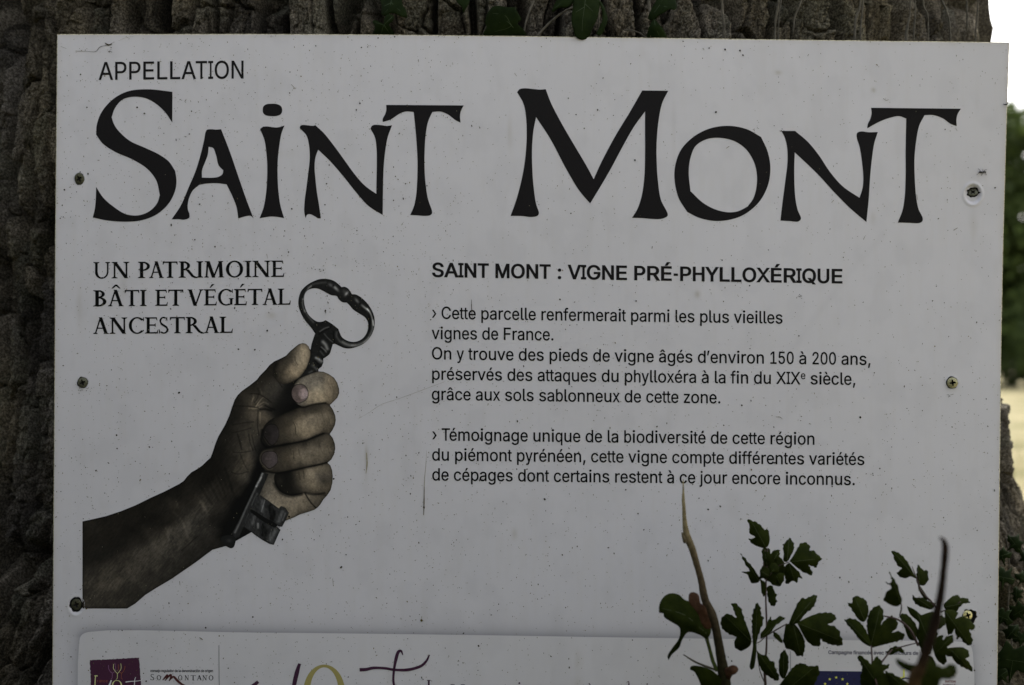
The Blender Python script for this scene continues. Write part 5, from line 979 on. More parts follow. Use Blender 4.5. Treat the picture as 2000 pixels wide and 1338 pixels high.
    far = D > 1.6; cell &= ~(far[:-1, :-1] | far[1:, :-1] | far[1:, 1:] | far[:-1, 1:])
    col = ink_col(img * .96, X, Y)
    # colours at the snapped rim come from just inside
    idx = np.arange(X.size).reshape(Wm); keycell = cell & (allk[:-1, :-1] < .3); handcell = cell & ~keycell
    P = on_board(U, Vv, .0002).reshape(-1, 3); C = col.reshape(-1, 3)
    F4 = np.stack([idx[:-1, :-1], idx[1:, :-1], idx[1:, 1:], idx[:-1, 1:]], -1)
    for nm, cm in (('printed_hand', handcell), ('printed_key', keycell & (Y[:-1, :-1] < 860)), ('printed_key_bit', keycell & (Y[:-1, :-1] >= 860))):
        f = F4[cm]; used, inv = np.unique(f, return_inverse=True)
        link_mesh(nm, P[used], inv.reshape(f.shape), M['print'], SIGN, False, C[used])
build_picture()

# ------------------------------------------------------------------ dirt on the sheet
def build_dirt():
    mb = MB(); r = np.random.RandomState(21)
    def speck(u, v, a, b, rot, c, n=6):
        th = np.linspace(0, 2 * math.pi, n, endpoint=False); q = 1 + .35 * (r.rand(n) - .5)
        x, y = a * q * np.cos(th), b * q * np.sin(th); cx, sx = math.cos(rot), math.sin(rot)
        P = on_board(u + x * cx - y * sx, v + x * sx + y * cx, .0006); mb.add(P, [tuple(range(n))[::-1]], c)
    TL = [curve_pts(conv(L, ox, oy, sc), 4) for (ox, oy, sc), loops in TITLE for L in loops[:1]]
    for i in range(9500):
        v = 70 + r.rand() * 1275; u = left_e(v) + 3 + r.rand() * (right_e(v) - left_e(v) - 6)
        dens = .45 + .55 * float(u < 900) + .3 * float(v > 700)
        if r.rand() > dens: continue
        if 160 < v < 450 and any(L[:, 0].min() < u < L[:, 0].max() and winding([L], [(u, v)])[0] for L in TL) and r.rand() < .93: continue
        if u < 670 and v > 660 and polydist(SIL[::2], np.array([u]), np.array([v]))[0] < 0 and r.rand() < .85: continue
        k = r.rand(); s = .40 + .34 * r.rand() + (.55 * r.rand() if k > .93 else 0) + (.7 * r.rand() if k > .988 else 0)
        e = 1 + 1.6 * r.rand() ** 3; g = r.rand()
        c = (.24, .22, .15) if k < .45 else ((.13, .11, .065) if k < .84 else (.045, .036, .022) if g < .75 else (.16, .12, .04))
        speck(u, v, s * e, s, r.rand() * 3.1 if r.rand() < .5 else 1.2 + .5 * r.rand(), c)
    big = [(1416,97,1.9),(1445,99,2.0),(1451,108,1.7),(1372,114,1),(1398,219,2.0),(1125,224,1.4),(1141,251,1.3),(1110,192,1.4),(1240,313,1.8),(350,767,2.3),(228,850,2.0),(706,93,1.5),(593,89,1.1),(718,92,1.1),(617,90,1.3),(771,72,1.6),(1334,81,1.3),(292,83,.1),(1116,398,.1),(1278,416,1.2),(1115,417,1.4),
           (188,919,1.8),(229,876,1.6),(292,873,1.8),(652,935,2.0),(1290,511,.1),(1680,815,2.2),(1064,975,2.2),(1640,1128,1.9),(1702,1127,1.5),(1908,1036,1.3),(1560,656,1.5),(1410,508,1.4),(1464,558,1.6),(1383,995,1.8),(1365,973,1.3),(1246,1003,1.5),(1930,1214,1.1),(1903,1309,1.7),(1720,660,.1),(286,1330,1.8),(446,1305,1.4),(402,1226,1.8),(494,1205,1.8),(268,1256,1.3),(1625,950,1.4),(1718,915,1.5),(1943,367,1.5),(1915,393,.1),
           (138,371,0),(126,371,1.9),(150,375,1.0),(122,401,1.5),(124,424,1.2),(157,336,1.4),(170,210,1.6),(268,210,1.9),(637,1,0),(604,342,1.9),(596,235,.0),(638,359,1.6),(792,359,1.4),(834,363,1.3),(595,461,1.2),(1310,1238,.1),(1340,1243,.1),(1383,1095,1.5),(394,395,0),(390,399,1.6),(370,262,1.4),(410,320,.8),(522,646,2.1),(466,682,1.8),(498,683,1.8),(1246,1290,1.1),(565,1009,2.2),(1876,1010,0),(570,408,1.8),(703,202,1.8),(635,400,1.5),(676,1083,1.4),(1390,920,0),(1429,1291,1.6),(1422,1283,1.2)]
    for u, v, s in big:
        if s: speck(u, v, s, s * .85, r.rand() * 3, (.02, .016, .010), 9)
    def streak(pts, w_, c, h=.0006):
        n = max(6, len(pts) * 5); R_ = resample(pts, n); ws = np.interp(np.linspace(0, 1, n), np.linspace(0, 1, len(w_)), w_) * (.8 + .4 * r.rand(n)); B = band(R_, ws); P = on_board(B[:, 0], B[:, 1], h)
        mb.add(P, [(i, i + 1, 2 * n - 2 - i, 2 * n - 1 - i) for i in range(n - 1)], c)
    dk = (.05, .04, .022); md = (.20, .17, .10)
    streak([(148,100),(170,100.5),(187,101),(196,92),(212,88),(224,82)], [.8, .5, .6, .9, .6, .5], (.09, .075, .05)); streak([(205,84),(212,88),(219,86)], [1, 3, 1], dk); streak([(119,91),(130,95)], [.5, .4], md); streak([(232,80),(246,74),(262,71)], [.3, .4, .2], (.35, .3, .2))
    streak([(833,880),(832,905),(829,940),(828,975)], [.3, .6, .9, .7], (.26, .22, .13)); streak([(829,950),(828,992),(827.5,1006)], [.5, 1.9, 1.0], (.12, .095, .05)); speck(828, 991, 1.6, 2.6, 0, dk, 9)
    streak([(824,1203),(823.5,1208)], [.7, .9], md); speck(823.5, 1211.5, 2.4, 2.6, 0, (.11, .085, .03), 10)
    streak([(921,585),(921,600),(922,615),(923,625)], [.5, 1.3, .9, .5], (.07, .055, .035))
    streak([(716,884),(717,905),(715,925)], [.8, 2.4, .6], (.34, .29, .17))
    streak([(803,770),(775,780),(745,790),(722,805),(700,818)], [.6, .4, .5, .4, .2], (.30, .28, .22)); streak([(870,745),(835,758),(803,770)], [.3, .5, .5], (.34, .32, .26))
    for P, w_ in [([(1515,814),(1524,815),(1528,819)], [.5, 1, .4]), ([(1005,143),(1009,149)], [.8, .6]), ([(864,466-0),(866,470)], [0.01, .01]), ([(364,194),(361,199)], [1, .7]), ([(569,165),(577,174)], [.6, 1]), ([(1866,250),(1869,256)], [.8, .5]), ([(1418,290),(1424,286)], [.8, 1]), ([(1628,391),(1624,396)], [1, .6]), ([(1862,450),(1870,445)], [1.2, .8]), ([(650,1130),(651,1141)], [.7, .5]), ([(351,1135),(352,1143)], [1, .8]),
                  ([(521,496),(523,505)], [.8, .4]), ([(1056,560),(1060,569)], [.01, .01]), ([(1690,460),(1686,468)], [.5, .9]), ([(390,1245),(396,1249)], [1.2, 1.6]), ([(1790,380),(1792,391)], [.8, .4]), ([(1200,60),(1201,76)], [0.01, 0.01]), ([(1724,192),(1730,196),(1736,195)], [.5, 1, .4]), ([(857,69),(856,73)], [.5, .8]), ([(866,68),(869,74)], [.6, .4])]:
        streak(P, w_, (.18, .15, .09))
    for (x, y, n_, sp) in [(1856, 770, 7, 8), (160, 761, 7, 6), (1896, 1222, 7, 9), (1478, 250, 6, 9), (1526, 252, 5, 5), (1604, 172, 1, 1), (1565, 575, 8, 8), (795, 205, 3, 3), (215, 100, 6, 4)]:
        for _ in range(n_): speck(x + r.randn() * sp * .5, y + abs(r.randn()) * sp * .5, .7 + .6 * r.rand(), .6, r.rand() * 3, (.06, .05, .03), 7)
    tag(mb.build('dirt_specks', M['dirt'], SIGN, False), kind='stuff')
build_dirt()
# ------------------------------------------------------------------ leaves and stems
def leaf_obj(name, L, depth, m, parent, tilt=(0, 0), curl=0.0, th=.00025, label=None, fold=None, step=6.0, rough=.0006):
    """a leaf blade: outline L as seen from the front, standing at its own distance, curved and with thickness"""
    L = np.asarray(L, float)
    if area(L) < 0: L = L[::-1]
    c = L.mean(0); R = max(np.ptp(L[:, 0]), np.ptp(L[:, 1])) / 2
    gx, gy = np.meshgrid(np.arange(L[:, 0].min(), L[:, 0].max(), step), np.arange(L[:, 1].min(), L[:, 1].max(), step)); gx = gx.ravel(); gy = gy.ravel() 
    d = polydist(L, gx, gy); ins = d < -2.0
    V, T = fill([L], list(zip(gx[ins], gy[ins])), 1e-3)
    x = (V[:, 0] - c[0]); y = (V[:, 1] - c[1]); px = K * depth
    z = (x * tilt[0] + y * tilt[1]) * px + curl * ((x / R) ** 2 + (y / R) ** 2) + rough * (fbm(V[:, 0] / 14, V[:, 1] / 14, 2) - .5) * 2
    if fold is not None:                       # crease along a midrib
        (ax, ay), (bx, by) = fold; n = math.hypot(bx - ax, by - ay); s = ((V[:, 0] - ax) * (by - ay) - (V[:, 1] - ay) * (bx - ax)) / n
        z = z - np.abs(s) * px * .35
    A = at(V[:, 0], V[:, 1], depth - z); B = A - np.array(AZ) * th; n = len(V)
    ed = {}
    for t in T:
        for i in range(3): ed[(t[i], t[(i + 1) % 3])] = 1
    F = [t[::-1] for t in T] + [tuple(i + n for i in t) for t in T] + [(a, b, b + n, a + n) for a, b in ed if (b, a) not in ed]
    o = link_mesh(name, np.vstack([A, B]), F, m, parent, True)
    if label: tag(o, label)
    return o, (lambda u, v: float(depth - (((u - c[0]) * tilt[0] + (v - c[1]) * tilt[1]) * px + curl * (((u - c[0]) / R) ** 2 + ((v - c[1]) / R) ** 2)) + (abs(((u - fold[0][0]) * (fold[1][1] - fold[0][1]) - (v - fold[0][1]) * (fold[1][0] - fold[0][0])) / math.hypot(fold[1][0] - fold[0][0], fold[1][1] - fold[0][1])) * px * .35 if fold else 0)))

def serrate(P, amp, per, seed, root):
    """toothed margin pointing away from the leaf's root"""
    P = np.asarray(P, float); Q = np.vstack([P, P[:1]]); s_ = np.r_[0, np.cumsum(np.linalg.norm(np.diff(Q, axis=0), axis=1))]; n = int(s_[-1] / (per / 3.2)); t = np.linspace(0, s_[-1], n, endpoint=False)
    R_ = np.stack([np.interp(t, s_, Q[:, 0]), np.interp(t, s_, Q[:, 1])], 1); D = np.roll(R_, -1, 0) - np.roll(R_, 1, 0); D /= np.maximum(np.linalg.norm(D, axis=1), 1e-6)[:, None]
    N = np.stack([D[:, 1], -D[:, 0]], 1) * (1 if area(P) > 0 else -1); r = np.random.RandomState(seed); ph = t / per + .35 * np.sin(t / per * .7 + seed); w_ = ph % 1
    dist = np.linalg.norm(R_ - np.array(root), axis=1); k = sm(.25, .6, dist / dist.max()); tooth = np.where(w_ < .7, w_ / .7, (1 - w_) / .3) - .5
    return R_ + N * (tooth * amp * k)[:, None]

def tube(name, pts, m, parent, cols=None, n=10, sub=6, bump=.06, seed=0):
    """round stem through (u, v, distance, width in photo pixels)"""
    R_ = resample([tuple(p[:4]) for p in pts], max(6, (len(pts) - 1) * sub)); C = at(R_[:, 0], R_[:, 1], R_[:, 2]); D = np.gradient(C, axis=0); D /= np.linalg.norm(D, axis=1)[:, None]
    r = np.random.RandomState(seed); V = []; Fs = []; cl = []
    for i in range(len(C)):
        a = np.cross(D[i], np.array(AX)); 
        if np.linalg.norm(a) < .2: a = np.cross(D[i], np.array(AZ))
        a /= np.linalg.norm(a); b = np.cross(D[i], a); rad = R_[i, 3] * K * R_[i, 2] / 2
        for k in range(n):
            t = 2 * math.pi * k / n; q = rad * (1 + bump * (r.rand() - .5) * 2); V.append(C[i] + (a * math.cos(t) + b * math.sin(t)) * q)
            if cols: f = i / (len(C) - 1) * (len(cols) - 1); j = min(int(f), len(cols) - 2); cl.append(np.array(cols[j]) * (1 - f + j) + np.array(cols[j + 1]) * (f - j))
    for i in range(len(C) - 1):
        for k in range(n): Fs.append((i * n + k, i * n + (k + 1) % n, (i + 1) * n + (k + 1) % n, (i + 1) * n + k))
    Fs.append(tuple(range(n))[::-1]); Fs.append(tuple(range((len(C) - 1) * n, len(C) * n)))
    return link_mesh(name, V, Fs, m, parent, True, cl if cols else None)

def vein(name, pts, dfun, m, parent, w=.9, h=.0002):
    R_ = resample(pts, max(5, len(pts) * 4)); B = band(R_, np.linspace(w, w * .4, len(R_))); n = len(R_)
    V = [at(u, v, dfun(u, v) - h) for u, v in B]
    return link_mesh(name, V, [(i, i + 1, 2 * n - 2 - i, 2 * n - 1 - i)[::1] for i in range(n - 1)], m, parent, False)

# ---- ivy over the top of the sheet
def ivy(label, leaves, stems, group='ivy vines climbing the oak'):
    u0, v0 = (leaves[0][0][0] if leaves else stems[0][0])[:2]
    e = empty('ivy_vine', tuple(at(u0, v0, 1.25))); tag(e, label, 'ivy', group)
    for L, d, tl, cu, veins in leaves:
        o, f = leaf_obj('leaf', curve_pts(L, 4), d, M['ivy'], e, tl, cu, step=4)
        for vp in veins: vein('vein', vp, f, M['vein'], o, 1.1)
    for k, s in enumerate(stems): tube('stem', s, M['ivystem'], e, seed=k, bump=.12)
    return e
D0 = 1.238
_ST = [(0, 1.05), (.22, .35), (.62, .42), (1.0, -.02), (.55, -.32), (.42, -.85), (.12, -.62), (0, -.50), (-.12, -.62), (-.42, -.85), (-.55, -.32), (-1.0, -.02), (-.62, .42), (-.22, .35)]
def ivy_shape(u, v, sz, rot):
    r = np.random.RandomState(int(u * 3 + v)); c, s_ = math.cos(rot), math.sin(rot)
    return [(u + sz * (x * c - y * s_) * (.85 + .3 * r.rand()), v + sz * (x * s_ + y * c) * (.85 + .3 * r.rand())) + ((1,) if i in (0, 3, 11, 5, 9) else ()) for i, (x, y) in enumerate(_ST)]
def ivy_tips(u, v, sz, rot):
    c, s_ = math.cos(rot), math.sin(rot); return [(u + sz * .8 * (x * c - y * s_), v + sz * .8 * (x * s_ + y * c)) for x, y in ((0, 1.0), (.95, 0), (-.95, 0))]
ivy('small dark ivy with two lobed leaves hanging over the top rim above SAINT', [
    ([(742,-12),(746,15),(745,28),(752,32,1),(762,26),(772,27),(784,33),(796,35,1),(793,20),(786,8),(784,-12),(765,-22)], D0, (.2, .3), -.004, [[(765,-15),(763,8),(753,24)], [(763,4),(782,22)], [(763,6),(750,12)]]),
    ([(728,41),(732,39),(741,43),(749,47,1),(751,35),(757,28),(766,29),(770,34),(766,42),(760,47),(764,56),(770,67),(745,72),(727,67),(732,55)], D0 - .002, (.3, -.2), -.003, [[(766,33),(750,49),(745,64)], [(750,49),(761,65)], [(750,49),(733,44)]])], [])
ivy('ivy with one broad lobed leaf left of centre at the top rim', [
    ([(944,66),(950,52),(947,44,1),(952,26),(962,14),(975,11),(990,14),(1004,14,1),(1012,26),(1019,38,1),(1011,46),(1022,57),(1029,68,1),(990,74),(950,74)], D0, (.15, -.2), -.005, [[(1008,14),(999,50),(966,62)], [(999,50),(986,30),(962,26)], [(999,50),(1010,62)], [(999,50),(990,42),(975,44)]]),
    ([(889,-8),(893,5),(902,14),(905,26,1),(912,14),(917,2),(916,-10)], D0 + .006, (.2, .2), -.002, [])],
    [[(1052,-20,1.262,4),(1040,8,1.262,4),(1028,40,1.26,3.6),(1020,80,1.26,3.5)], [(1118,14,1.255,4),(1095,27,1.25,4.5),(1070,48,1.25,4.5),(1048,72,1.25,4.5)]])
ivy('ivy with a long hanging leaf at the middle of the top rim', [
    ([(1119,56),(1116,38),(1118,20),(1121,0),(1125,-20),(1145,-30),(1162,-14),(1172,2),(1170,20),(1167,35),(1158,54),(1150,72),(1138,78),(1125,72)], D0 - .004, (-.25, .1), -.004, [[(1146,-20),(1142,10),(1138,40),(1137,62)], [(1143,8),(1158,22)], [(1141,14),(1124,24)]]),
    ([(1078,24),(1082,10),(1092,-6),(1112,-14),(1124,-8),(1116,10),(1104,15),(1092,16)], D0, (.3, .2), -.003, [[(1118,-8),(1098,4),(1084,16)]]),
    ([(1166,-2,1),(1176,6),(1184,24),(1187,38),(1182,54),(1172,70),(1164,66,1),(1171,52),(1176,40),(1176,22),(1172,10)], D0, (-.4, .1), -.002, [])],
    [[(1172,-20,1.258,3),(1170,20,1.256,3),(1169,75,1.254,3)]])
ivy('ivy with a pair of leaves above the gap between the title words', [
    ([(1266,37),(1270,22),(1280,4),(1292,-14),(1312,-14),(1321,4),(1322,14),(1318,20,1),(1308,18),(1298,24),(1288,30),(1276,40)], D0, (.2, .3), -.004, [[(1300,-10),(1288,10),(1274,30)], [(1288,10),(1304,14)]]),
    ([(1264,66),(1270,48),(1277,37),(1286,46),(1296,58),(1302,74),(1266,76)], D0 - .002, (.1, -.2), -.003, [[(1278,40),(1281,55),(1288,70)]])],
    [[(1266,-20,1.26,6),(1268,10,1.258,6),(1272,40,1.256,5)], [(1220,58.5,1.252,2.4),(1236,60,1.25,2.6),(1250,65,1.25,2.6),(1264,76,1.25,2.4)]])
ivy('bare pale ivy stems running down the bark above MONT', [], [
    [(1409,-20,1.262,5),(1411,20,1.262,5),(1414,50,1.26,5),(1414,90,1.26,5)], [(1524,-20,1.262,4),(1519,15,1.26,5),(1514,45,1.26,4.5),(1513,90,1.26,4.5)], [(1526,0,1.268,2),(1521,35,1.266,2.4),(1520,85,1.266,2.4)],
    [(1572,-20,1.262,3.4),(1562,10,1.26,3.6),(1552,35,1.26,3.4),(1549,64,1.258,3)], [(1682,-20,1.266,3.6),(1679,15,1.264,4),(1671,40,1.262,4.4),(1669,90,1.26,5)], [(1686,-10,1.268,3),(1684,25,1.266,3.4),(1681,50,1.266,3.2),(1680,90,1.266,3)]])
ivy('bare ivy stems twining near the right end of the top rim', [], [
    [(1781,-20,1.30,4),(1788,10,1.30,3.2),(1786,50,1.30,3.6),(1783,95,1.30,3)], [(1778,-10,1.30,3.4),(1777,30,1.30,3),(1771,60,1.30,6),(1769,95,1.30,6)], [(1803,-20,1.31,3),(1804,12,1.31,3),(1811,26,1.31,3),(1813,50,1.31,3.4),(1812,95,1.31,3.4)],
    [(1832,-20,1.33,3.6),(1842,6,1.33,3.8),(1850,25,1.33,4),(1855,50,1.33,4),(1856,95,1.33,4)], [(1910,-20,1.40,3),(1909,25,1.40,3.2),(1906,60,1.40,3.6),(1905,95,1.40,3)], [(1887,-20,1.38,3),(1889,30,1.38,4),(1889,60,1.38,3)]])
q = lambda pts: [(1900 + a / 4.21, 1020 + b / 4.21) + tuple(r_) for a, b, *r_ in pts]
ivy('clump of dark ivy leaves beside the lower right side of the sign', [
    *[(ivy_shape(u, v, sz, rot), d, tl, -.004, [[p_, (u, v)] for p_ in ivy_tips(u, v, sz, rot)]) for u, v, sz, rot, d, tl in [
        (1961, 1128, 26, .2, 1.30, (-.2, .2)), (1990, 1196, 26, -.5, 1.36, (.2, -.2)), (1982, 1062, 22, .9, 1.38, (.2, .3)), (1958, 1206, 24, .4, 1.33, (.1, .1)), (1976, 1235, 20, -.9, 1.37, (.3, .1)),
        (1997, 1130, 18, .5, 1.41, (-.2, .2)), (1957, 1085, 20, -.3, 1.33, (.3, .2)), (1994, 1248, 20, .1, 1.42, (.1, .1)), (1978, 1290, 46, .15, 1.28, (-.1, -.1)), (2003, 1090, 18, 1.2, 1.43, (.1, .2)), (1956, 1318, 24, -.6, 1.34, (.2, .1)), (1985, 1160, 17, 1.6, 1.43, (.2, .1))]],
  ],
    [[(1966,1050,1.42,3),(1972,1120,1.42,3),(1969,1190,1.42,3),(1976,1260,1.41,3),(1972,1345,1.40,3)]], 'ivy vines climbing the oak')
def _rod(P, r_, n=6):
    P = resample(P, len(P) * 5); D = np.gradient(P, axis=0); D /= np.linalg.norm(D, axis=1)[:, None]; V = []; F = []
    r_ = np.broadcast_to(np.interp(np.linspace(0, 1, len(P)), np.linspace(0, 1, np.size(r_)), np.atleast_1d(r_)), (len(P),))
    for i in range(len(P)):
        h = np.array([1., 0, 0]) if abs(D[i][0]) < .8 else np.array([0, 1., 0]); a = np.cross(D[i], h); a /= np.linalg.norm(a); b = np.cross(D[i], a)
        for k in range(n): t = 2 * math.pi * k / n; V.append(P[i] + (a * math.cos(t) + b * math.sin(t)) * r_[i])
    for i in range(len(P) - 1):
        for k in range(n): F.append((i * n + k, i * n + (k + 1) % n, (i + 1) * n + (k + 1) % n, (i + 1) * n + k))
    return V, F

# ---- plants in front of the sheet
ca = lambda pts: [(1240 + p[0] / 3.3625, 940 + p[1] / 3.3625) + tuple(p[2:]) for p in pts]
cb = lambda pts: [(1600 + p[0] / 3.3625, 940 + p[1] / 3.3625) + tuple(p[2:]) for p in pts]
def shoot(label, root, leaves, stems, veinm):
    e = empty('hawthorn_shoot', tuple(at(root[0], root[1], root[2]))); tag(e, label, 'plant', 'hawthorn shoots in front of the sign')
    for k, lf in enumerate(leaves):
        L, d, tl, cu = lf[:4]; fold = lf[4] if len(lf) > 4 else None
        P = np.array(curve_pts(L, 3)); r = np.random.RandomState(k + 3); P = serrate(P, 2.6, 12.0, k, fold[0] if fold else P.mean(0))
        o, f = leaf_obj('leaf', P, d, M['haw'], e, tl, cu, fold=fold, step=4)
        if fold: vein('vein', [fold[0], ((fold[0][0] + fold[1][0]) / 2, (fold[0][1] + fold[1][1]) / 2), fold[1]], f, M['hawvein'], o, 1.0)
    for k, s in enumerate(stems): tube('stem', s, M['red'], e, seed=k)
    return e
c_ = 1
F_ = lambda a, b, fn: (fn([a])[0][:2], fn([b])[0][:2])
DA = 1.125
shoot('green hawthorn shoot with thin reddish stem between the thick cane and the blue flag', (1495, 1345, DA), [
    (ca([(742,245,1),(775,262),(800,266,1),(815,282),(832,290,1),(845,312),(852,325,1),(864,308,1),(878,328),(886,375),(880,415),(860,440),(820,433),(770,410),(742,378,1),(770,376),(795,370,1),(762,350),(745,318,1),(757,302),(742,272)]), DA, (.3,.2), -.003, F_((862,436),(768,268),ca)),
    (ca([(690,472,1),(720,500),(750,538),(780,570),(800,605),(822,640),(812,664),(765,672,1),(750,640),(738,612),(695,597,1),(735,592),(758,592,1),(725,545)]), DA+.004, (.4,-.2), -.003, F_((815,655),(705,490),ca)),
    (ca([(835,450),(880,438),(892,478),(905,462),(930,448),(955,455,1),(945,488),(975,520),(985,590),(978,650),(960,685,1),(925,690),(880,660),(845,640),(826,580,1),(845,540),(838,500)]), DA+.006, (-.3,.2), -.004),
    (ca([(868,690),(905,690),(920,735,1),(937,742,1),(925,765),(935,790,1),(915,825,1),(885,805),(872,760)]), DA+.003, (.3,.3), -.002),
    (ca([(825,640),(850,660),(862,700),(852,760,1),(836,745),(828,690)]), DA+.002, (.3,.3), -.002),
    (ca([(826,580,1),(850,560),(880,575),(890,610),(870,640),(835,635),(815,655,1),(820,610)]), DA-.006, (.5,.3), -.002, F_((880,620),(828,590),ca)),
    (ca([(880,560,1),(905,535),(935,545),(950,580),(935,610,1),(905,605)]), DA-.010, (-.5,.4), -.002, F_((890,600),(940,560),ca)),
    (ca([(845,470,1),(870,460),(890,500),(885,540),(862,560,1),(842,520)]), DA-.004, (.6,.1), -.002, F_((868,550),(856,475),ca)),
    (ca([(905,470,1),(930,452),(950,470),(945,510),(920,530,1),(900,500)]), DA-.012, (.2,.5), -.002, F_((910,520),(942,468),ca)),
    (ca([(925,620,1),(950,600),(985,610),(965,650),(958,690,1),(930,672)]), DA-.010, (-.2,-.4), -.002, F_((930,625),(958,680),ca)),
    (ca([(970,415,1),(1000,390),(1015,368,1),(1040,400),(1046,440),(1024,490),(1000,530),(975,525),(978,480)]), DA-.004, (-.2,.3), -.003, F_((1000,525),(1014,376),ca)),
    (ca([(1015,525,1),(1040,490),(1068,440),(1085,410),(1108,402),(1130,403,1),(1150,425),(1148,455,1),(1170,456),(1188,463,1),(1200,482),(1233,508,1),(1205,535),(1195,568,1),(1165,560),(1140,548,1),(1165,595),(1168,620,1),(1120,605),(1068,570)]), DA-.006, (-.3,.1), -.004, F_((1022,528),(1222,508),ca)),
    (ca([(985,560),(1015,533,1),(1050,568),(1080,598),(1100,640,1),(1074,634,1),(1062,675,1),(1045,650,1),(1020,665),(992,680,1),(985,620)]), DA-.002, (.1,-.3), -.003, F_((1012,540),(1050,655),ca)),
    (ca([(1010,938,1),(1028,890),(1055,830),(1075,790,1),(1100,766),(1125,772,1),(1165,750),(1197,745,1),(1190,790),(1165,835),(1120,870),(1078,925),(1050,940)]), DA-.01, (-.1,.3), -.003, F_((1035,936),(1185,755),ca)),
    (ca([(1065,930,1),(1110,905),(1160,882),(1215,865),(1285,862,1),(1310,875),(1327,898,1),(1300,925),(1262,942,1),(1310,952),(1345,985),(1350,1015,1),(1366,1050),(1362,1080,1),(1310,1078),(1250,1060),(1213,1030,1),(1222,1065),(1203,1090,1),(1150,1070),(1120,1035),(1090,980)]), DA-.012, (-.3,-.1), -.005, F_((1070,932),(1340,1040),ca)),
    (ca([(990,940,1),(1040,935),(1070,960),(1100,1010),(1118,1060),(1114,1110),(1105,1150,1),(1062,1145),(1038,1108,1),(1000,1105,1),(975,1060),(980,1000)]), DA-.008, (.1,-.2), -.004, F_((1040,938),(1085,1130),ca)),
    (ca([(560,930,1),(575,890),(605,870),(640,880),(668,902,1),(650,850),(630,800,1),(665,803),(697,835),(715,890),(740,960),(766,1040),(760,1075),(735,1098,1),(695,1118,1),(655,1092,1),(652,1060),(668,1022,1),(610,1000),(570,962)]), DA-.004, (.3,-.1), -.004, F_((762,1050),(600,890),ca)),
    (ca([(770,880),(785,830),(803,793,1),(825,830),(829,880,1),(847,893,1),(838,940),(815,1000),(800,1060),(800,1110),(785,1222,1),(765,1240),(752,1218,1),(765,1150),(775,1080),(770,1000)]), DA-.01, (.4,0), -.002, F_((785,1200),(803,810),ca)),
    (ca([(825,1000,1),(858,960),(878,910),(892,886,1),(902,918,1),(938,893),(960,884,1),(988,897,1),(965,920),(922,950),(900,985),(862,1018),(825,1035,1)]), DA-.014, (.2,.3), -.002, F_((840,1020),(975,895),ca)),
    (ca([(905,990),(938,1000),(965,1038),(975,1068,1),(945,1050),(915,1022)]), DA-.01, (.2,.2), -.001),
    (ca([(800,1110,1),(830,1138),(865,1145),(888,1180,1),(912,1183),(925,1230),(950,1280,1),(940,1312),(890,1290),(840,1250),(810,1190)]), DA-.016, (.2,-.2), -.003, F_((812,1130),(935,1300),ca)),
    (ca([(945,1200),(955,1140),(978,1105,1),(1004,1140),(1010,1200),(1000,1260),(975,1300),(950,1270)]), DA-.006, (.3,0), -.002, F_((975,1295),(978,1115),ca)),
    (ca([(940,1350,1),(1000,1272),(1040,1220),(1080,1196),(1110,1197,1),(1150,1215),(1200,1208,1),(1215,1250),(1195,1300),(1170,1350),(1100,1420),(980,1420)]), DA-.02, (.2,-.2), -.004, F_((975,1390),(1180,1220),ca)),
  ], [[(*ca([(872,440)])[0], DA+.002, 2.2),(*ca([(862,640)])[0], DA+.004, 3),(*ca([(860,780)])[0], DA+.004, 3.4),(*ca([(866,960)])[0], DA+.003, 3.4),(*ca([(862,1130)])[0], DA+.002, 4),(*ca([(850,1220)])[0], DA, 5),(*ca([(858,1345)])[0], DA, 5.4),(1500,1450,DA,6),(1502,1750,DA,7)],
      [(*ca([(872,1010)])[0], DA, 2.4),(*ca([(930,975)])[0], DA-.004, 2.6),(*ca([(1000,935)])[0], DA-.008, 2)], [(*ca([(868,640)])[0], DA, 2),(*ca([(940,560)])[0], DA, 2),(*ca([(1015,530)])[0], DA-.004, 1.6)],
      [(*ca([(866,1010)])[0], DA, 1.8),(*ca([(810,1060)])[0], DA-.004, 2),(*ca([(764,1050)])[0], DA-.006, 1.6)], [(*ca([(856,1330)])[0], DA, 2.2),(*ca([(820,1240)])[0], DA-.006, 2),(*ca([(806,1120)])[0], DA-.012, 1.6)], [(*ca([(868,640)])[0], DA, 2),(*ca([(845,560)])[0], DA, 2),(*ca([(855,450)])[0], DA, 1.6)]], 'x')
DB = 1.10
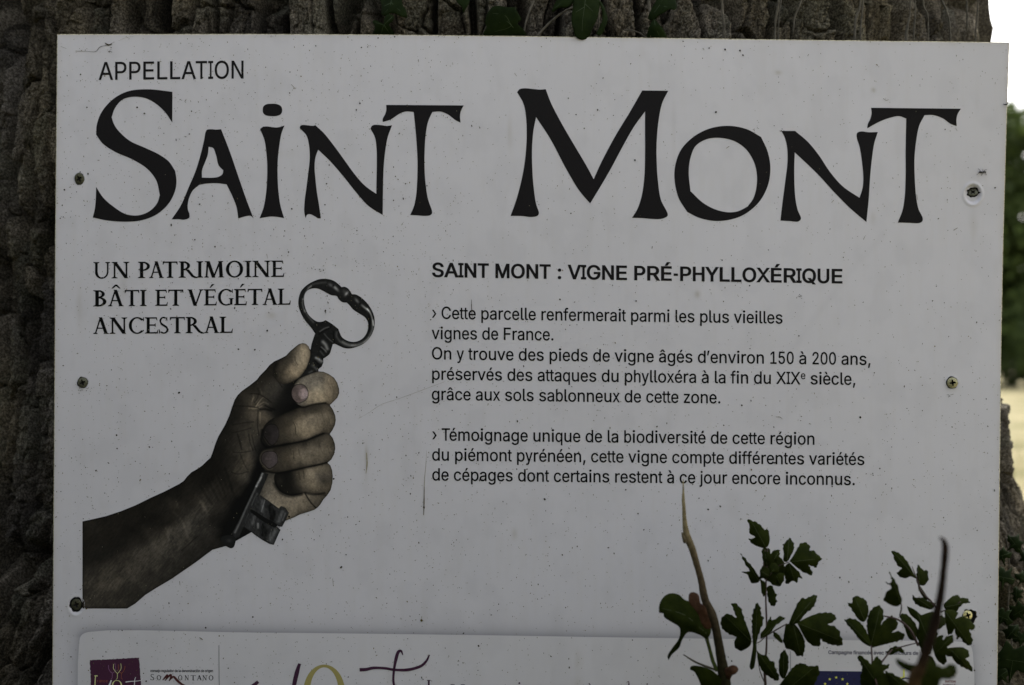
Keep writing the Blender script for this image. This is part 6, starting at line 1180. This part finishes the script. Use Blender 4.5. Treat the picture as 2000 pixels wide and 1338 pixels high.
shoot('bushy hawthorn shoot with many small lobed leaves in front of the lower right screw', (1740, 1345, DB), [
    (cb([(472,455,1),(520,468),(558,500),(590,545),(618,600),(640,642),(600,625),(568,638),(525,627,1),(508,605,1),(528,585),(547,575,1),(512,550),(495,515)]), DB, (.3,.2), -.003, F_((636,636),(485,462),cb)),
    (cb([(645,548,1),(665,560),(685,590,1),(702,577,1),(715,600),(718,650,1),(690,685),(660,680),(640,635)]), DB+.004, (-.2,.2), -.002, F_((660,676),(650,560),cb)),
    (cb([(458,590,1),(490,640),(515,680),(530,740),(545,780),(522,820),(480,818),(422,785,1),(432,748),(455,712,1),(480,700),(428,660,1),(475,668)]), DB-.06, (.3,-.1), -.003, F_((535,800),(464,600),cb)),
    (cb([(180,795,1),(215,805,1),(220,768),(245,750,1),(280,765),(305,775,1),(325,835),(314,900),(292,925),(260,910),(225,860)]), DB, (.1,.3), -.003, F_((300,918),(235,765),cb)),
    (cb([(165,908,1),(205,900),(250,910,1),(290,950),(322,1010),(342,1085),(300,1070),(255,1030),(228,990,1),(190,950)]), DB-.006, (.2,.1), -.003, F_((335,1075),(180,912),cb)),
    (cb([(312,950),(326,870),(352,832,1),(378,818),(402,816,1),(420,848),(424,880,1),(418,915),(398,950,1),(440,905),(478,882,1),(505,905),(520,940,1),(500,975),(470,995,1),(520,985),(558,1000,1),(560,1030),(520,1050),(470,1062),(400,1080),(345,1095,1),(325,1020)]), DB-.004, (-.2,.1), -.005, F_((340,1080),(400,830),cb)),
    (cb([(525,882,1),(560,868),(600,895),(640,950),(648,1000),(622,1050,1),(590,1035),(560,960)]), DB+.004, (.2,.2), -.003, F_((620,1040),(540,885),cb)),
    (cb([(610,745,1),(640,765),(690,758,1),(722,790),(765,800,1),(740,842),(690,832),(655,820),(620,790)]), DB+.008, (.1,.2), -.002, F_((735,830),(620,755),cb)),
    (cb([(575,820,1),(620,838),(672,880,1),(700,868),(745,855,1),(772,875),(770,905,1),(802,880),(832,900,1),(828,940),(800,965),(765,975,1),(780,1010),(766,1050,1),(740,1035),(722,1025,1),(745,1075),(735,1130,1),(700,1160,1),(672,1120),(655,1070,1),(640,1010),(655,930),(600,880)]), DB+.002, (-.1,.1), -.005, F_((640,850),(740,1100),cb)),
    (cb([(820,805,1),(862,765),(905,742,1),(930,766,1),(972,768),(995,800,1),(945,805),(908,850,1),(872,862),(822,835)]), DB-.004, (-.1,.3), -.003, F_((830,825),(985,795),cb)),
    (cb([(822,850,1),(870,842),(915,862,1),(905,885),(892,905,1),(945,885),(990,905,1),(1030,962,1),(1010,975),(985,975,1),(1002,1020),(1008,1060),(985,1082,1),(950,1060),(925,1020,1),(915,1035),(905,1042,1),(895,1000),(890,970,1),(870,1000),(850,1014,1),(835,960)]), DB-.010, (-.2,-.1), -.004, F_((828,855),(980,1060),cb)),
    (cb([(740,1060,1),(770,1025),(812,1008,1),(815,1030),(808,1050,1),(845,1015),(882,1012,1),(880,1050),(862,1075),(835,1085,1),(865,1110),(872,1155,1),(848,1150),(828,1140,1),(838,1175),(826,1206,1),(795,1195),(770,1165),(755,1130)]), DB-.014, (.1,-.1), -.004, F_((765,1130),(870,1020),cb)),
    (cb([(850,1095,1),(900,1090),(950,1092),(985,1118,1),(984,1150),(962,1166,1),(1000,1210),(1010,1252,1),(960,1230),(900,1195),(870,1150)]), DB-.012, (-.2,-.2), -.004, F_((855,1100),(1000,1240),cb)),
    (cb([(248,1160,1),(267,1138,1),(330,1188),(345,1202),(360,1165),(382,1148,1),(402,1170),(420,1208,1),(460,1198,1),(458,1225),(420,1250),(470,1282),(520,1320),(560,1380),(290,1380),(268,1290,1),(282,1222)]), DB-.02, (.2,-.1), -.005, F_((400,1360),(262,1150),cb)),
    (cb([(430,1245,1),(480,1262),(530,1290),(600,1340),(620,1400),(520,1400),(460,1320)]), DB-.024, (.1,-.2), -.003, F_((600,1390),(440,1250),cb)),
    (cb([(680,1130),(720,1138),(760,1180),(768,1240,1),(730,1262),(692,1222)]), DB-.006, (.1,.2), -.002),
    (cb([(640,640),(672,700),(700,740),(730,790),(690,770),(655,715)]), DB+.004, (.1,.1), -.001),
    (cb([(440,1120,1),(490,1085),(540,1092),(570,1145,1),(520,1118),(470,1145)]), DB, (.1,.1), -.001),
  ], [[(*cb([(610,560)])[0], DB, 1.6),(*cb([(640,640)])[0], DB+.002, 2.2),(*cb([(672,725)])[0], DB+.002, 3),(*cb([(745,800)])[0], DB+.002, 3.6),(*cb([(790,900)])[0], DB, 4),(*cb([(740,1060)])[0], DB, 4),(*cb([(690,1220)])[0], DB-.01, 5),(*cb([(650,1345)])[0], DB-.02, 6),(1780,1500,DB-.03,7),(1770,1760,DB-.03,8)],
      [(*cb([(342,1080)])[0], DB-.004, 3),(*cb([(346,1140)])[0], DB-.01, 3.2),(*cb([(352,1230)])[0], DB-.016, 3.6),(*cb([(380,1345)])[0], DB-.02, 4)], [(*cb([(425,885)])[0], DB, 3),(*cb([(520,910)])[0], DB, 4),(*cb([(600,980)])[0], DB, 5),(*cb([(650,1080)])[0], DB, 5)], [(*cb([(640,1062)])[0], DB-.002, 2),(*cb([(560,1082)])[0], DB-.002, 2.4),(*cb([(500,1100)])[0], DB-.002, 2.2)],
      [(*cb([(480,1105)])[0], DB, 3),(*cb([(440,1150)])[0], DB-.006, 3.4),(*cb([(405,1195)])[0], DB-.01, 3.4)], [(*cb([(530,880)])[0], DB-.03, 3),(*cb([(540,820)])[0], DB-.05, 2.4),(*cb([(520,740)])[0], DB-.06, 1.6)], [(*cb([(800,860)])[0], DB, 2.4),(*cb([(860,830)])[0], DB-.002, 2),(*cb([(930,790)])[0], DB-.004, 1.4)]], 'x')

# blurred shoot tip nearer the lens
DC = .85
shoot('blurred dark leafy tip nearest the lens, in the bottom right corner', (1780, 1345, DC), [
    (cb([(500,1165),(530,1172),(580,1195),(640,1205),(690,1200),(700,1250),(640,1262),(560,1240),(515,1205)]), DC, (.2,.1), -.003),
    (cb([(640,1200),(700,1180),(770,1205),(830,1230),(870,1260),(850,1300),(800,1300),(770,1400),(600,1400),(610,1290)]), DC-.01, (.1,-.1), -.004),
    (cb([(800,1240),(850,1205),(885,1200),(905,1240),(890,1285),(850,1300),(800,1290)]), DC-.005, (.1,.1), -.002)], [[(*cb([(680,1250)])[0], DC, 4),(*cb([(670,1345)])[0], DC, 6),(1795,1500,DC,8),(1800,1740,DC,9)]], 'x')

def cane(label, pts, cols, seed):
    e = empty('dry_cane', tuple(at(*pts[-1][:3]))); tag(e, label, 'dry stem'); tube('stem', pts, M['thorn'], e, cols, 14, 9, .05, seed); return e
DL = 1.085
A_ = lambda x, y, w_, d=DL: (*ca([(x, y)])[0], d, w_ / 3.3625)
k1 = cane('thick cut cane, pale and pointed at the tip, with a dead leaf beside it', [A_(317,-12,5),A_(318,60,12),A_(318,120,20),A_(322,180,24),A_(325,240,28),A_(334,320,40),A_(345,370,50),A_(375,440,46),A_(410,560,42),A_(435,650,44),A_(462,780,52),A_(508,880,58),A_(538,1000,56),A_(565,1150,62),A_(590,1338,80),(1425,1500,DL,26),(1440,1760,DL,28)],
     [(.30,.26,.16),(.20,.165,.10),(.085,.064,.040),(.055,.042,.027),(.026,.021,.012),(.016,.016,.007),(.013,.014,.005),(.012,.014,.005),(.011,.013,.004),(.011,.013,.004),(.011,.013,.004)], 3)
kk = A_(312,350,0)
tube('bud_scar', [A_(330,400,26,DL-.004),A_(316,360,18,DL-.006),A_(308,335,6,DL-.007)], M['thorn'], k1, [(.12,.10,.07),(.10,.08,.05)], 8, 4, .05, 4)
tube('side_twig', [A_(560,1250,16),A_(480,1220,15),A_(400,1188,13),A_(318,1138,7)], M['thorn'], k1, [(.07,.07,.05),(.05,.04,.03)], 8, 5, .05, 5)
tube('side_twig', [A_(540,1245,26),A_(512,1180,24),A_(488,1090,22),A_(468,1020,26)], M['thorn'], k1, [(.05,.07,.02),(.05,.06,.02)], 8, 5, .05, 6)
o, f = leaf_obj('leaf', curve_pts(ca([(158,832),(168,790),(198,752),(235,736),(290,745),(330,780),(375,792),(430,830),(475,900),(502,980),(472,1036),(430,1012),(350,992),(312,1040),(292,1092),(242,1140),(222,1176,1),(214,1150),(248,1092),(280,1050),(296,1010),(292,960),(240,925),(192,892),(188,868,1),(172,866),(158,862,1)]), 4), DL - .004, M['haw'], k1, (.3, .1), -.006, fold=F_((470,1000),(170,830),ca), step=5, label='dark green broad leaf, wilted and torn')
vein('vein', [ca([(470,1000)])[0][:2], ca([(330,880)])[0][:2], ca([(180,835)])[0][:2]], f, M['hawvein'], o, 1.4)
leaf_obj('dead_leaf', curve_pts(ca([(352,782,1),(358,738),(385,728),(420,748),(432,800),(460,820),(486,900),(502,960),(470,972),(440,940),(418,880),(385,832),(365,812)]), 4), DL - .016, M['dead'], k1, (.4, .2), -.006, step=4, label='curled orange brown dead leaf', rough=.002)
leaf_obj('leaf', curve_pts(ca([(362,1236),(370,1215),(420,1213),(500,1238),(560,1290),(600,1345),(640,1420),(480,1420),(415,1295),(388,1250)]), 4), DL - .004, M['haw'], k1, (.2, -.2), -.004, step=5)
leaf_obj('dead_leaf', curve_pts(ca([(590,1232),(615,1218),(642,1207),(668,1215),(680,1235),(665,1262),(640,1275),(622,1305),(598,1292)]), 4), DL - .01, M['dead'], k1, (.3, .2), -.004, step=4, rough=.002)
B_ = lambda x, y, w_, d=.80: (*cb([(x, y)])[0], d, w_ / 3.3625)
k2 = cane('blurred brown cane near the lens, leaning left in front of the bushy shoot', [B_(788,368,10),B_(815,385,30),B_(828,430,44),B_(826,490,46),B_(815,600,44),B_(800,730,50),B_(775,860,58),B_(740,1000,64),B_(705,1110,64),B_(655,1250,74),B_(618,1338,86),(1765,1500,.80,28),(1740,1760,.80,30)],
     [(.02,.012,.009),(.013,.008,.006),(.013,.008,.006),(.018,.011,.007),(.062,.038,.015),(.058,.035,.014),(.016,.011,.006),(.006,.006,.003),(.006,.006,.003),(.006,.006,.003)], 8)

# ---- fly on the sheet and the curled tendril at its edge
def build_insect():
    ci = lambda x, y: (1860 + x / 13.38, 310 + y / 13.38)
    c = on_board(*ci(785, 355), .001); e = empty('small_fly', tuple(c)); tag(e, 'tiny dark long-legged insect sitting on the sheet just above the sunken screw', 'insect')
    def ell(name, x, y, rx, ry, h, rot=0):
        mb = MB(); V = []; F = []; n, m_ = 12, 7; cr, sr = math.cos(rot), math.sin(rot)
        for i in range(m_ + 1):
            for k in range(n):
                a = math.pi * i / m_; b = 2 * math.pi * k / n; X_, Y_, Z_ = math.cos(a) * rx, math.sin(a) * math.cos(b) * ry, math.sin(a) * math.sin(b) * ry
                u, v = ci(x + X_ * cr - Y_ * sr, y + X_ * sr + Y_ * cr); V.append(on_board(u, v, h + Z_ / 13.38 * K * 1.24))
        for i in range(m_):
            for k in range(n): F.append((i * n + k, i * n + (k + 1) % n, (i + 1) * n + (k + 1) % n, (i + 1) * n + k))
        return link_mesh(name, V, F, M['insect'], e)
    ell('head', 852, 352, 22, 19, .0012); ell('thorax', 812, 352, 36, 24, .0012, -.1); ell('abdomen', 735, 355, 58, 25, .0011, .08)
    for P in ([(820,335),(835,300),(905,290)], [(785,338),(783,310),(795,268)], [(735,340),(700,305),(680,262)], [(845,365),(862,392),(885,425)], [(770,370),(765,410),(745,445)], [(715,362),(680,385),(632,422)]):
        Q = [ci(*p) for p in P]; pts = [tuple(on_board(Q[0][0], Q[0][1], .001)), tuple(on_board(Q[1][0], Q[1][1], .0016)), tuple(on_board(Q[2][0], Q[2][1], .0003))]
        V, F = _rod(pts, [.00022, .00013], 5); link_mesh('leg', V, F, M['insect'], e)
build_insect()
hk = empty('curled_tendril', tuple(on_board(1962, 203, .001))); tag(hk, 'small dark curled tendril caught on the right rim near the top', 'tendril')
V, F = _rod([tuple(on_board(u, v, h)) for u, v, h in [(1958.5,203.5,.0012),(1961,205,.002),(1964.5,204.5,.002),(1967.5,202,.0015),(1969,199,-.001)]], [.0003, .0006, .0005, .0003], 6); link_mesh('curl', V, F, M['insect'], hk)

# ------------------------------------------------------------------ ground, field, far trees
def ground():
    m = bpy.data.materials.new('dry_meadow'); m.use_nodes = True; t = m.node_tree; b = t.nodes['Principled BSDF']; b.inputs['Roughness'].default_value = 1; b.inputs['Specular IOR Level'].default_value = .05
    g = t.nodes.new('ShaderNodeNewGeometry'); n1 = t.nodes.new('ShaderNodeTexNoise'); n1.inputs['Scale'].default_value = .45; n1.inputs['Detail'].default_value = 8; n1.inputs['Roughness'].default_value = .7
    r = t.nodes.new('ShaderNodeValToRGB'); r.color_ramp.elements[0].position = .36; r.color_ramp.elements[0].color = (.14, .135, .06, 1); r.color_ramp.elements[1].position = .60; r.color_ramp.elements[1].color = (.36, .31, .19, 1)
    t.links.new(g.outputs['Position'], n1.inputs['Vector']); t.links.new(n1.outputs['Fac'], r.inputs[0]); t.links.new(r.outputs[0], b.inputs['Base Color'])
    N = 60; c = np.sign(np.linspace(-1, 1, N)) * np.abs(np.linspace(-1, 1, N)) ** 3 * 600; X_, Y_ = np.meshgrid(c, c); Z = .35 * (fbm(X_ / 25 + 50, Y_ / 25 + 50, 3) - .5) * np.clip(np.hypot(X_, Y_) / 12, 0, 1)
    V = np.stack([X_, Y_, Z], -1).reshape(-1, 3); i = np.arange(N * N).reshape(N, N); F = np.stack([i[:-1, :-1], i[:-1, 1:], i[1:, 1:], i[1:, :-1]], -1).reshape(-1, 4)
    tag(link_mesh('ground', V, F, m), kind='structure')
ground()
M['grass'] = mat('dry_grass', rough=.9, spec=.1, attr=True, trans=.3)
def grass():
    r = np.random.RandomState(8); V = []; F = []; C = []
    n = 9000; x = np.r_[r.uniform(-1.6, 2.4, 5000), r.uniform(2, 14, 4000)]; y = np.r_[r.uniform(-1.5, 2.6, 5000), r.uniform(2, 26, 4000)]
    for i in range(n):
        if (abs(x[i]) < .75 and -.1 < y[i] < 1.0): continue
        if math.hypot(x[i], y[i] + 1.24) < .5: continue
        h = r.uniform(.12, .38); a = r.rand() * 6.28; w_ = .004 + .004 * (i >= 5000); lx, ly = r.randn(2) * .35 * h; dx, dy = math.cos(a) * w_, math.sin(a) * w_; b = len(V)
        V += [(x[i] - dx, y[i] - dy, -.05), (x[i] + dx, y[i] + dy, -.05), (x[i] + lx * .4 + dx * .7, y[i] + ly * .4 + dy * .7, h * .6), (x[i] + lx * .4 - dx * .7, y[i] + ly * .4 - dy * .7, h * .6), (x[i] + lx, y[i] + ly, h)]
        F += [(b, b + 1, b + 2), (b, b + 2, b + 3), (b + 3, b + 2, b + 4)]; c = (.36, .30, .15) if r.rand() < .65 else (.10, .13, .04); C += [c] * 5
    tag(link_mesh('meadow_grass', V, F, M['grass'], None, False, C), kind='stuff')
grass()
M['crown'] = mat('tree_foliage', rough=.7, spec=.2, attr=True, trans=.3); M['farbark'] = mat('far_bark', (.10, .085, .065), .9, .1, noise=(6, (.07, .06, .045), (.15, .13, .10), .3, .7))
def far_tree(x, y, h, rad, seed, label):
    r = np.random.RandomState(seed); e = empty('far_tree', (x, y, 0)); tag(e, label, 'tree', 'trees along the far edge of the meadow'); V, F = _rod([(x, y, -.2), (x + .3, y, h * .3), (x, y + .2, h * .6)], [.5, .35, .15], 8); link_mesh('trunk', V, F, M['farbark'], e)
    n = 9000; cl = [(np.clip(r.randn(3), -1.7, 1.7) * 0 + np.clip(r.randn(3), -1.7, 1.7) * np.array([rad * .45, rad * .45, h * .22]) + np.array([x, y, h * .48]), r.uniform(1.2, 2.8), r.uniform(.7, 1.3)) for _ in range(120)]
    P = np.zeros((n, 4, 3)); C = np.zeros((n, 4, 3))
    for i in range(n):
        c, s, g = cl[r.randint(len(cl))]; d = r.randn(3); d /= np.linalg.norm(d); p = c + d * s * (.6 + .5 * r.rand()); p[2] = max(p[2], .3)
        a = r.randn(3); a /= np.linalg.norm(a); b = np.cross(a, r.randn(3)); b /= np.linalg.norm(b); q_ = .36 + .30 * r.rand()
        P[i] = [p - a * q_, p - b * q_ * .7, p + a * q_, p + b * q_ * .7]; C[i] = np.array([.07, .10, .028]) * g * (.7 + .6 * r.rand())
    link_mesh('crown', P.reshape(-1, 3), np.arange(n * 4).reshape(n, 4), M['crown'], e, False, C.reshape(-1, 3))
far_tree(43.6, 118, 25.5, 8.5, 1, 'tall round-topped green tree just right of the sign at the far end of the meadow')
far_tree(53, 122, 17, 8, 2, 'lower bushy tree beside the tall one on its right, far across the meadow')
far_tree(36, 124, 19, 8, 3, 'green tree hidden by the right side of the sign, next to the tall round one')
far_tree(64, 120, 19, 9, 4, 'broad green tree farthest right in the far row')
far_tree(-52, 120, 18, 9, 6, 'green tree beyond the left flank of the oak')
far_tree(-64, 126, 20, 9, 7, 'taller green tree farthest left in the far row')
def hedge():
    r = np.random.RandomState(12); n = 9000; x = r.uniform(-90, 110, n); P = np.zeros((n, 4, 3)); C = np.zeros((n, 4, 3))
    for i in range(n):
        y = 116 + r.randn() * 2; hmax = 5.2 + 1.6 * math.sin(x[i] * .33) + 1.1 * math.sin(x[i] * .83 + 2); p = np.array([x[i], y, hmax * r.rand() ** .8 + .1]); a = r.randn(3); a /= np.linalg.norm(a); b = np.cross(a, r.randn(3)); b /= np.linalg.norm(b); q_ = .5 + .4 * r.rand()
        P[i] = [p - a * q_, p - b * q_ * .7, p + a * q_, p + b * q_ * .7]; C[i] = np.array([.05, .07, .024]) * (.6 + .8 * r.rand())
    tag(link_mesh('hedgerow', P.reshape(-1, 3), np.arange(n * 4).reshape(n, 4), M['crown'], None, False, C.reshape(-1, 3)), kind='stuff')
hedge()
M['stone'] = mat('pale_limestone', (.75, .75, .76), .7, .3, noise=(20, (.66, .66, .68), (.86, .86, .88), .3, .7))
def stone(x, y, s, seed, label):
    r = np.random.RandomState(seed); V = []; F = []; n, m_ = 14, 9
    for i in range(m_ + 1):
        for k in range(n):
            a = math.pi * i / m_; b = 2 * math.pi * k / n; q_ = s * (1 + .18 * math.sin(3 * b + seed) * math.sin(a) + .1 * math.cos(5 * a + 2 * b)); V.append((x + math.sin(a) * math.cos(b) * q_, y + math.sin(a) * math.sin(b) * q_ * .8, s * .35 + math.cos(a) * q_ * .75))
    for i in range(m_):
        for k in range(n): F.append((i * n + k, (i + 1) * n + k, (i + 1) * n + (k + 1) % n, i * n + (k + 1) % n))
    tag(link_mesh('field_stone', V, F, M['stone']), label, 'stone')
_p = at(1999, 1141, 1.0) - CLn; _t = (0.10 - CAM_Z) / _p[2]; _q = CLn + _p * _t
stone(float(_q[0]) + .03, float(_q[1]), .14, 2, 'pale stone lying in the grass behind the ivy at the right')

# ------------------------------------------------------------------ undergrowth and bushes, unseen, added to dim the sign's bottom and left
M['shade_bush'] = mat('shade_foliage', rough=.7, spec=.15, attr=True, trans=.15)
def leafmass(name, n, sample, size, col, seed, label=None, cat=None, kind=None, group=None):
    r = np.random.RandomState(seed); P = np.zeros((n, 4, 3)); C = np.zeros((n, 4, 3))
    for i in range(n):
        p = sample(r); a = r.randn(3); a /= np.linalg.norm(a); b = np.cross(a, r.randn(3)); b /= np.linalg.norm(b); q_ = size * (.6 + .8 * r.rand())
        P[i] = [p - a * q_, p - b * q_ * .55, p + a * q_, p + b * q_ * .55]; C[i] = np.array(col) * (.6 + .8 * r.rand())
    return link_mesh(name, P.reshape(-1, 3), np.arange(n * 4).reshape(n, 4), M['shade_bush'], None, False, C.reshape(-1, 3))
def under(r):
    x = r.uniform(-1.7, 1.5); y = r.uniform(-.85, .0) if r.rand() < .8 else r.uniform(-1.1, .3); top = 1.12 - .10 * (x + .5) * (x > -.5) - .5 * max(0, -y - .55)
    return np.array([x, y if abs(x) < .75 else r.uniform(-.9, .9), top * r.rand() ** .55])
tag(leafmass('shade_undergrowth', 15000, under, .028, (.035, .055, .018), 31), kind='stuff')  # leaf mass added below the view to darken the lower sign
def shade_bush(x, y, rx, ry, h, seed, label, n=7000):  # added out of view to block skylight, so the sign darkens downward and leftward
    e = empty('shade_bush', (x, y, 0)); tag(e, label, 'shade_bush')
    def smp(r):
        d = r.randn(3); d /= np.linalg.norm(d); q_ = r.rand() ** .35; return np.array([x + d[0] * rx * q_, y + d[1] * ry * q_, max(.05, h * .52 + d[2] * h * .5 * q_)])
    o = leafmass('foliage', n, smp, .034, (.030, .048, .016), seed); o.parent = e; o.matrix_parent_inverse = Matrix.Translation(-Vector(e.location))
    for k in range(5):
        a = k * 1.26; V, F = _rod([(x, y, 0), (x + .2 * rx * math.cos(a), y + .2 * ry * math.sin(a), h * .4), (x + .6 * rx * math.cos(a), y + .6 * ry * math.sin(a), h * .8)], [.02, .006], 6); link_mesh('stem', V, F, M['ivystem'], e)
shade_bush(-1.45, -.75, .75, .95, 2.3, 41, 'added dense bush just left of the camera spot, outside the view')
shade_bush(-1.2, -2.25, 1.1, .5, 2.7, 42, 'added tall bush behind the camera spot on the left')
shade_bush(.45, -2.2, 1.1, .5, 2.3, 43, 'added lower bush right behind the camera spot')
